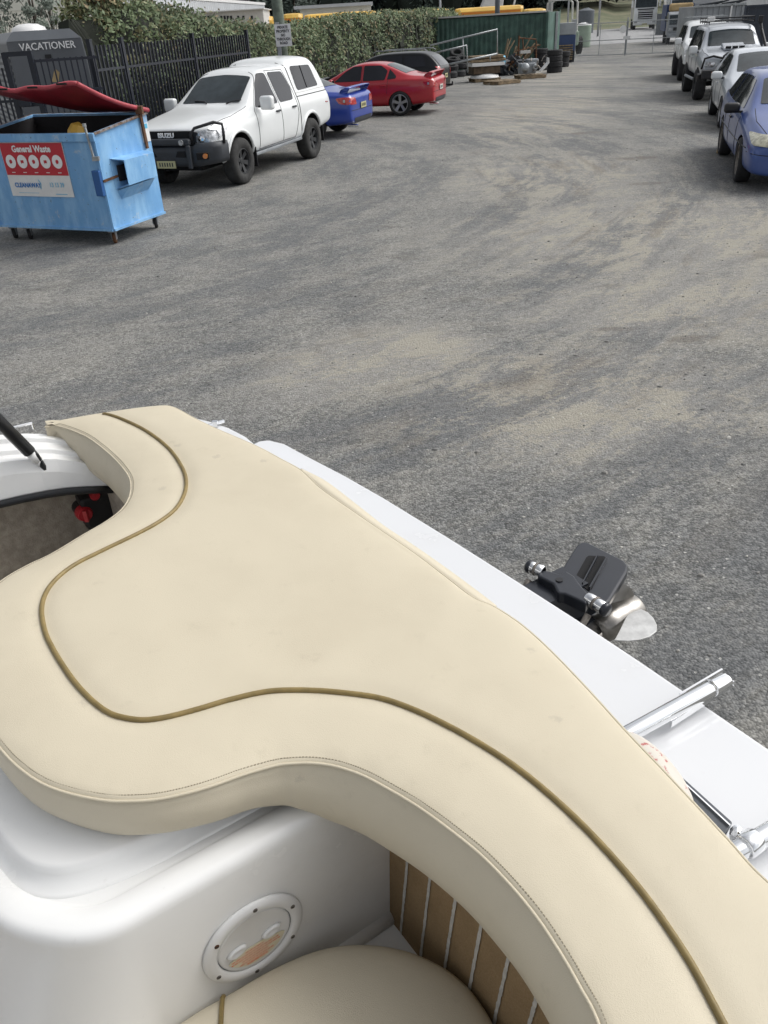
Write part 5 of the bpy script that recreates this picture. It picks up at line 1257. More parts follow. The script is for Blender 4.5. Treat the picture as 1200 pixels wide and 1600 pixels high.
# ramp hand rails in front of the container
def Q(u, v, D): p = at_d(u, v, D); return p
r1, r2 = 40.0, 40.6
root = empty('ramp_handrail', over(735, 39.5), 0, 'pale galvanised ramp handrail sloping up in front of the green container', 'handrail')
b = MB(); D = 39.6
b.tube([Q(672, 83, D), Q(672, 71, D), Q(777, 46, D), Q(777, 86, D)], .035, 8); b.tube([Q(723, 60, D), Q(725, 92, D)], .03, 8); b.build('front_rail', M['steel'], root, True, smooth=True)
b = MB(); D = 38.8
b.tube([Q(678, 83, D), Q(729, 71, D), Q(731, 113, D)], .035, 8); b.tube([Q(695, 102, D), Q(777, 84, D)], .04, 8); b.tube([Q(766, 86, D), Q(766, 95, D)], .03, 8); b.build('rear_rail', M['steel'], root, True, smooth=True)

# tyres
tyre_me = None
def tyre_mesh(r, wdt):
    b = MB(); h_ = wdt / 2
    b.lathe([(r * .55, -h_ * .7), (r * .62, -h_ * .95), (r * .9, -h_), (r * .98, -h_ * .8), (r, -h_ * .3), (r * .985, -h_ * .26), (r * .985, -h_ * .2), (r, -h_ * .16), (r, h_ * .16), (r * .985, h_ * .2), (r * .985, h_ * .26), (r, h_ * .3), (r * .98, h_ * .8), (r * .9, h_), (r * .62, h_ * .95), (r * .55, h_ * .7)], (0, 0, 0), (0, 0, 1), 28)
    me = b.mesh('tyre'); me.materials.append(M['tyre'])
    for p in me.polygons: p.use_smooth = True
    return me
tm1 = tyre_mesh(.36, .235)
def tyre(p, rot, label, group, sc_=1.0):
    o = bpy.data.objects.new('tyre', tm1); col.objects.link(o); o.location = p; o.rotation_euler = rot; o.scale = (sc_,) * 3
    tag(o, label, 'tyre', group)
levels = ['lowest', 'second', 'third', 'topmost']
rnd = random.Random(5)
for si, (u, v, n, nm) in enumerate([(847, 110, 4, 'left tyre stack at the container end'), (868, 114, 4, 'right tyre stack at the container end'), (881, 105, 3, 'rear tyre stack by the cabinet'), (855, 101, 4, 'back tyre stack against the container')]):
    p = at(u, v, 0); p.y += .36
    for k in range(n):
        lv = levels[k] if k < n - 1 else 'topmost'
        tyre((p.x + rnd.uniform(-.03, .03), p.y + rnd.uniform(-.03, .03), .12 + k * .232), (0, 0, 0), f'{lv} black tyre of the {nm}', 'tyres stacked by the container')
hp = [(703, 122, .13, 0, 'flat black tyre at the left foot of the tyre heap under the handrail'), (716, 120, .13, 0, 'flat black tyre in the middle foot of the tyre heap under the handrail'), (731, 118, .13, 0, 'flat black tyre at the right foot of the tyre heap under the handrail'),
      (705, 119, .37, .15, 'black tyre second from the ground at the left of the heap'), (719, 117, .37, -.1, 'black tyre second from the ground in the middle of the heap'), (733, 116, .37, .1, 'black tyre second from the ground at the right of the heap'),
      (708, 117, .62, .2, 'tilted black tyre near the top left of the heap'), (722, 116, .62, .3, 'tilted black tyre near the top right of the heap'), (714, 115, .88, .5, 'topmost leaning tyre of the heap under the handrail')]
for u, v, z, rx, lab in hp:
    p = at(u, v, 0); tyre((p.x, p.y, z), (rx, .1 * rx, 0), lab, 'tyres heaped under the ramp handrail')

# pallets and scrap
def pallet(p, rz, label, z=0):
    r_ = empty('pallet', (p.x, p.y, z), rz, label, 'pallet', 'timber pallets in front of the container')
    b = MB()
    for k in range(7): b.box((-.54 + k * .18, 0, .125), (.12, 1.05, .02))
    b.build('top_boards', M['wood'], r_)
    b = MB()
    for y in (-.48, 0, .48): b.box((0, y, .065), (1.15, .09, .09))
    b.build('bearer', M['wood'], r_)
    b = MB()
    for x in (-.5, 0, .5): b.box((x, 0, .011), (.1, 1.05, .018))
    b.build('bottom_boards', M['wood'], r_)
    return r_
pA = at(757, 127, 0); pB = at(784, 131, 0); pC = at(828, 122, 0)
pallet(pA, .15, 'timber pallet under the white covered load in front of the container')
pallet(pB, .5, 'pale bare timber pallet at the foot of the white covered load')
pallet(pC, .1, 'dark timber pallet under the silver engine parts')
r_ = empty('covered_load', (pA.x, pA.y, .14), .15, 'load of white boards and brown timber stacked on the left pallet', 'timber stack')
b = MB(); b.lathe([(0.001, .16), (.4, .15), (.6, .08), (.62, 0)], (0, 0, 0), (0, 0, 1), 18, closed=False); b.build('white_drum_lid', M['white'], r_, smooth=True)
b = MB(); b.box((.0, .1, .30), (1.2, .9, .28)); b.build('dark_crate', M['wood_dark'], r_, bev=.02)
b = MB(); b.box((.05, .05, .52), (1.45, .9, .13)); b.build('white_boards', M['white'], r_, bev=.01)
b = MB()
for k in range(5): b.box((.05 + .03 * (k % 2), -.3 + k * .16, .66 + .04 * (k % 2)), (1.55, .13, .09), Matrix.Rotation(.03 * (k - 2), 3, 'Z'))
b.box((.05, .05, .80), (1.4, .75, .10)); b.build('brown_planks', M['wood'], r_, bev=.006)
b = MB(); b.lathe([(.05, 0), (.16, .02), (.18, .18), (.16, .34), (.05, .36)], (.72, -.1, .45), (.1, .2, 1), 14); b.build('blue_white_drum', M['text_lblue'], r_, smooth=True)
r_ = empty('engine_parts', (pC.x, pC.y, .14), .1, 'heap of silver engine parts with a white bent panel on the right pallet', 'engine parts')
rnd = random.Random(21)
b = MB(); b.box((-.15, 0, .25), (.7, .5, .42)); b.box((.1, .1, .5), (.5, .4, .2)); b.build('engine_block', M['grey_metal'], r_, bev=.05)
b = MB(); b.lathe([(0.001, .1), (.12, .1), (.16, .05), (.2, -.1), (.2, -.2), (0.001, -.2)], (-.3, -.3, .3), (0, -1, .2), 18, closed=False); b.lathe([(.03, .05), (.11, .05), (.12, -.05), (.03, -.05)], (.12, -.32, .28), (0, -1, 0), 16); b.build('gearbox_housing', M['steel'], r_, smooth=True)
b = MB()
for k in range(10):
    p = Vector((rnd.uniform(-.5, .6), rnd.uniform(-.4, .3), rnd.uniform(.1, .6))); q = p + Vector((rnd.uniform(-.3, .3), rnd.uniform(-.2, .2), rnd.uniform(-.1, .3))); b.tube([p, (p + q) / 2 + Vector((0, 0, .06)), q], rnd.uniform(.015, .04), 6)
b.build('pipes', M['rim_dirty'], r_)
b = MB(); b.loft([[Vector((.35, y, .10)), Vector((.55, y, .22)), Vector((.72, y, .42)), Vector((.70, y, .62)), Vector((.68, y, .62)), Vector((.68, y, .44)), Vector((.5, y, .26)), Vector((.35, y, .13))] for y in (-.42, -.1)]); b.build('white_panel', M['white'], r_, bev=.01)
r_ = empty('scrap_bars', at(822, 112, 0), .1, 'upright rusty steel frame and bars behind the engine parts', 'steel scrap')
b = MB(); q = Vector((0, 0, 0))
b.tube([(-.45, 0, .2), (-.4, 0, 1.55)], .04, 6); b.tube([(.5, 0, .2), (.45, 0, 1.3)], .03, 6); b.tube([(-.4, 0, 1.45), (.45, 0, 1.35)], .03, 6); b.tube([(-.1, 0, .5), (-.2, .1, 1.4)], .03, 6); b.tube([(-.6, -.1, .9), (.7, .1, 1.1)], .025, 6)
b.build('bars', M['rust'], r_); b = MB(); b.box((-.1, 0, .85), (.5, .3, .12)); b.build('bracket', M['offwhite'], r_)
r_ = empty('timber_offcuts', at(800, 112, 0), 0, 'tangle of long timber offcuts leaning against the green container', 'timber')
b = MB()
for k in range(16):
    p = Vector((rnd.uniform(-.8, .4), rnd.uniform(-.2, .3), .05)); q = p + Vector((rnd.uniform(.2, 1.1), rnd.uniform(.2, .6), rnd.uniform(.8, 1.5))); b.beam(p, q, .07, .04)
b.build('planks', M['wood'], r_)
r_ = empty('pipe_stack', at(708, 108, 0), 0, 'dark heap of pipes and scrap timber behind the ramp handrail', 'scrap heap')
b = MB()
for k in range(34):
    z = .3 + rnd.random() * 1.15; p = Vector((rnd.uniform(-1.2, -.1), rnd.uniform(-.2, .7), z)); q = p + Vector((rnd.uniform(.7, 1.6), rnd.uniform(-.4, .4), rnd.uniform(-.12, .22))); b.tube([p, q], rnd.uniform(.025, .06), 6)
b.build('dark_pipes', M['dark_plastic'], r_)
b = MB()
for k in range(12):
    z = 1.0 + rnd.random() * .55; p = Vector((rnd.uniform(-.9, .6), rnd.uniform(-.1, .6), z)); q = p + Vector((rnd.uniform(-.6, .8), rnd.uniform(-.4, .4), rnd.uniform(-.2, .3))); b.beam(p, q, .06, .03)
b.build('branches', M['wood_dark'], r_)
r_ = empty('scrap_heap', at(800, 117, 0), 0, 'low dark heap of machine scrap between the two loaded pallets', 'scrap heap')
b = MB()
for k in range(40):
    p = Vector((rnd.uniform(-.8, .5), rnd.uniform(-.4, .6), rnd.uniform(.04, .7))); b.box(p, (rnd.uniform(.1, .5), rnd.uniform(.1, .4), rnd.uniform(.05, .25)), Matrix.Rotation(rnd.random() * 3, 3, Vector((rnd.random(), rnd.random(), 1)).normalized()))
b.build('metal_bits', M['dark_plastic'], r_)
b = MB(); 
for k in range(10):
    p = Vector((rnd.uniform(-.8, .3), rnd.uniform(-.4, .2), rnd.uniform(.3, .8))); b.box(p, (rnd.uniform(.1, .4), .05, rnd.uniform(.05, .12)), Matrix.Rotation(rnd.random() * 3, 3, Vector((rnd.random(), rnd.random(), 1)).normalized()))
b.build('rusty_bits', M['rust'], r_)

# ------------------------------------------------------------ buildings beyond the hedge
def wall_box(name, u0, u1, D, z0, z1, depth, m_, root, bevel_=0, y_off=0):
    a_, c_ = over(u0, D), over(u1, D); b = MB(); b.box(((a_.x + c_.x) / 2, D + y_off + depth / 2, (z0 + z1) / 2), (abs(c_.x - a_.x), depth, z1 - z0)); return b.build(name, m_, root, True)
D = 82; uR = 417
root = empty('warehouse', over(150, D), 0, 'huge cream warehouse with ribbed grey awning behind the caravan and hedge', 'building')
# receding long wall: from far left (near) to right (far)
A_ = over(-160, 62); B_ = over(196, 66); zt_a = 13
zmid_a = hz(20, 16.5, 63.5)
def slab(name, A_, B_, z0, z1, th, m_, zz0=None, zz1=None):
    n = (B_ - A_).normalized(); n = Vector((-n.y, n.x, 0)); zz0 = z0 if zz0 is None else zz0; zz1 = z1 if zz1 is None else zz1
    b = MB(); b.loft([[A_ + Vector((0, 0, z0)), A_ + n * th + Vector((0, 0, z0)), A_ + n * th + Vector((0, 0, z1)), A_ + Vector((0, 0, z1))], [B_ + Vector((0, 0, zz0)), B_ + n * th + Vector((0, 0, zz0)), B_ + n * th + Vector((0, 0, zz1)), B_ + Vector((0, 0, zz1))]]); return b.build(name, m_, root, True)
slab('lower_wall', A_, B_, 0, zmid_a, .3, M['cream'])
slab('upper_wall', A_ - Vector((0, .05, 0)), B_ - Vector((0, .05, 0)), zmid_a, zt_a, .35, M['grey_band'])
# awning wing to the right
A2, B2 = over(194, 70), over(417, 112)
w0, w1 = hz(195, 16, 70), hz(417, 20, 112); t0, t1 = hz(195, -9, 70), hz(417, 8, 112)
slab('awning_sheet', A2, B2, w0, t0, .2, M['rib_wall'], w1, t1)
nd = (B2 - A2).normalized(); nn_ = Vector((-nd.y, nd.x, 0)); b = MB(); L_ = (B2 - A2).length; n = 70
pv, pf = [], []
for k in range(n * 4 + 1):
    f_ = k / (n * 4); o_ = .12 if k % 4 in (1, 2) else .03; p = A2.lerp(B2, f_) - nn_ * o_
    pv += [p + Vector((0, 0, w0 + (w1 - w0) * f_ + .05)), p + Vector((0, 0, t0 + (t1 - t0) * f_ - .05))]
    if k: pf.append((2 * k - 2, 2 * k, 2 * k + 1, 2 * k - 1))
b.add(pv, pf)
b.build('ribbed_sheet', M['roof_grey'], root, True)
slab('gutter', A2 - nn_ * .15, B2 - nn_ * .15, t0, t0 + .25, .4, M['white'], t1, t1 + .25)
slab('soffit', A2 + nn_ * .1, B2 + nn_ * .1, w0 - .12, w0, 7, M['grey_metal'], w1 - .12, w1)
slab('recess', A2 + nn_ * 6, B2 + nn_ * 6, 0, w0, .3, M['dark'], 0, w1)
b = MB()
for f_ in (.02, .3, .62, .97): p = A2.lerp(B2, f_) + nn_ * .3; b.beam(p, p + Vector((0, 0, w0 + (w1 - w0) * f_)), .2, .2, nd)
b.build('awning_column', M['steel'], root, True)
# gable roof behind
C2, D2 = A2 + nn_ * 6, B2 + nn_ * 6
b = MB(); rz0, rz1 = t0 + .3, t1 + .3
b.loft([[A2 + nn_ * .2 + Vector((0, 0, rz0)), A2 + nn_ * 26 + Vector((0, 0, rz0 + 1.2)), A2 + nn_ * 26 + Vector((0, 0, 0))], [B2 + nn_ * .2 + Vector((0, 0, rz1)), B2 + nn_ * 26 + Vector((0, 0, rz1 + 1.2)), B2 + nn_ * 26 + Vector((0, 0, 0))]]); b.build('roof', M['roof_grey'], root, True)
root = empty('site_office', over(345, 78), 0, 'low white office block with small dark windows under the warehouse awning', 'building')
zo = hz(310, 19, 78)
o_ = wall_box('wall', 279, 414, 78, 0, hz(340, 18.5, 78), 6, M['offwhite'], root)
wall_box('roof', 277, 416, 77.6, hz(340, 18.5, 78), hz(340, 17, 78), 7, M['white'], root)
for u in (329, 337, 349, 354, 359, 364, 375, 383, 396):
    wall_box('window', u - 1.6, u + 1.6, 77.95, hz(u, 30, 78), hz(u, 24.5, 78), .1, M['dark'], root)
p = over(393, 70)
b = MB(); sp_v, sp_f = [], []
root = tag(empty('sand_pile', p), 'pale tan pile of sand behind the hedge left of the power pole', 'sand pile')
n = 18; zs = hz(393, 29, 70)
for j in range(8):
    for i in range(n):
        a = 2 * math.pi * i / n; rr = 3.0 * j / 7; z = max(0, zs * (1 - (j / 7)) * (1 + .1 * noise.noise(Vector((i * .7, j, 2)))))
        sp_v.append((p.x + math.cos(a) * rr * 1.25, p.y + math.sin(a) * rr, z + .0))
for j in range(7):
    for i in range(n): sp_f.append((j * n + i, j * n + (i + 1) % n, (j + 1) * n + (i + 1) % n, (j + 1) * n + i))
link('sand', mesh_from('sand', sp_v, sp_f), M['sandpile'], root, True)
# long yellow vehicles
def long_yellow(u0, u1, v0, v1, D, vb, label, rz=.0):
    a_, c_ = over(u0, D), over(u1, D); c_ = c_ + Vector((0, (c_.x - a_.x) * .25, 0)) if False else c_
    za, zc = hz(u0, v0, D), hz(u1, v1, D); zb0 = hz((u0 + u1) / 2, vb, D)
    Lx = c_.x - a_.x; zt_ = (za + zc) / 2; hgt = max(.9, zt_ - zb0)
    r_ = empty('coach', ((a_.x + c_.x) / 2, D, 0), rz, label, 'bus')
    b = MB(); rings = []
    for x, s in ((-Lx / 2, .75), (-Lx / 2 + .3, .95), (0, 1), (Lx / 2 - .3, .95), (Lx / 2, .75)):
        rings.append([Vector((x, y * 1.25 * s, z)) for y, z in ((-1, zt_ - hgt), (-1, zt_ - .35), (-.8, zt_ - .1 - .1 * (1 - s)), (0, zt_ - .0 - .3 * (1 - s)), (.8, zt_ - .1), (1, zt_ - .35), (1, zt_ - hgt))])
    b.loft(rings); o1 = b.build('roof', M['yellow'], r_)
    b = MB(); b.box((0, 0, (zt_ - hgt) / 2 + .3), (Lx - .2, 2.4, zt_ - hgt - .6)); b.build('lower_body', M['offwhite'], r_, bev=.05)
    b = MB(); b.box((0, -1.26, zt_ - hgt * .55), (Lx * .9, .04, hgt * .18)); b.build('stripe', M['rust'] if False else M['orange_lamp'], r_)
    for s in (-1, 1):
        for x in (-Lx * .32, Lx * .32): wheel(r_, x, s * 1.05, .48, .26, .28, M['steel'], 8)
long_yellow(352, 428, 28, 25, 84, 36, 'yellow topped coach behind the sand pile left of the power pole')
long_yellow(444, 474, 21, 20, 84, 32, 'yellow topped coach just right of the power pole')
long_yellow(478, 588, 20, 18, 86, 27, 'long yellow topped coach in front of the cream shed')
long_yellow(590, 700, 17.5, 14, 90, 26, 'long yellow topped coach between the cream shed and the container')
long_yellow(712, 815, 12, 8, 94, 19, 'yellow topped coach right behind the green container')
long_yellow(818, 850, 14, 12, 90, 19, 'short yellow machine boom shape above the container end')
root = empty('shed', over(522, 74), 0, 'cream shed with a flat grey roof above the hedge right of the power pole', 'building')
wall_box('wall', 471, 581, 100, 0, hz(525, 11.0, 100), 8, M['cream'], root); wall_box('roof', 462, 584, 99.4, hz(525, 11.0, 100), hz(525, 6.0, 100), 10, M['roof_grey'], root)
root = empty('white_tipper', over(765, 120), 0, 'white angled machine body in front of the woodland above the container', 'machine')
b = MB(); p = over(765, 120); b.loft([[p + Vector((x, y, z)) for x, z in ((-1.4, 2.6), (1.6, 2.6), (2.0, 6.0), (.4, 6.3))] for y in (0, 2.2)]); b.build('body', M['offwhite'], root, True, bev=.1)
b = MB(); b.tube([p + Vector((3.0, 1, 2.5)), p + Vector((4.0, 1, 6.5))], .12, 6); b.build('strut', M['offwhite'], root, True)
b = MB(); b.box(p + Vector((.3, 1, 1.4)), (4, 2.2, 1.8)); b.build('chassis', M['dark'], root, True)

# ------------------------------------------------------------ the boat (a runs aft, s runs to port)
A = Vector((.8486, .5291, 0)); S = Vector((.5291, -.8486, 0))
def bo(a, s, z): return A * a + S * s + Vector((0, 0, z))
def ab(P): return (P.dot(A), P.dot(S))
def on_plane(u, v, P, n):
    d = ray(u, v); return EYE + d * ((P - EYE).dot(n) / d.dot(n))
SC = -1.42                      # centre line
boat = empty('motorboat', bo(-1.8, SC, 0), 0, 'white fibreglass motorboat with a stern drive and a wide swim platform', 'boat')
PZ = 1.33
# hull
b = MB(); rings = []
for a_, hw, zk, zc, zg in ((.80, 1.24, .52, .70, 1.16), (.5, 1.35, .42, .68, 1.17), (.25, 1.40, .40, .71, 1.22), (-1.0, 1.42, .38, .70, 1.26), (-2.5, 1.36, .38, .74, 1.30), (-3.6, 1.05, .44, .86, 1.34), (-4.4, .55, .62, 1.02, 1.38), (-4.9, .04, 1.0, 1.2, 1.42)):
    half = [(0, zk), (hw * .93, zc), (hw * .975, zc + .03), (hw, zg)]
    rings.append([bo(a_, SC - s, z) for s, z in reversed(half[1:])] + [bo(a_, SC + s, z) for s, z in half])
b.loft(rings, closed=False, cap=False)
n0 = rings[0]; b.add(n0, [tuple(range(len(n0)))])
b.build('hull', M['gel'], boat, True, smooth=False)
b = MB(); fz = .50
b.add([bo(.5, SC - 1.32, fz), bo(.5, SC + 1.32, fz), bo(-2.6, SC + 1.25, fz), bo(-2.6, SC - 1.25, fz)], [(0, 1, 2, 3)]); b.build('cockpit_floor', M['taupe'], boat, True)
b = MB(); b.loft([[bo(-2.6, SC - 1.38, .5), bo(-2.6, SC + 1.38, .5), bo(-2.6, SC + 1.36, 1.36), bo(-2.6, SC - 1.36, 1.36)], [bo(-4.0, SC - .8, .7), bo(-4.0, SC + .8, .7), bo(-4.3, SC + .6, 1.42), bo(-4.3, SC - .6, 1.42)]]); b.build('foredeck', M['gel'], boat, True)
# gunwales
def gunwale(sgn):
    prof = [(1.37, 1.20), (1.43, 1.22), (1.45, 1.255), (1.447, 1.283), (1.440, 1.290), (1.426, 1.292), (1.422, 1.300), (1.419, 1.328), (1.410, 1.338), (1.375, 1.340), (1.366, 1.336), (1.360, 1.312), (1.352, 1.306), (1.318, 1.303), (1.310, 1.298), (1.304, 1.274), (1.296, 1.268), (1.262, 1.264), (1.250, 1.256), (1.246, 1.245), (1.238, 1.165), (1.240, 1.150), (1.25, 1.145), (1.30, 1.14)]
    prof = [(s, 1.315 + (z - 1.315) * .55 if z > 1.26 else z) for s, z in prof]
    rings = []
    for a_, k, dz_ in (((.50, .925, -.10), (.42, .948, -.055), (.36, .967, -.035), (.30, .98, -.022), (.22, .99, -.008), (.12, 1, 0), (-.5, 1.002, 0), (-1.2, 1.0, 0), (-2.0, .985, 0), (-2.6, .955, 0)) if sgn < 0 else ((.50, 1, -.05), (.2, 1, 0), (-.5, 1.002, 0), (-1.2, 1.0, 0), (-2.0, .985, 0), (-2.6, .955, 0))): rings.append([bo(a_, SC + sgn * s * k, z + dz_ * (1 if z > 1.22 else .3) + .02 * max(0, -a_ - .5) / 2) for s, z in prof])
    b = MB(); b.loft(rings); b.build('gunwale', M['gel_in'], boat, True)
    b = MB(); b.tube([bo(a_, SC + sgn * (1.232 * k), 1.15 + dz_ * .3) for a_, k, dz_ in ((.50, .925, -.10), (.42, .948, -.055), (.36, .967, -.035), (.30, .98, -.022), (.22, .99, -.008), (.12, 1, 0), (-.5, 1.002, 0), (-1.2, 1.0, 0), (-2.0, .985, 0))], .014, 8); b.build('rubber_trim', M['rubber'], boat, True, smooth=True)
    b = MB(); b.tube([bo(a_, SC + sgn * 1.452 * k, 1.262) for a_, k in ((.12, 1), (-.5, 1.002), (-1.2, 1.0), (-2.0, .985), (-2.6, .955))], .016, 8); b.build('rub_rail', M['white'], boat, True, smooth=True)
    b = MB(); b.add([bo(.6, SC + sgn * 1.33, .5), bo(-2.6, SC + sgn * 1.30, .5), bo(-2.6, SC + sgn * 1.30, 1.2), bo(.6, SC + sgn * 1.33, 1.16)], [(0, 1, 2, 3)]); w_ = b.build('side_lining', M['taupe'], boat, True)
    b = MB(); b.loft([[bo(.49, SC + sgn * 1.33, .80), bo(.49, SC + sgn * .98, .80), bo(.49, SC + sgn * .98, .74), bo(.49, SC + sgn * 1.33, .74)], [bo(-.9, SC + sgn * 1.33, .80), bo(-.9, SC + sgn * .98, .80), bo(-.9, SC + sgn * .98, .74), bo(-.9, SC + sgn * 1.33, .74)]])
    if sgn < 0: b.build('side_shelf', M['vinyl_side'], boat, True, bev=.01)
gunwale(-1); gunwale(1)
# little chrome grab rail on the far gunwale
b = MB(); q0, q1 = ab(at(8, 669, 1.352)), ab(at(50, 661, 1.352))
b.tube([bo(q0[0] - .5, q0[1] + .0, 1.362), bo(q1[0], q1[1], 1.352)], .005, 6)
for k in range(6): f_ = k / 5; b.tube([bo(q0[0] - .5 + (q1[0] - q0[0] + .5) * f_, q0[1] + (q1[1] - q0[1]) * f_, 1.33), bo(q0[0] - .5 + (q1[0] - q0[0] + .5) * f_, q0[1] + (q1[1] - q0[1]) * f_, 1.352)], .004, 6)
b.build('grab_rail', M['chrome'], boat, True)
# after deck under the pad
dk = [ab(at(u, v, 1.22)) for u, v in ((262, 640), (300, 650), (330, 657), (360, 667), (385, 680), (402, 694), (440, 722))]
poly = [bo(.52, -2.58, 0)] + [bo(a_, s_, 0) for a_, s_ in dk] + [bo(.86, -2.2, 0), bo(.84, SC, 0), bo(.80, -.8, 0), bo(.74, -.3, 0), bo(.70, -.15, 0), bo(.63, -.12, 0), bo(.60, -1.0, 0)]
poly = [(p.x, p.y) for p in poly]
b = MB(); b.prism(poly, .86, 1.222); o = b.build('after_deck', M['gel'], boat, True); bevel(o, .02, 3, 40)
b = MB(); q = at(336, 662, 1.235); b.tube([q + A * -.035, q + A * .035], .007, 8); b.box(q, (.02, .02, .02)); b.build('deck_cleat', M['chrome'], boat, True)
# swim platform
pz = 1.0
edge = [at(u, v, pz) for u, v in ((392, 694), (404, 688), (420, 686), (445, 692), (480, 711), (540, 742), (600, 776), (700, 837), (800, 900), (900, 964), (1000, 1030), (1100, 1098), (1200, 1166))]
el = [ab(p) for p in edge]
el2 = el + [(el[-1][0] - .002, -.35), (1.33, -.15), (1.28, -.08), (1.2, -.05), (.9, -.05)]
poly = [bo(.9, el[0][1] - .02, 0)] + [bo(x, y, 0) for x, y in el2]
b = MB(); b.prism([(p.x, p.y) for p in poly], pz - .085, pz); o = b.build('swim_platform', M['gel'], boat, True); bevel(o, .014, 3, 25)
# engine box
def ring_poly(pts, rad=.06, n=6):
    out = []; N_ = len(pts)
    for i in range(N_):
        p = Vector(pts[i]); a_ = Vector(pts[i - 1]); c_ = Vector(pts[(i + 1) % N_]); ra = min(rad, (a_ - p).length * .45); rc = min(rad, (c_ - p).length * .45)
        p1 = p + (a_ - p).normalized() * ra; p2 = p + (c_ - p).normalized() * rc
        for k in range(n + 1): t = k / n; out.append(p1 * (1 - t) ** 2 + p * 2 * t * (1 - t) + p2 * t * t)
    return out
WS = -.932
W2 = 2 * SC - WS
base = ring_poly([(.60, WS), (-.045, WS), (-.17, WS - .13), (-.25, SC), (-.18, W2 + .16), (-.035, W2), (.60, W2)], .075)
def offs(pts, e, front=0):
    out = []; n = len(pts)
    for i in range(n):
        t = pts[(i + 1) % n] - pts[i - 1]; nn = Vector((t.y, -t.x)).normalized()
        cen = Vector((.2, SC)); 
        if nn.dot(pts[i] - cen) < 0: nn = -nn
        f_ = 1 + front * max(0, -nn.x)
        out.append(pts[i] + nn * e * f_)
    return out
levels_ = [(-.070, 1.1735, 0), (-.066, 1.1740, 0), (-.062, 1.176, 0), (-.056, 1.181, 0), (-.036, 1.182, 0), (-.020, 1.181, 0), (-.011, 1.178, 0), (-.005, 1.172, 0), (-.001, 1.163, 0), (.0002, 1.154, 0), (.0008, 1.145, .5), (.003, 1.11, 2), (.006, .98, 8), (.009, .85, 14), (.012, .74, 14), (.014, .50, 14)]
b = MB(); rings = []
for e, z, fr_ in levels_:
    rings.append([bo(p.x, p.y, z) for p in offs(base, e, fr_)])
b.loft(rings); o = b.build('engine_box', M['gel_in'], boat, True, smooth=True)
o.data.polygons.foreach_set('use_smooth', [True] * len(o.data.polygons))
box_o = o
rings = []
for e, z in ((.045, 1.170), (.028, 1.176), (.012, 1.184), (.004, 1.196), (0, 1.208), (-.008, 1.213)):
    rings.append([bo(p.x, p.y, z) for p in offs(ring_poly([(.60, WS - .118), (-.01, WS - .118), (-.11, WS - .21), (-.13, SC), (-.11, W2 + .21), (-.01, W2 + .118), (.60, W2 + .118)], .16, 10), e)])
b = MB(); b.loft(rings); b.build('pad_base', M['gel_in'], boat, True, smooth=True)
# little chip on the box corner
# inspection port
PN = S.copy(); PP = bo(0, WS + .008, 0)
pc = on_plane(397, 1465, PP, PN); 
def wl(x, z, off=0): return pc + A * x + Vector((0, 0, z)) + S * off
b = MB(); b.lathe([(.078, .0), (.078, .006), (.084, .010), (.098, .009), (.104, .004), (.106, 0)], wl(0, 0, .0), S, 48); port = b.build('inspection_port', M['white'], boat, True, smooth=True)
b = MB(); b.lathe([(0.0005, .004), (.070, .004), (.074, .006), (.0765, .002)], wl(0, 0, 0), S, 48, closed=False); pd = b.build('port_lid', M['white'], port, False, smooth=True)
b = MB(); b.lathe([(.0765, .001), (.0785, .0035), (.0785, 0)], wl(0, 0, 0), S, 48); b.build('port_groove', M['grey_metal'], port, False)
for x in (-.043, .030):
    b = MB(); n = 16; ringsx = []
    for rr_, hh in ((1.0, .0045), (.85, .010), (.62, .011), (.3, .0065), (.05, .006)):
        ringsx.append([wl(x + .004, -.002, hh) + A * (math.cos(2 * math.pi * k / n) * .021 * rr_) + Vector((0, 0, math.sin(2 * math.pi * k / n) * .013 * rr_)) + A * (math.sin(2 * math.pi * k / n) * .006 * rr_) for k in range(n)])
    b.loft(ringsx); b.build('finger_grip', M['white'], port, False, smooth=True)
b = MB(); pts = []
for k in range(25): t = math.pi * (1.06 + .88 * k / 24); pts.append((math.cos(t) * .066, math.sin(t) * .066))
pts = [(-.055, -.022), ] + [p for p in pts if p[1] < -.022] + [(.055, -.022), (.02, -.012), (-.02, -.012)]
b.loft([[wl(x, z, .0052) for x, z in pts], [wl(x, z, .0062) for x, z in pts]]); b.build('warning_sticker', M['sticker'], port, False)
rnd = random.Random(9); b = MB()
for k, hw_ in enumerate((.020, .050, .052, .030, .036, .022)):
    x = -hw_
    while x < hw_ * .9:
        l_ = rnd.uniform(.004, .010); z_ = -.020 - k * .0072; b.beam(wl(x - .004, z_, .0065), wl(min(x + l_, hw_) - .004, z_, .0065), .0015 if k < 5 else .003, .0006, S); x += l_ + .0018
b.build('printed_lines', M['text_red'], port, False)
for k in range(6):
    t = math.pi * 2 * (k + .38) / 6; b = MB(); b.disc(wl(math.cos(t) * .091, math.sin(t) * .091, .008), S, .0048, .0025, 12)
    if k == 2: pass
    sc_o = b.build('screw', M['rim_dirty'] if k != 2 else M['rust'], port, False)
    b = MB(); q = wl(math.cos(t) * .091, math.sin(t) * .091, .0108); b.beam(q - A * .003 + Vector((0, 0, .002)), q + A * .003 - Vector((0, 0, .002)), .0012, .0012); b.build('slot', M['line'], sc_o, False)
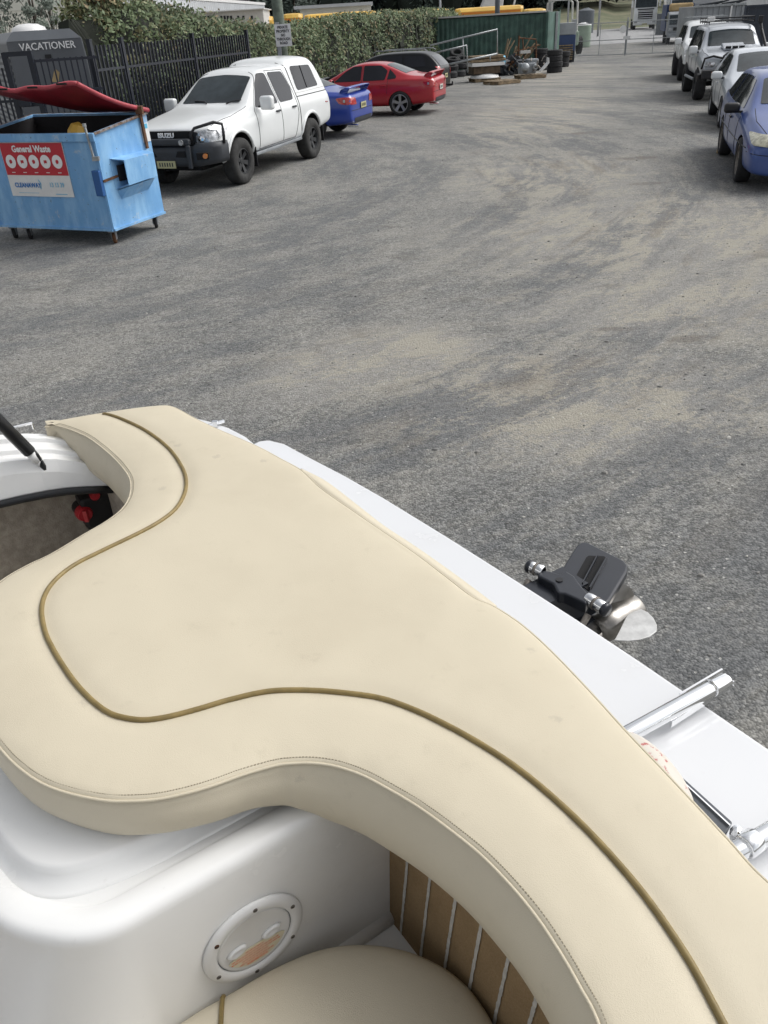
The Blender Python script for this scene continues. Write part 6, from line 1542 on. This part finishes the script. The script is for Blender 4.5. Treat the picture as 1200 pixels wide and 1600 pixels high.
# seat base deck, fillet, carpet panel
b = MB(); b.loft([[bo(.58, WS + .003, .735), bo(.58, -.02, .735), bo(.58, -.02, .5), bo(.58, WS + .003, .5)], [bo(-.8, WS + .003, .735), bo(-.8, -.02, .735), bo(-.8, -.02, .5), bo(-.8, WS + .003, .5)]]); b.build('seat_base', M['gel_in'], boat, True)
b = MB(); b.tube([bo(.535, WS + .008, .742), bo(.2, WS + .008, .742), bo(-.1, WS + .008, .742)], .021, 12); b.build('fillet_bead', M['gel_in'], boat, True, smooth=True)
CP = bo(.524, WS, .738); cn = (A * 1.0 - Vector((0, 0, 1)) * .075 + S * -.03).normalized()
def cpl(s_, z):   # point on carpet plane for given s and z
    # solve a
    a_ = (CP.dot(cn) - (S * s_ + Vector((0, 0, z))).dot(cn)) / A.dot(cn); return bo(a_, s_, z)
b = MB(); nn_ = -cn
b.loft([[cpl(WS + .002, .73), cpl(-.09, .73), cpl(-.09, .73) + cn * .02, cpl(WS + .002, .73) + cn * .02], [cpl(WS + .002, 1.19), cpl(-.09, 1.19), cpl(-.09, 1.19) + cn * .02, cpl(WS + .002, 1.19) + cn * .02]]); cpt = b.build('carpet_panel', M['carpet'], boat, True)
rnd = random.Random(2)
strp = [((637, 1352), (626, 1470)), ((672, 1380), (657, 1505)), ((711, 1415), (694, 1525)), ((751, 1456), (732, 1558)), ((792, 1507), (771, 1597)), ((832, 1565), (824, 1600))]
lines = []
for (u0, v0), (u1, v1) in strp:
    p, q = on_plane(u0, v0, CP, cn), on_plane(u1, v1, CP, cn); d_ = (p - q) / (p.z - q.z); lines.append((q, d_))
dS = (ab(lines[3][0] + lines[3][1] * (.9 - lines[3][0].z))[1] - ab(lines[0][0] + lines[0][1] * (.9 - lines[0][0].z))[1]) / 3
last = lines[3]
lines = lines[:4] + [(last[0] + (cpl(ab(last[0])[1] + dS * k, last[0].z) - cpl(ab(last[0])[1], last[0].z)), last[1]) for k in (1, 2, 3, 4, 5)]
for q, d_ in lines:
    b = MB(); L_, R_ = [], []
    for k in range(61):
        z = .74 + k * (.45 / 60); c_ = q + d_ * (z - q.z); j1 = .0040 + rnd.uniform(-.0009, .0009); j2 = .0040 + rnd.uniform(-.0009, .0009)
        L_.append(c_ - S * j1 - cn * .0022); R_.append(c_ + S * j2 - cn * .0022)
    b.add(L_ + R_, [(k, k + 1, 61 + k + 1, 61 + k) for k in range(60)]); b.build('caulk_stripe', M['caulk'], cpt, False)
# starboard locker: battery switch
SP = bo(0, SC - 1.328, 0)
q = on_plane(124, 791, SP, S)
b = MB(); q2 = on_plane(146, 787, SP, S); b.box(q2 + S * .03 + Vector((0, 0, .0)), (.11, .08, .13), Matrix.Rotation(math.atan2(A.y, A.x), 3, 'Z')); sw = b.build('battery_switch_box', M['black_plastic'], boat, True, bev=.012)
b = MB(); b.lathe([(0.001, .03), (.024, .03), (.029, .02), (.031, 0)], q + S * .05, S, 18, closed=False); b.box(q + S * .085, (.014, .014, .045)); b.build('switch_knob', M['red_knob'], sw, False, smooth=False)
b = MB(); b.disc(q, S, .028, .05, 16); b.build('switch_base', M['black_plastic'], sw, False)
q3 = on_plane(141, 767, SP, S); b = MB(); b.lathe([(0.001, .03), (.016, .03), (.02, 0)], q3 + S * .05, (S + Vector((0, 0, .6))).normalized(), 14, closed=False); b.build('red_cap', M['red_knob'], sw, False)
b = MB(); b.add([bo(.50, SC - 1.33, .5), bo(.50, SC - .5, .5), bo(.50, SC - .5, 1.22), bo(.50, SC - 1.33, 1.22)], [(0, 1, 2, 3)]); b.build('locker_wall', M['taupe'], boat, True)
# folded canopy bow
b = MB(); e0, e1 = at(46, 706, 1.30), at(0, 660, 1.43); dd = e1 - e0
b.tube([e0, e1, e0 + dd * 2.5, e0 + dd * 6], .021, 12); cb_ = b.build('canopy_bow', M['rubber'], boat, True, smooth=True)
b = MB(); dn = dd.normalized(); b.tube([e0 - dn * .004, e0 - dn * .045], .017, 12); b.lathe([(.007, -.012), (.016, -.010), (.017, .010), (.007, .012)], e0 - dn * .05, (dn.cross(Vector((0, 0, 1)))).normalized() * 1 + Vector((.2, -.5, .3)), 16); b.build('bow_end_fitting', M['white'], cb_, False, smooth=True)
b = MB(); b.tube([e0 + Vector((.0, 0, .022)), e0 - dn * .02 + Vector((.01, 0, -.0)), e0 - dn * .05 + Vector((.012, 0, -.03))], .010, 8); b.build('strap', M['rubber'], cb_, False, smooth=True)
b = MB(); b.tube([e0 - dn * .05, e0 - dn * .055 - Vector((0, 0, .04))], .008, 8); b.build('hinge_pin', M['chrome'], cb_, False)

# ------------------------------------------------------------ sun pad
aft = [(70, 664), (80, 658), (112, 651), (160, 643), (215, 635), (252, 631.5), (268, 633), (284, 640), (302, 650), (335, 666), (400, 694), (440, 715), (472, 733), (500, 759), (550, 794), (600, 828), (650, 862), (700, 900), (740, 930), (772, 944), (815, 972), (860, 1012), (920, 1074), (980, 1140), (1030, 1192), (1080, 1245), (1140, 1309), (1200, 1373)]
fwd = [(935, 1590), (908, 1538), (880, 1489), (841, 1430), (800, 1380), (751, 1330), (700, 1289), (651, 1254), (600, 1224), (565, 1206), (530, 1194), (505, 1189), (480, 1187), (455, 1188), (430, 1191), (380, 1205), (320, 1226), (250, 1243), (190, 1247), (150, 1244), (100, 1233), (60, 1217), (25, 1192), (0, 1166), (-22, 1136), (-42, 1090), (-52, 1040), (-50, 985), (-35, 940), (0, 905), (40, 881), (80, 862), (130, 832), (163, 813), (187, 795), (200, 777), (204, 757), (200, 740), (183, 718), (160, 697), (133, 678), (100, 665), (82, 662)]
dropf = {0: .21, 5: .21, 9: .20, 11: .185, 13: .15, 15: .115, 17: .11, 32: .11, 34: .16, 37: .20, 40: .18, 41: .10, 42: .05}
def dropfn(i):
    ks = sorted(dropf)
    for a_, c_ in zip(ks[:-1], ks[1:]):
        if a_ <= i <= c_: return dropf[a_] + (dropf[c_] - dropf[a_]) * (i - a_) / (c_ - a_)
    return .21
ctrl = [(*at(u, v, PZ)[:2], .06) for u, v in aft] + [(*bo(a_, s_, 0)[:2], h_) for a_, s_, h_ in ((.845, -.2, .06), (.82, -.06, .1), (.72, .02, .2), (.55, .05, .2), (.40, .03, .2), (.36, -.06, .2), (.395, -.16, .21), (.45, -.26, .21))] + [(*at(u, v, PZ)[:2], dropfn(i)) for i, (u, v) in enumerate(fwd)]
ol = spline([list(c_) for c_ in ctrl], 5, closed=True)
O2 = [Vector((p[0], p[1])) for p in ol]; HD = [max(.04, p[2]) for p in ol]; NO = len(O2)
area = sum(O2[i].x * O2[(i + 1) % NO].y - O2[(i + 1) % NO].x * O2[i].y for i in range(NO))
nrm = []
for i in range(NO):
    t = (O2[(i + 1) % NO] - O2[i - 1]); n_ = Vector((t.y, -t.x)).normalized(); nrm.append(n_ if area > 0 else -n_)
from mathutils.kdtree import KDTree
kd = KDTree(NO * 4); k = 0
for i in range(NO):
    for j in range(4): q = O2[i].lerp(O2[(i + 1) % NO], j / 4); kd.insert((q.x, q.y, 0), k); k += 1
kd.balance()
pip = [(161, 643), (190, 654), (225, 671), (252, 690), (272, 710), (287, 735), (291, 757), (286, 777), (272, 798), (247, 817), (205, 839), (160, 860), (120, 880), (90, 902), (72, 925), (65, 952), (70, 985), (82, 1012), (100, 1042), (120, 1070), (145, 1096), (170, 1114), (195, 1122), (225, 1125), (260, 1120), (310, 1107), (360, 1092), (410, 1081), (450, 1077.5), (500, 1078), (550, 1083), (600, 1092), (650, 1110), (700, 1134), (750, 1162), (800, 1194), (850, 1233), (900, 1278), (950, 1330), (1000, 1388), (1040, 1442), (1080, 1503), (1110, 1558), (1133, 1602)]
pp_ = [Vector(at(u, v, PZ + .004)) for u, v in pip]; ext = (pp_[-1] - pp_[-2]).normalized(); pp_ += [pp_[-1] + ext * .08, pp_[-1] + ext * .16 - A * .02]
pps = [Vector(p) for p in spline([list(p) for p in pp_], 6)]
kp = KDTree(len(pps) * 2); k = 0
for i in range(len(pps) - 1):
    for j in range(2): q = pps[i].lerp(pps[i + 1], j / 2); kp.insert((q.x, q.y, 0), k); k += 1
q = pps[-1]; kp.insert((q.x, q.y, 0), k); kp.insert((q.x, q.y, 0), k + 1); kp.balance()
def pad_z(x, y, de=None):
    d_ = kd.find((x, y, 0))[2] if de is None else de; dp = kp.find((x, y, 0))[2]
    z = PZ - .004 + .011 * (1 - math.exp(-d_ / .045))
    z -= .0045 * math.exp(-(dp / .024) ** 2) + .002 * math.exp(-dp / .06)
    z += .0042 * noise.noise(Vector((x * 2.6, y * 2.6, 0))) + .0012 * noise.noise(Vector((x * 9, y * 9, 3))) + .0016 * noise.noise(Vector((x * 26, y * 26, 5))) * math.exp(-(d_ / .05) ** 2)
    a_, s_ = x * A.x + y * A.y, x * S.x + y * S.y
    return z
# inner rings near the edge then a fine grid
rin = [(-.000, -.009), (-.004, -.004), (-.010, None), (-.020, None), (-.034, None)]
tv = []; 
last = [O2[i] - nrm[i] * .034 for i in range(NO)]
x0, x1 = min(p.x for p in last), max(p.x for p in last); y0, y1 = min(p.y for p in last), max(p.y for p in last)
def inside(p, poly):
    c_ = False; n = len(poly); j = n - 1
    for i in range(n):
        a_, b2 = poly[i], poly[j]
        if (a_.y > p.y) != (b2.y > p.y) and p.x < (b2.x - a_.x) * (p.y - a_.y) / (b2.y - a_.y) + a_.x: c_ = not c_
        j = i
    return c_
G = .014; gp = []; coarse = last[::2]
ny = int((y1 - y0) / G)
for j in range(1, ny):
    y = y0 + j * G; xs = []
    n = len(last)
    for i in range(n):
        a_, b2 = last[i], last[(i + 1) % n]
        if (a_.y > y) != (b2.y > y): xs.append((b2.x - a_.x) * (y - a_.y) / (b2.y - a_.y) + a_.x)
    xs.sort()
    for a_, c_ in zip(xs[::2], xs[1::2]):
        x = a_ + G * .6
        while x < c_ - G * .6: gp.append(Vector((x + (j % 2) * G * .4, y))); x += G
gp = [p for p in gp if kd.find((p.x, p.y, 0))[2] > .040]
allp = last + gp
res = delaunay_2d_cdt(allp, [(i, (i + 1) % NO) for i in range(NO)], [], 1, 1e-6)
V2, F2 = res[0], res[2]
print('pad grid', len(gp), len(V2), len(F2))
verts = [Vector((p.x, p.y, pad_z(p.x, p.y))) for p in V2]; faces = [tuple(f) for f in F2]
# original boundary vertices map
orig = res[3]; bmap = {}
for vi, ol_ in enumerate(orig):
    for o_ in ol_:
        if o_ < NO: bmap[o_] = vi
prev = [bmap[i] for i in range(NO)]
def add_ring(off, zf):
    global prev
    base_ = len(verts)
    for i in range(NO): p = O2[i] + nrm[i] * off; verts.append(Vector((p.x, p.y, zf(i, p))))
    for i in range(NO): j = (i + 1) % NO; faces.append((prev[i], prev[j], base_ + j, base_ + i))
    prev = [base_ + i for i in range(NO)]
add_ring(-.020, lambda i, p: pad_z(p.x, p.y, .020)); add_ring(-.010, lambda i, p: pad_z(p.x, p.y, .010) - .0005)
add_ring(-.004, lambda i, p: PZ - .004); add_ring(0, lambda i, p: PZ - .009)
me = mesh_from('cover_panel', verts, faces)
pad = empty('sun_pad', bo(.5, SC, 1.22), 0, 'large cream vinyl sun pad with olive piping covering the stern of the boat', 'sun pad')
top = link('cover_panel', me, M['vinyl'], pad, True, smooth=True)
verts, faces = [], []
prev = None
def add_ring2(off, zf):
    global prev
    base_ = len(verts)
    for i in range(NO): p = O2[i] + nrm[i] * (off(i) if callable(off) else off); verts.append(Vector((p.x, p.y, zf(i))))
    if prev is not None:
        for i in range(NO): j = (i + 1) % NO; faces.append((prev[i], prev[j], base_ + j, base_ + i))
    prev = [base_ + i for i in range(NO)]
def bul(f_): return lambda i: min(.024, max(0, HD[i] - .05) * .17) * f_ + .0025 * noise.noise(Vector((O2[i].x * 7, O2[i].y * 7, f_ * 2)))
add_ring2(-.002, lambda i: PZ - .008); add_ring2(-.001, lambda i: PZ - .012); add_ring2(.003, lambda i: PZ - .017)
for f_, g_ in ((.10, .35), (.22, .72), (.38, 1.0), (.55, 1.0), (.72, .72), (.86, .1), (.95, -.6), (1.0, -1.2)): add_ring2(bul(g_), lambda i, f_=f_: PZ - .015 - (HD[i] - .015) * f_)
add_ring2(-.035, lambda i: PZ - .03)
me = mesh_from('side_panel', verts, faces); link('side_panel', me, M['vinyl_side'], pad, True, smooth=True)
b = MB(); b.tube([Vector((O2[i].x + nrm[i].x * .0005, O2[i].y + nrm[i].y * .0005, PZ - .0085)) for i in range(NO)], .0032, 6, closed=True); b.build('seam_welt', M['vinyl'], pad, True, smooth=True)
b = MB(); b.tube([Vector((p.x, p.y, pad_z(p.x, p.y) + .0028)) for p in pps], .0056, 10); b.build('piping', M['piping'], pad, True, smooth=True)
# stitches
b = MB(); fi = len(aft) * 5 + 5 * 5
pth = [O2[i] - nrm[i] * .0085 for i in range(fi, NO)]
acc = 0
for i in range(len(pth) - 1):
    a_, c_ = pth[i], pth[i + 1]; L_ = (c_ - a_).length; n = max(1, int(round(L_ / .0052)))
    for k in range(n):
        p, q = a_.lerp(c_, (k + .15) / n), a_.lerp(c_, (k + .75) / n); z = PZ - .0022
        b.beam((p.x, p.y, z), (q.x, q.y, z), .0011, .0012)
b.build('stitching', M['stitch'], pad, True)
# loose flap along the stern edge
fo = [(470, 731.5), (510, 752), (560, 790), (600, 821), (650, 854), (700, 889), (750, 926), (776, 946)]; fi_ = [(472, 735), (500, 764), (550, 799), (600, 833), (650, 868), (700, 906), (740, 936), (774, 948)]
fo3 = spline([list(at(u, v, PZ - .035)) for u, v in fo], 6); fi3 = spline([list(at(u, v, PZ - .012)) for u, v in fi_], 6)
b = MB(); n = len(fo3); b.loft([[Vector(p) for p in q] for q in zip(fi3, fo3, [[p[0], p[1], p[2] - .005] for p in fo3], [[p[0], p[1], p[2] - .02] for p in fi3])]); b.build('rear_flap', M['vinyl_side'], pad, True, smooth=True)

# ------------------------------------------------------------ seat cushion
cz = .875
co = [(262, 1612), (281, 1600), (315, 1578), (351, 1558), (400, 1529), (440, 1508), (480, 1491), (520, 1480), (560, 1476.5), (600, 1479), (640, 1488), (672, 1501), (702, 1518), (730, 1542), (752, 1570), (772, 1604)]
cc = [list(at(u, v, cz - .02)[:2]) for u, v in co] + [list(bo(a_, s_, 0)[:2]) for a_, s_ in ((.50, -.42), (.46, -.25), (.36, -.14), (.2, -.10), (-.2, -.10), (-.5, -.14), (-.55, -.3), (-.55, -.75), (-.48, -.88), (-.3, -.915), (-.1, -.916), (.0, -.912))]
cs = [Vector(p) for p in spline(cc, 6, closed=True)]; nc = len(cs); cen = Vector((sum(p.x for p in cs) / nc, sum(p.y for p in cs) / nc))
ar = sum(cs[i].x * cs[(i + 1) % nc].y - cs[(i + 1) % nc].x * cs[i].y for i in range(nc))
cn_ = []
for i in range(nc):
    t = cs[(i + 1) % nc] - cs[i - 1]; n_ = Vector((t.y, -t.x)).normalized(); cn_.append(n_ if ar > 0 else -n_)
b = MB(); rings = []
for off, z in ((-.02, .745), (-.002, .755), (.004, .79), (.006, .82), (0, cz - .02), (-.010, cz - .006), (-.025, cz + .001), (-.045, cz + .006)):
    rings.append([Vector((cs[i].x + cn_[i].x * off, cs[i].y + cn_[i].y * off, z)) for i in range(nc)])
for k in (.85, .65, .45, .25, .08):
    rings.append([Vector((cen.x + (cs[i].x - cn_[i].x * .045 - cen.x) * k, cen.y + (cs[i].y - cn_[i].y * .045 - cen.y) * k, cz + .006 + .014 * (1 - k * k) + .002 * noise.noise(Vector((cs[i].x * 5, k * 4, 0))))) for i in range(nc)])
b.loft(rings)
seat = empty('seat_cushion', bo(0, -.5, .74), 0, 'cream vinyl seat cushion lying beside the white engine box at the bottom of the photo', 'cushion')
b.build('cushion', M['vinyl_side'], seat, True, smooth=True)
b = MB(); c0_, c1_ = at(349, 1557, cz - .012), at(345, 1600, cz + .012); dd = c1_ - c0_; b.tube([c0_ - Vector((0, 0, .05)), c0_, c0_ + dd * .15 + Vector((0, 0, .008)), c0_ + dd * .5 + Vector((0, 0, .006)), c1_, c0_ + dd * 3 + Vector((0, 0, -.03))], .0048, 8); b.build('piping', M['piping'], seat, True, smooth=True)

# ------------------------------------------------------------ boarding ladder lying on the platform
lad = empty('boarding_ladder', bo(1.1, -.7, pz), 0, 'folded polished steel boarding ladder lying on the white swim platform', 'ladder')
lz = pz + .05
def leg(u0, v0, u1, v1, name='ladder_leg'):
    p, q = at(u0, v0, lz), at(u1, v1, lz); d_ = (q - p).normalized(); sd_ = d_.cross(Vector((0, 0, 1))); p = p - d_ * .15
    b = MB(); prof = [(-.019, -.010), (-.019, .006), (-.014, .014), (-.006, .018), (.006, .018), (.014, .014), (.019, .006), (.019, -.010)]
    b.loft([[e + sd_ * x + Vector((0, 0, z)) for x, z in prof] for e in (p, q - d_ * .04, q - d_ * .039, q)]); o1 = b.build(name, M['chrome'], lad, True, smooth=True); o1.data.polygons.foreach_set('use_smooth', [True] * len(o1.data.polygons))
    bevel(o1, .004, 2, 40)
    b = MB(); b.lathe([(.0205, -.004), (.023, 0), (.0205, .004)], q - d_ * .055 + Vector((0, 0, .002)), d_, 20); b.build('collar', M['chrome'], o1, False, smooth=True)
    return p, q, d_, sd_
p, q, d_, sd_ = leg(990, 1142, 1136, 1062)
b = MB(); u0, u1 = at(1048, 1131, lz - .02), at(1145, 1068, lz - .01); b.beam(u0, u1, .006, .02); b.lathe([(.004, -.004), (.009, 0), (.004, .004)], u1, (1, 0, .3), 10); b.build('inner_rod', M['chrome'], lad, True)
b = MB(); u0, u1 = at(1062, 1088, lz - .01), at(1128, 1049, lz); b.beam(u0, u1, .005, .018); b.build('outer_rod', M['chrome'], lad, True)
leg(1158, 1326, 1330, 1228)
b = MB(); b.lathe([(.021, -.02), (.024, -.016), (.024, .016), (.021, .02)], at(1172, 1318, lz + .002), d_, 24); b.build('hinge_collar', M['chrome'], lad, True, smooth=True)
t0_, t1_ = at(1060, 1215, lz - .02), at(1143, 1290, lz - .02); tw = (t1_ - t0_).normalized()
b = MB(); t2_, t3_ = at(1040, 1225, lz - .02), at(1128, 1318, lz - .02)
b.loft([[t0_ + Vector((0, 0, .012)), t1_ + Vector((0, 0, .012)), t3_ + Vector((0, 0, .012)), t2_ + Vector((0, 0, .012))], [t0_, t1_, t3_, t2_]]); tr = b.build('step_tread', M['tread'], lad, True, bev=.003)
b = MB(); b.beam(t0_.lerp(t2_, .35) + Vector((0, 0, .016)), t1_.lerp(t3_, .30) + Vector((0, 0, .016)), .003, .004); b.build('tread_edge', M['chrome'], tr, False)
b = MB(); b.lathe([(0.001, .014), (.008, .012), (.012, 0), (.010, -.02)], at(1150, 1300, lz), (0, 0, 1), 12, closed=False); b.tube([at(1146, 1296, lz - .01), at(1157, 1320, lz - .01)], .007, 8); b.build('hinge_bolt', M['chrome'], lad, True)
# buoy tucked under the pad edge
bz = pz + .075
c_ = at(1009, 1219, bz); dx = (at(1075, 1262, bz) - at(975, 1150, bz)).normalized(); dy = dx.cross(Vector((0, 0, 1)))
b = MB(); vs, fs = [], []; n = 36; mr = 18
for j in range(mr + 1):
    for i in range(n):
        th = math.pi * j / mr; ph = 2 * math.pi * i / n; vs.append(c_ + dx * (math.sin(th) * math.cos(ph) * .135) + dy * (math.sin(th) * math.sin(ph) * .062) + Vector((0, 0, math.cos(th) * .07)))
for j in range(mr):
    for i in range(n): a_ = j * n + i; c2_ = j * n + (i + 1) % n; fs.append((a_, c2_, c2_ + n, a_ + n))
b.add(vs, fs); tag(b.build('buoy', M['buoy'], smooth=True), 'white float with worn red print tucked between the sun pad and the boarding ladder', 'buoy')

# ------------------------------------------------------------ stern drive
dz = .80
def polyat(pts, z): return [at(u, v, z) for u, v in pts]
def plate3(b, pts, z, th):
    P_ = polyat(pts, z); b.loft([[p - Vector((0, 0, th)) for p in P_], P_])
b = MB(); plate3(b, [(879, 905), (876, 893), (884, 878), (902, 850), (909, 846), (919, 847), (975, 875), (982, 884), (980, 893), (953, 938), (944, 946), (935, 944)], dz + .01, .035)
drive = b.build('stern_drive', M['drive'], boat, True); bevel(drive, .008, 3, 30)
b = MB(); plate3(b, [(897, 905), (916, 871), (920, 868), (944, 869), (948, 873), (925, 919), (920, 923)], dz + .0125, .004); b.build('recess', M['well'], drive, False)
b = MB(); 
for (u0, v0, u1, v1) in ((910, 913, 934, 868), (921, 920, 948, 872)): b.beam(at(u0, v0, dz + .018), at(u1, v1, dz + .018), .004, .016)
b.build('rib', M['drive'], drive, False)
b = MB(); plate3(b, [(843, 890), (860, 892), (876, 897), (884, 891), (897, 899), (908, 914), (923, 931), (916, 943), (898, 934), (882, 927), (872, 926), (865, 912), (840, 899)], dz + .048, .045)
ar_ = b.build('trim_arm', M['drive'], drive, False); bevel(ar_, .007, 3, 30)
b = MB(); c_ = at(874, 906, dz + .05); b.disc(c_ - Vector((0, 0, .004)), (0, 0, 1), .012, .006, 16); b.build('pivot_cap', M['black_plastic'], ar_, False)
b = MB(); c_ = at(885, 912, dz); b.loft([[c_ + A * x + S * y + Vector((0, 0, z)) for y, z in ((-.07, -.10), (.07, -.10), (.06, .02), (-.06, .02))] for x in (-.42, .04)]); b.build('drive_housing', M['drive'], drive, False, smooth=False)
b = MB(); c_ = at(930, 935, dz - .05); b.loft([[c_ + A * x + S * y * k + Vector((0, 0, z)) for y, z in ((-.045, -.05), (.045, -.05), (.03, -.28), (-.03, -.28))] for x, k in ((-.22, .8), (-.1, 1), (.06, .6))]); b.build('lower_leg', M['drive'], drive, False)
for (u0, v0, u1, v1, nm) in ((827, 885, 849, 894, 1), (917, 934, 945, 952, 2)):
    p, q = at(u0, v0, dz + .04), at(u1, v1, dz + .04); d_ = (q - p).normalized(); L_ = (q - p).length
    b = MB(); b.lathe([(.004, 0), (.019, 0), (.022, .004), (.022, L_ * .42), (.020, L_ * .45), (.022, L_ * .48), (.022, L_ * .96), (.018, L_)], p, d_, 24, closed=False); cyl = b.build('trim_cylinder', M['chrome'], drive, False, smooth=True)
    b = MB(); e = p if nm == 1 else q; b.lathe([(.001, -.010), (.020, -.008), (.0235, -.002), (.0235, .008), (.02, .012), (.001, .012)], e, d_, 20, closed=False); b.build('end_cap', M['drive'], cyl, False, smooth=True)
    b = MB(); m_ = p.lerp(q, .5); b.lathe([(.0225, -.005), (.0235, 0), (.0225, .005)], m_, d_, 20); b.tube([m_ - Vector((0, 0, .03)) - A * .03, m_ - Vector((0, 0, .07)) - A * .06, m_ - Vector((0, 0, .08)) - A * .25], .012, 8); b.build('hydraulic_rod', M['rim_dirty'], cyl, False, smooth=True)
hz_ = .66; hc = at(966, 966, hz_)
b = MB(); b.lathe([(.03, -.11), (.052, -.10), (.056, -.04), (.056, .03), (.062, .075), (.060, .078), (.050, .07), (.046, -.02)], hc, A, 36, closed=False); prop = b.build('propeller', M['bronze'], drive, False, smooth=True)
def blade(t, bm_, m_, L_=.125, w_=.075, pitch=.55):
    rad = S * math.cos(t) + Vector((0, 0, 1)) * math.sin(t); tan = A.cross(rad).normalized()
    b = MB(); V_ = []; F_ = []; nu_, nv_ = 10, 10
    for side in (0, 1):
        for i in range(nu_ + 1):
            f_ = i / nu_; ww = w_ * math.sin(math.pi * (.30 + .70 * f_) ** .95) ** .55 if f_ < 1 else .004
            pt_ = pitch + .5 * (1 - f_)
            for j in range(nv_ + 1):
                g_ = j / nv_ * 2 - 1
                dirc = tan * math.cos(pt_) + A * math.sin(pt_)
                V_.append(hc + rad * (.045 + L_ * f_) + dirc * (ww * g_ * (1 - .12 * f_)) + A * (-.01 + .02 * g_ * g_) + (A * .0022 if side else -A * .0022) * (1 - abs(g_)) )
    K = (nu_ + 1) * (nv_ + 1)
    for side in (0, 1):
        for i in range(nu_):
            for j in range(nv_): a_ = side * K + i * (nv_ + 1) + j; F_.append((a_, a_ + 1, a_ + nv_ + 2, a_ + nv_ + 1))
    b.add(V_, F_); return b.build('blade', m_, prop, False, smooth=True)
b = MB(); bp_ = [(960, 1000), (968, 985), (977, 966), (988, 951), (1000, 950.5), (1012, 956), (1021, 965), (1026.5, 976), (1026, 986), (1016, 994), (1000, 999), (980, 1001)]
P_ = polyat(bp_, .70); b.loft([[p - Vector((0, 0, .005)) for p in P_], P_]); bevel(b.build('blade', M['blade'], prop, False), .002, 2)
blade(R(128), None, M['bronze'], .09); blade(R(248), None, M['bronze'])

# loose stones lying on the gravel: nobody could count them
rnd = random.Random(77); sv, sf = [], []
for k in range(1800):
    y = 1.8 + rnd.random() ** 1.6 * 16; x = rnd.uniform(-3.2, 4.6) * (.45 + y * .09)
    r_ = rnd.uniform(.004, .011) * (1.8 if rnd.random() < .06 else 1); a0 = rnd.random() * 6
    n0_ = len(sv); hh = r_ * rnd.uniform(.35, .6)
    for j, (rr_, zz) in enumerate(((1, 0), (.8, hh), (.3, hh * 1.5))):
        for i in range(6):
            a_ = a0 + i * math.pi / 3; q_ = r_ * rr_ * (1 + .25 * math.sin(i * 2.3 + k)); sv.append((x + math.cos(a_) * q_, y + math.sin(a_) * q_ * .8, zz + .0005))
    for j in range(2):
        for i in range(6): sf.append((n0_ + j * 6 + i, n0_ + j * 6 + (i + 1) % 6, n0_ + j * 6 + 6 + (i + 1) % 6, n0_ + j * 6 + 6 + i))
    sf.append(tuple(n0_ + 12 + i for i in range(6)))
def stone_mat():
    mt, t, b = newmat('loose_stone'); g = N(t, 'ShaderNodeNewGeometry'); r = N(t, 'ShaderNodeValToRGB'); t.links.new(g.outputs['Random Per Island'], r.inputs[0])
    r.color_ramp.elements[0].color = (.17, .17, .165, 1); r.color_ramp.elements[1].color = (.30, .29, .27, 1); r.color_ramp.elements[1].position = .85
    e = r.color_ramp.elements.new(.96); e.color = (.55, .53, .49, 1)
    t.links.new(r.outputs[0], b.inputs['Base Color']); b.inputs['Roughness'].default_value = .9; return mt
tag(link('loose_stones', mesh_from('loose_stones', sv, sf), stone_mat()), 'scattered loose stones lying on the gravel yard', 'stones', kind='stuff')
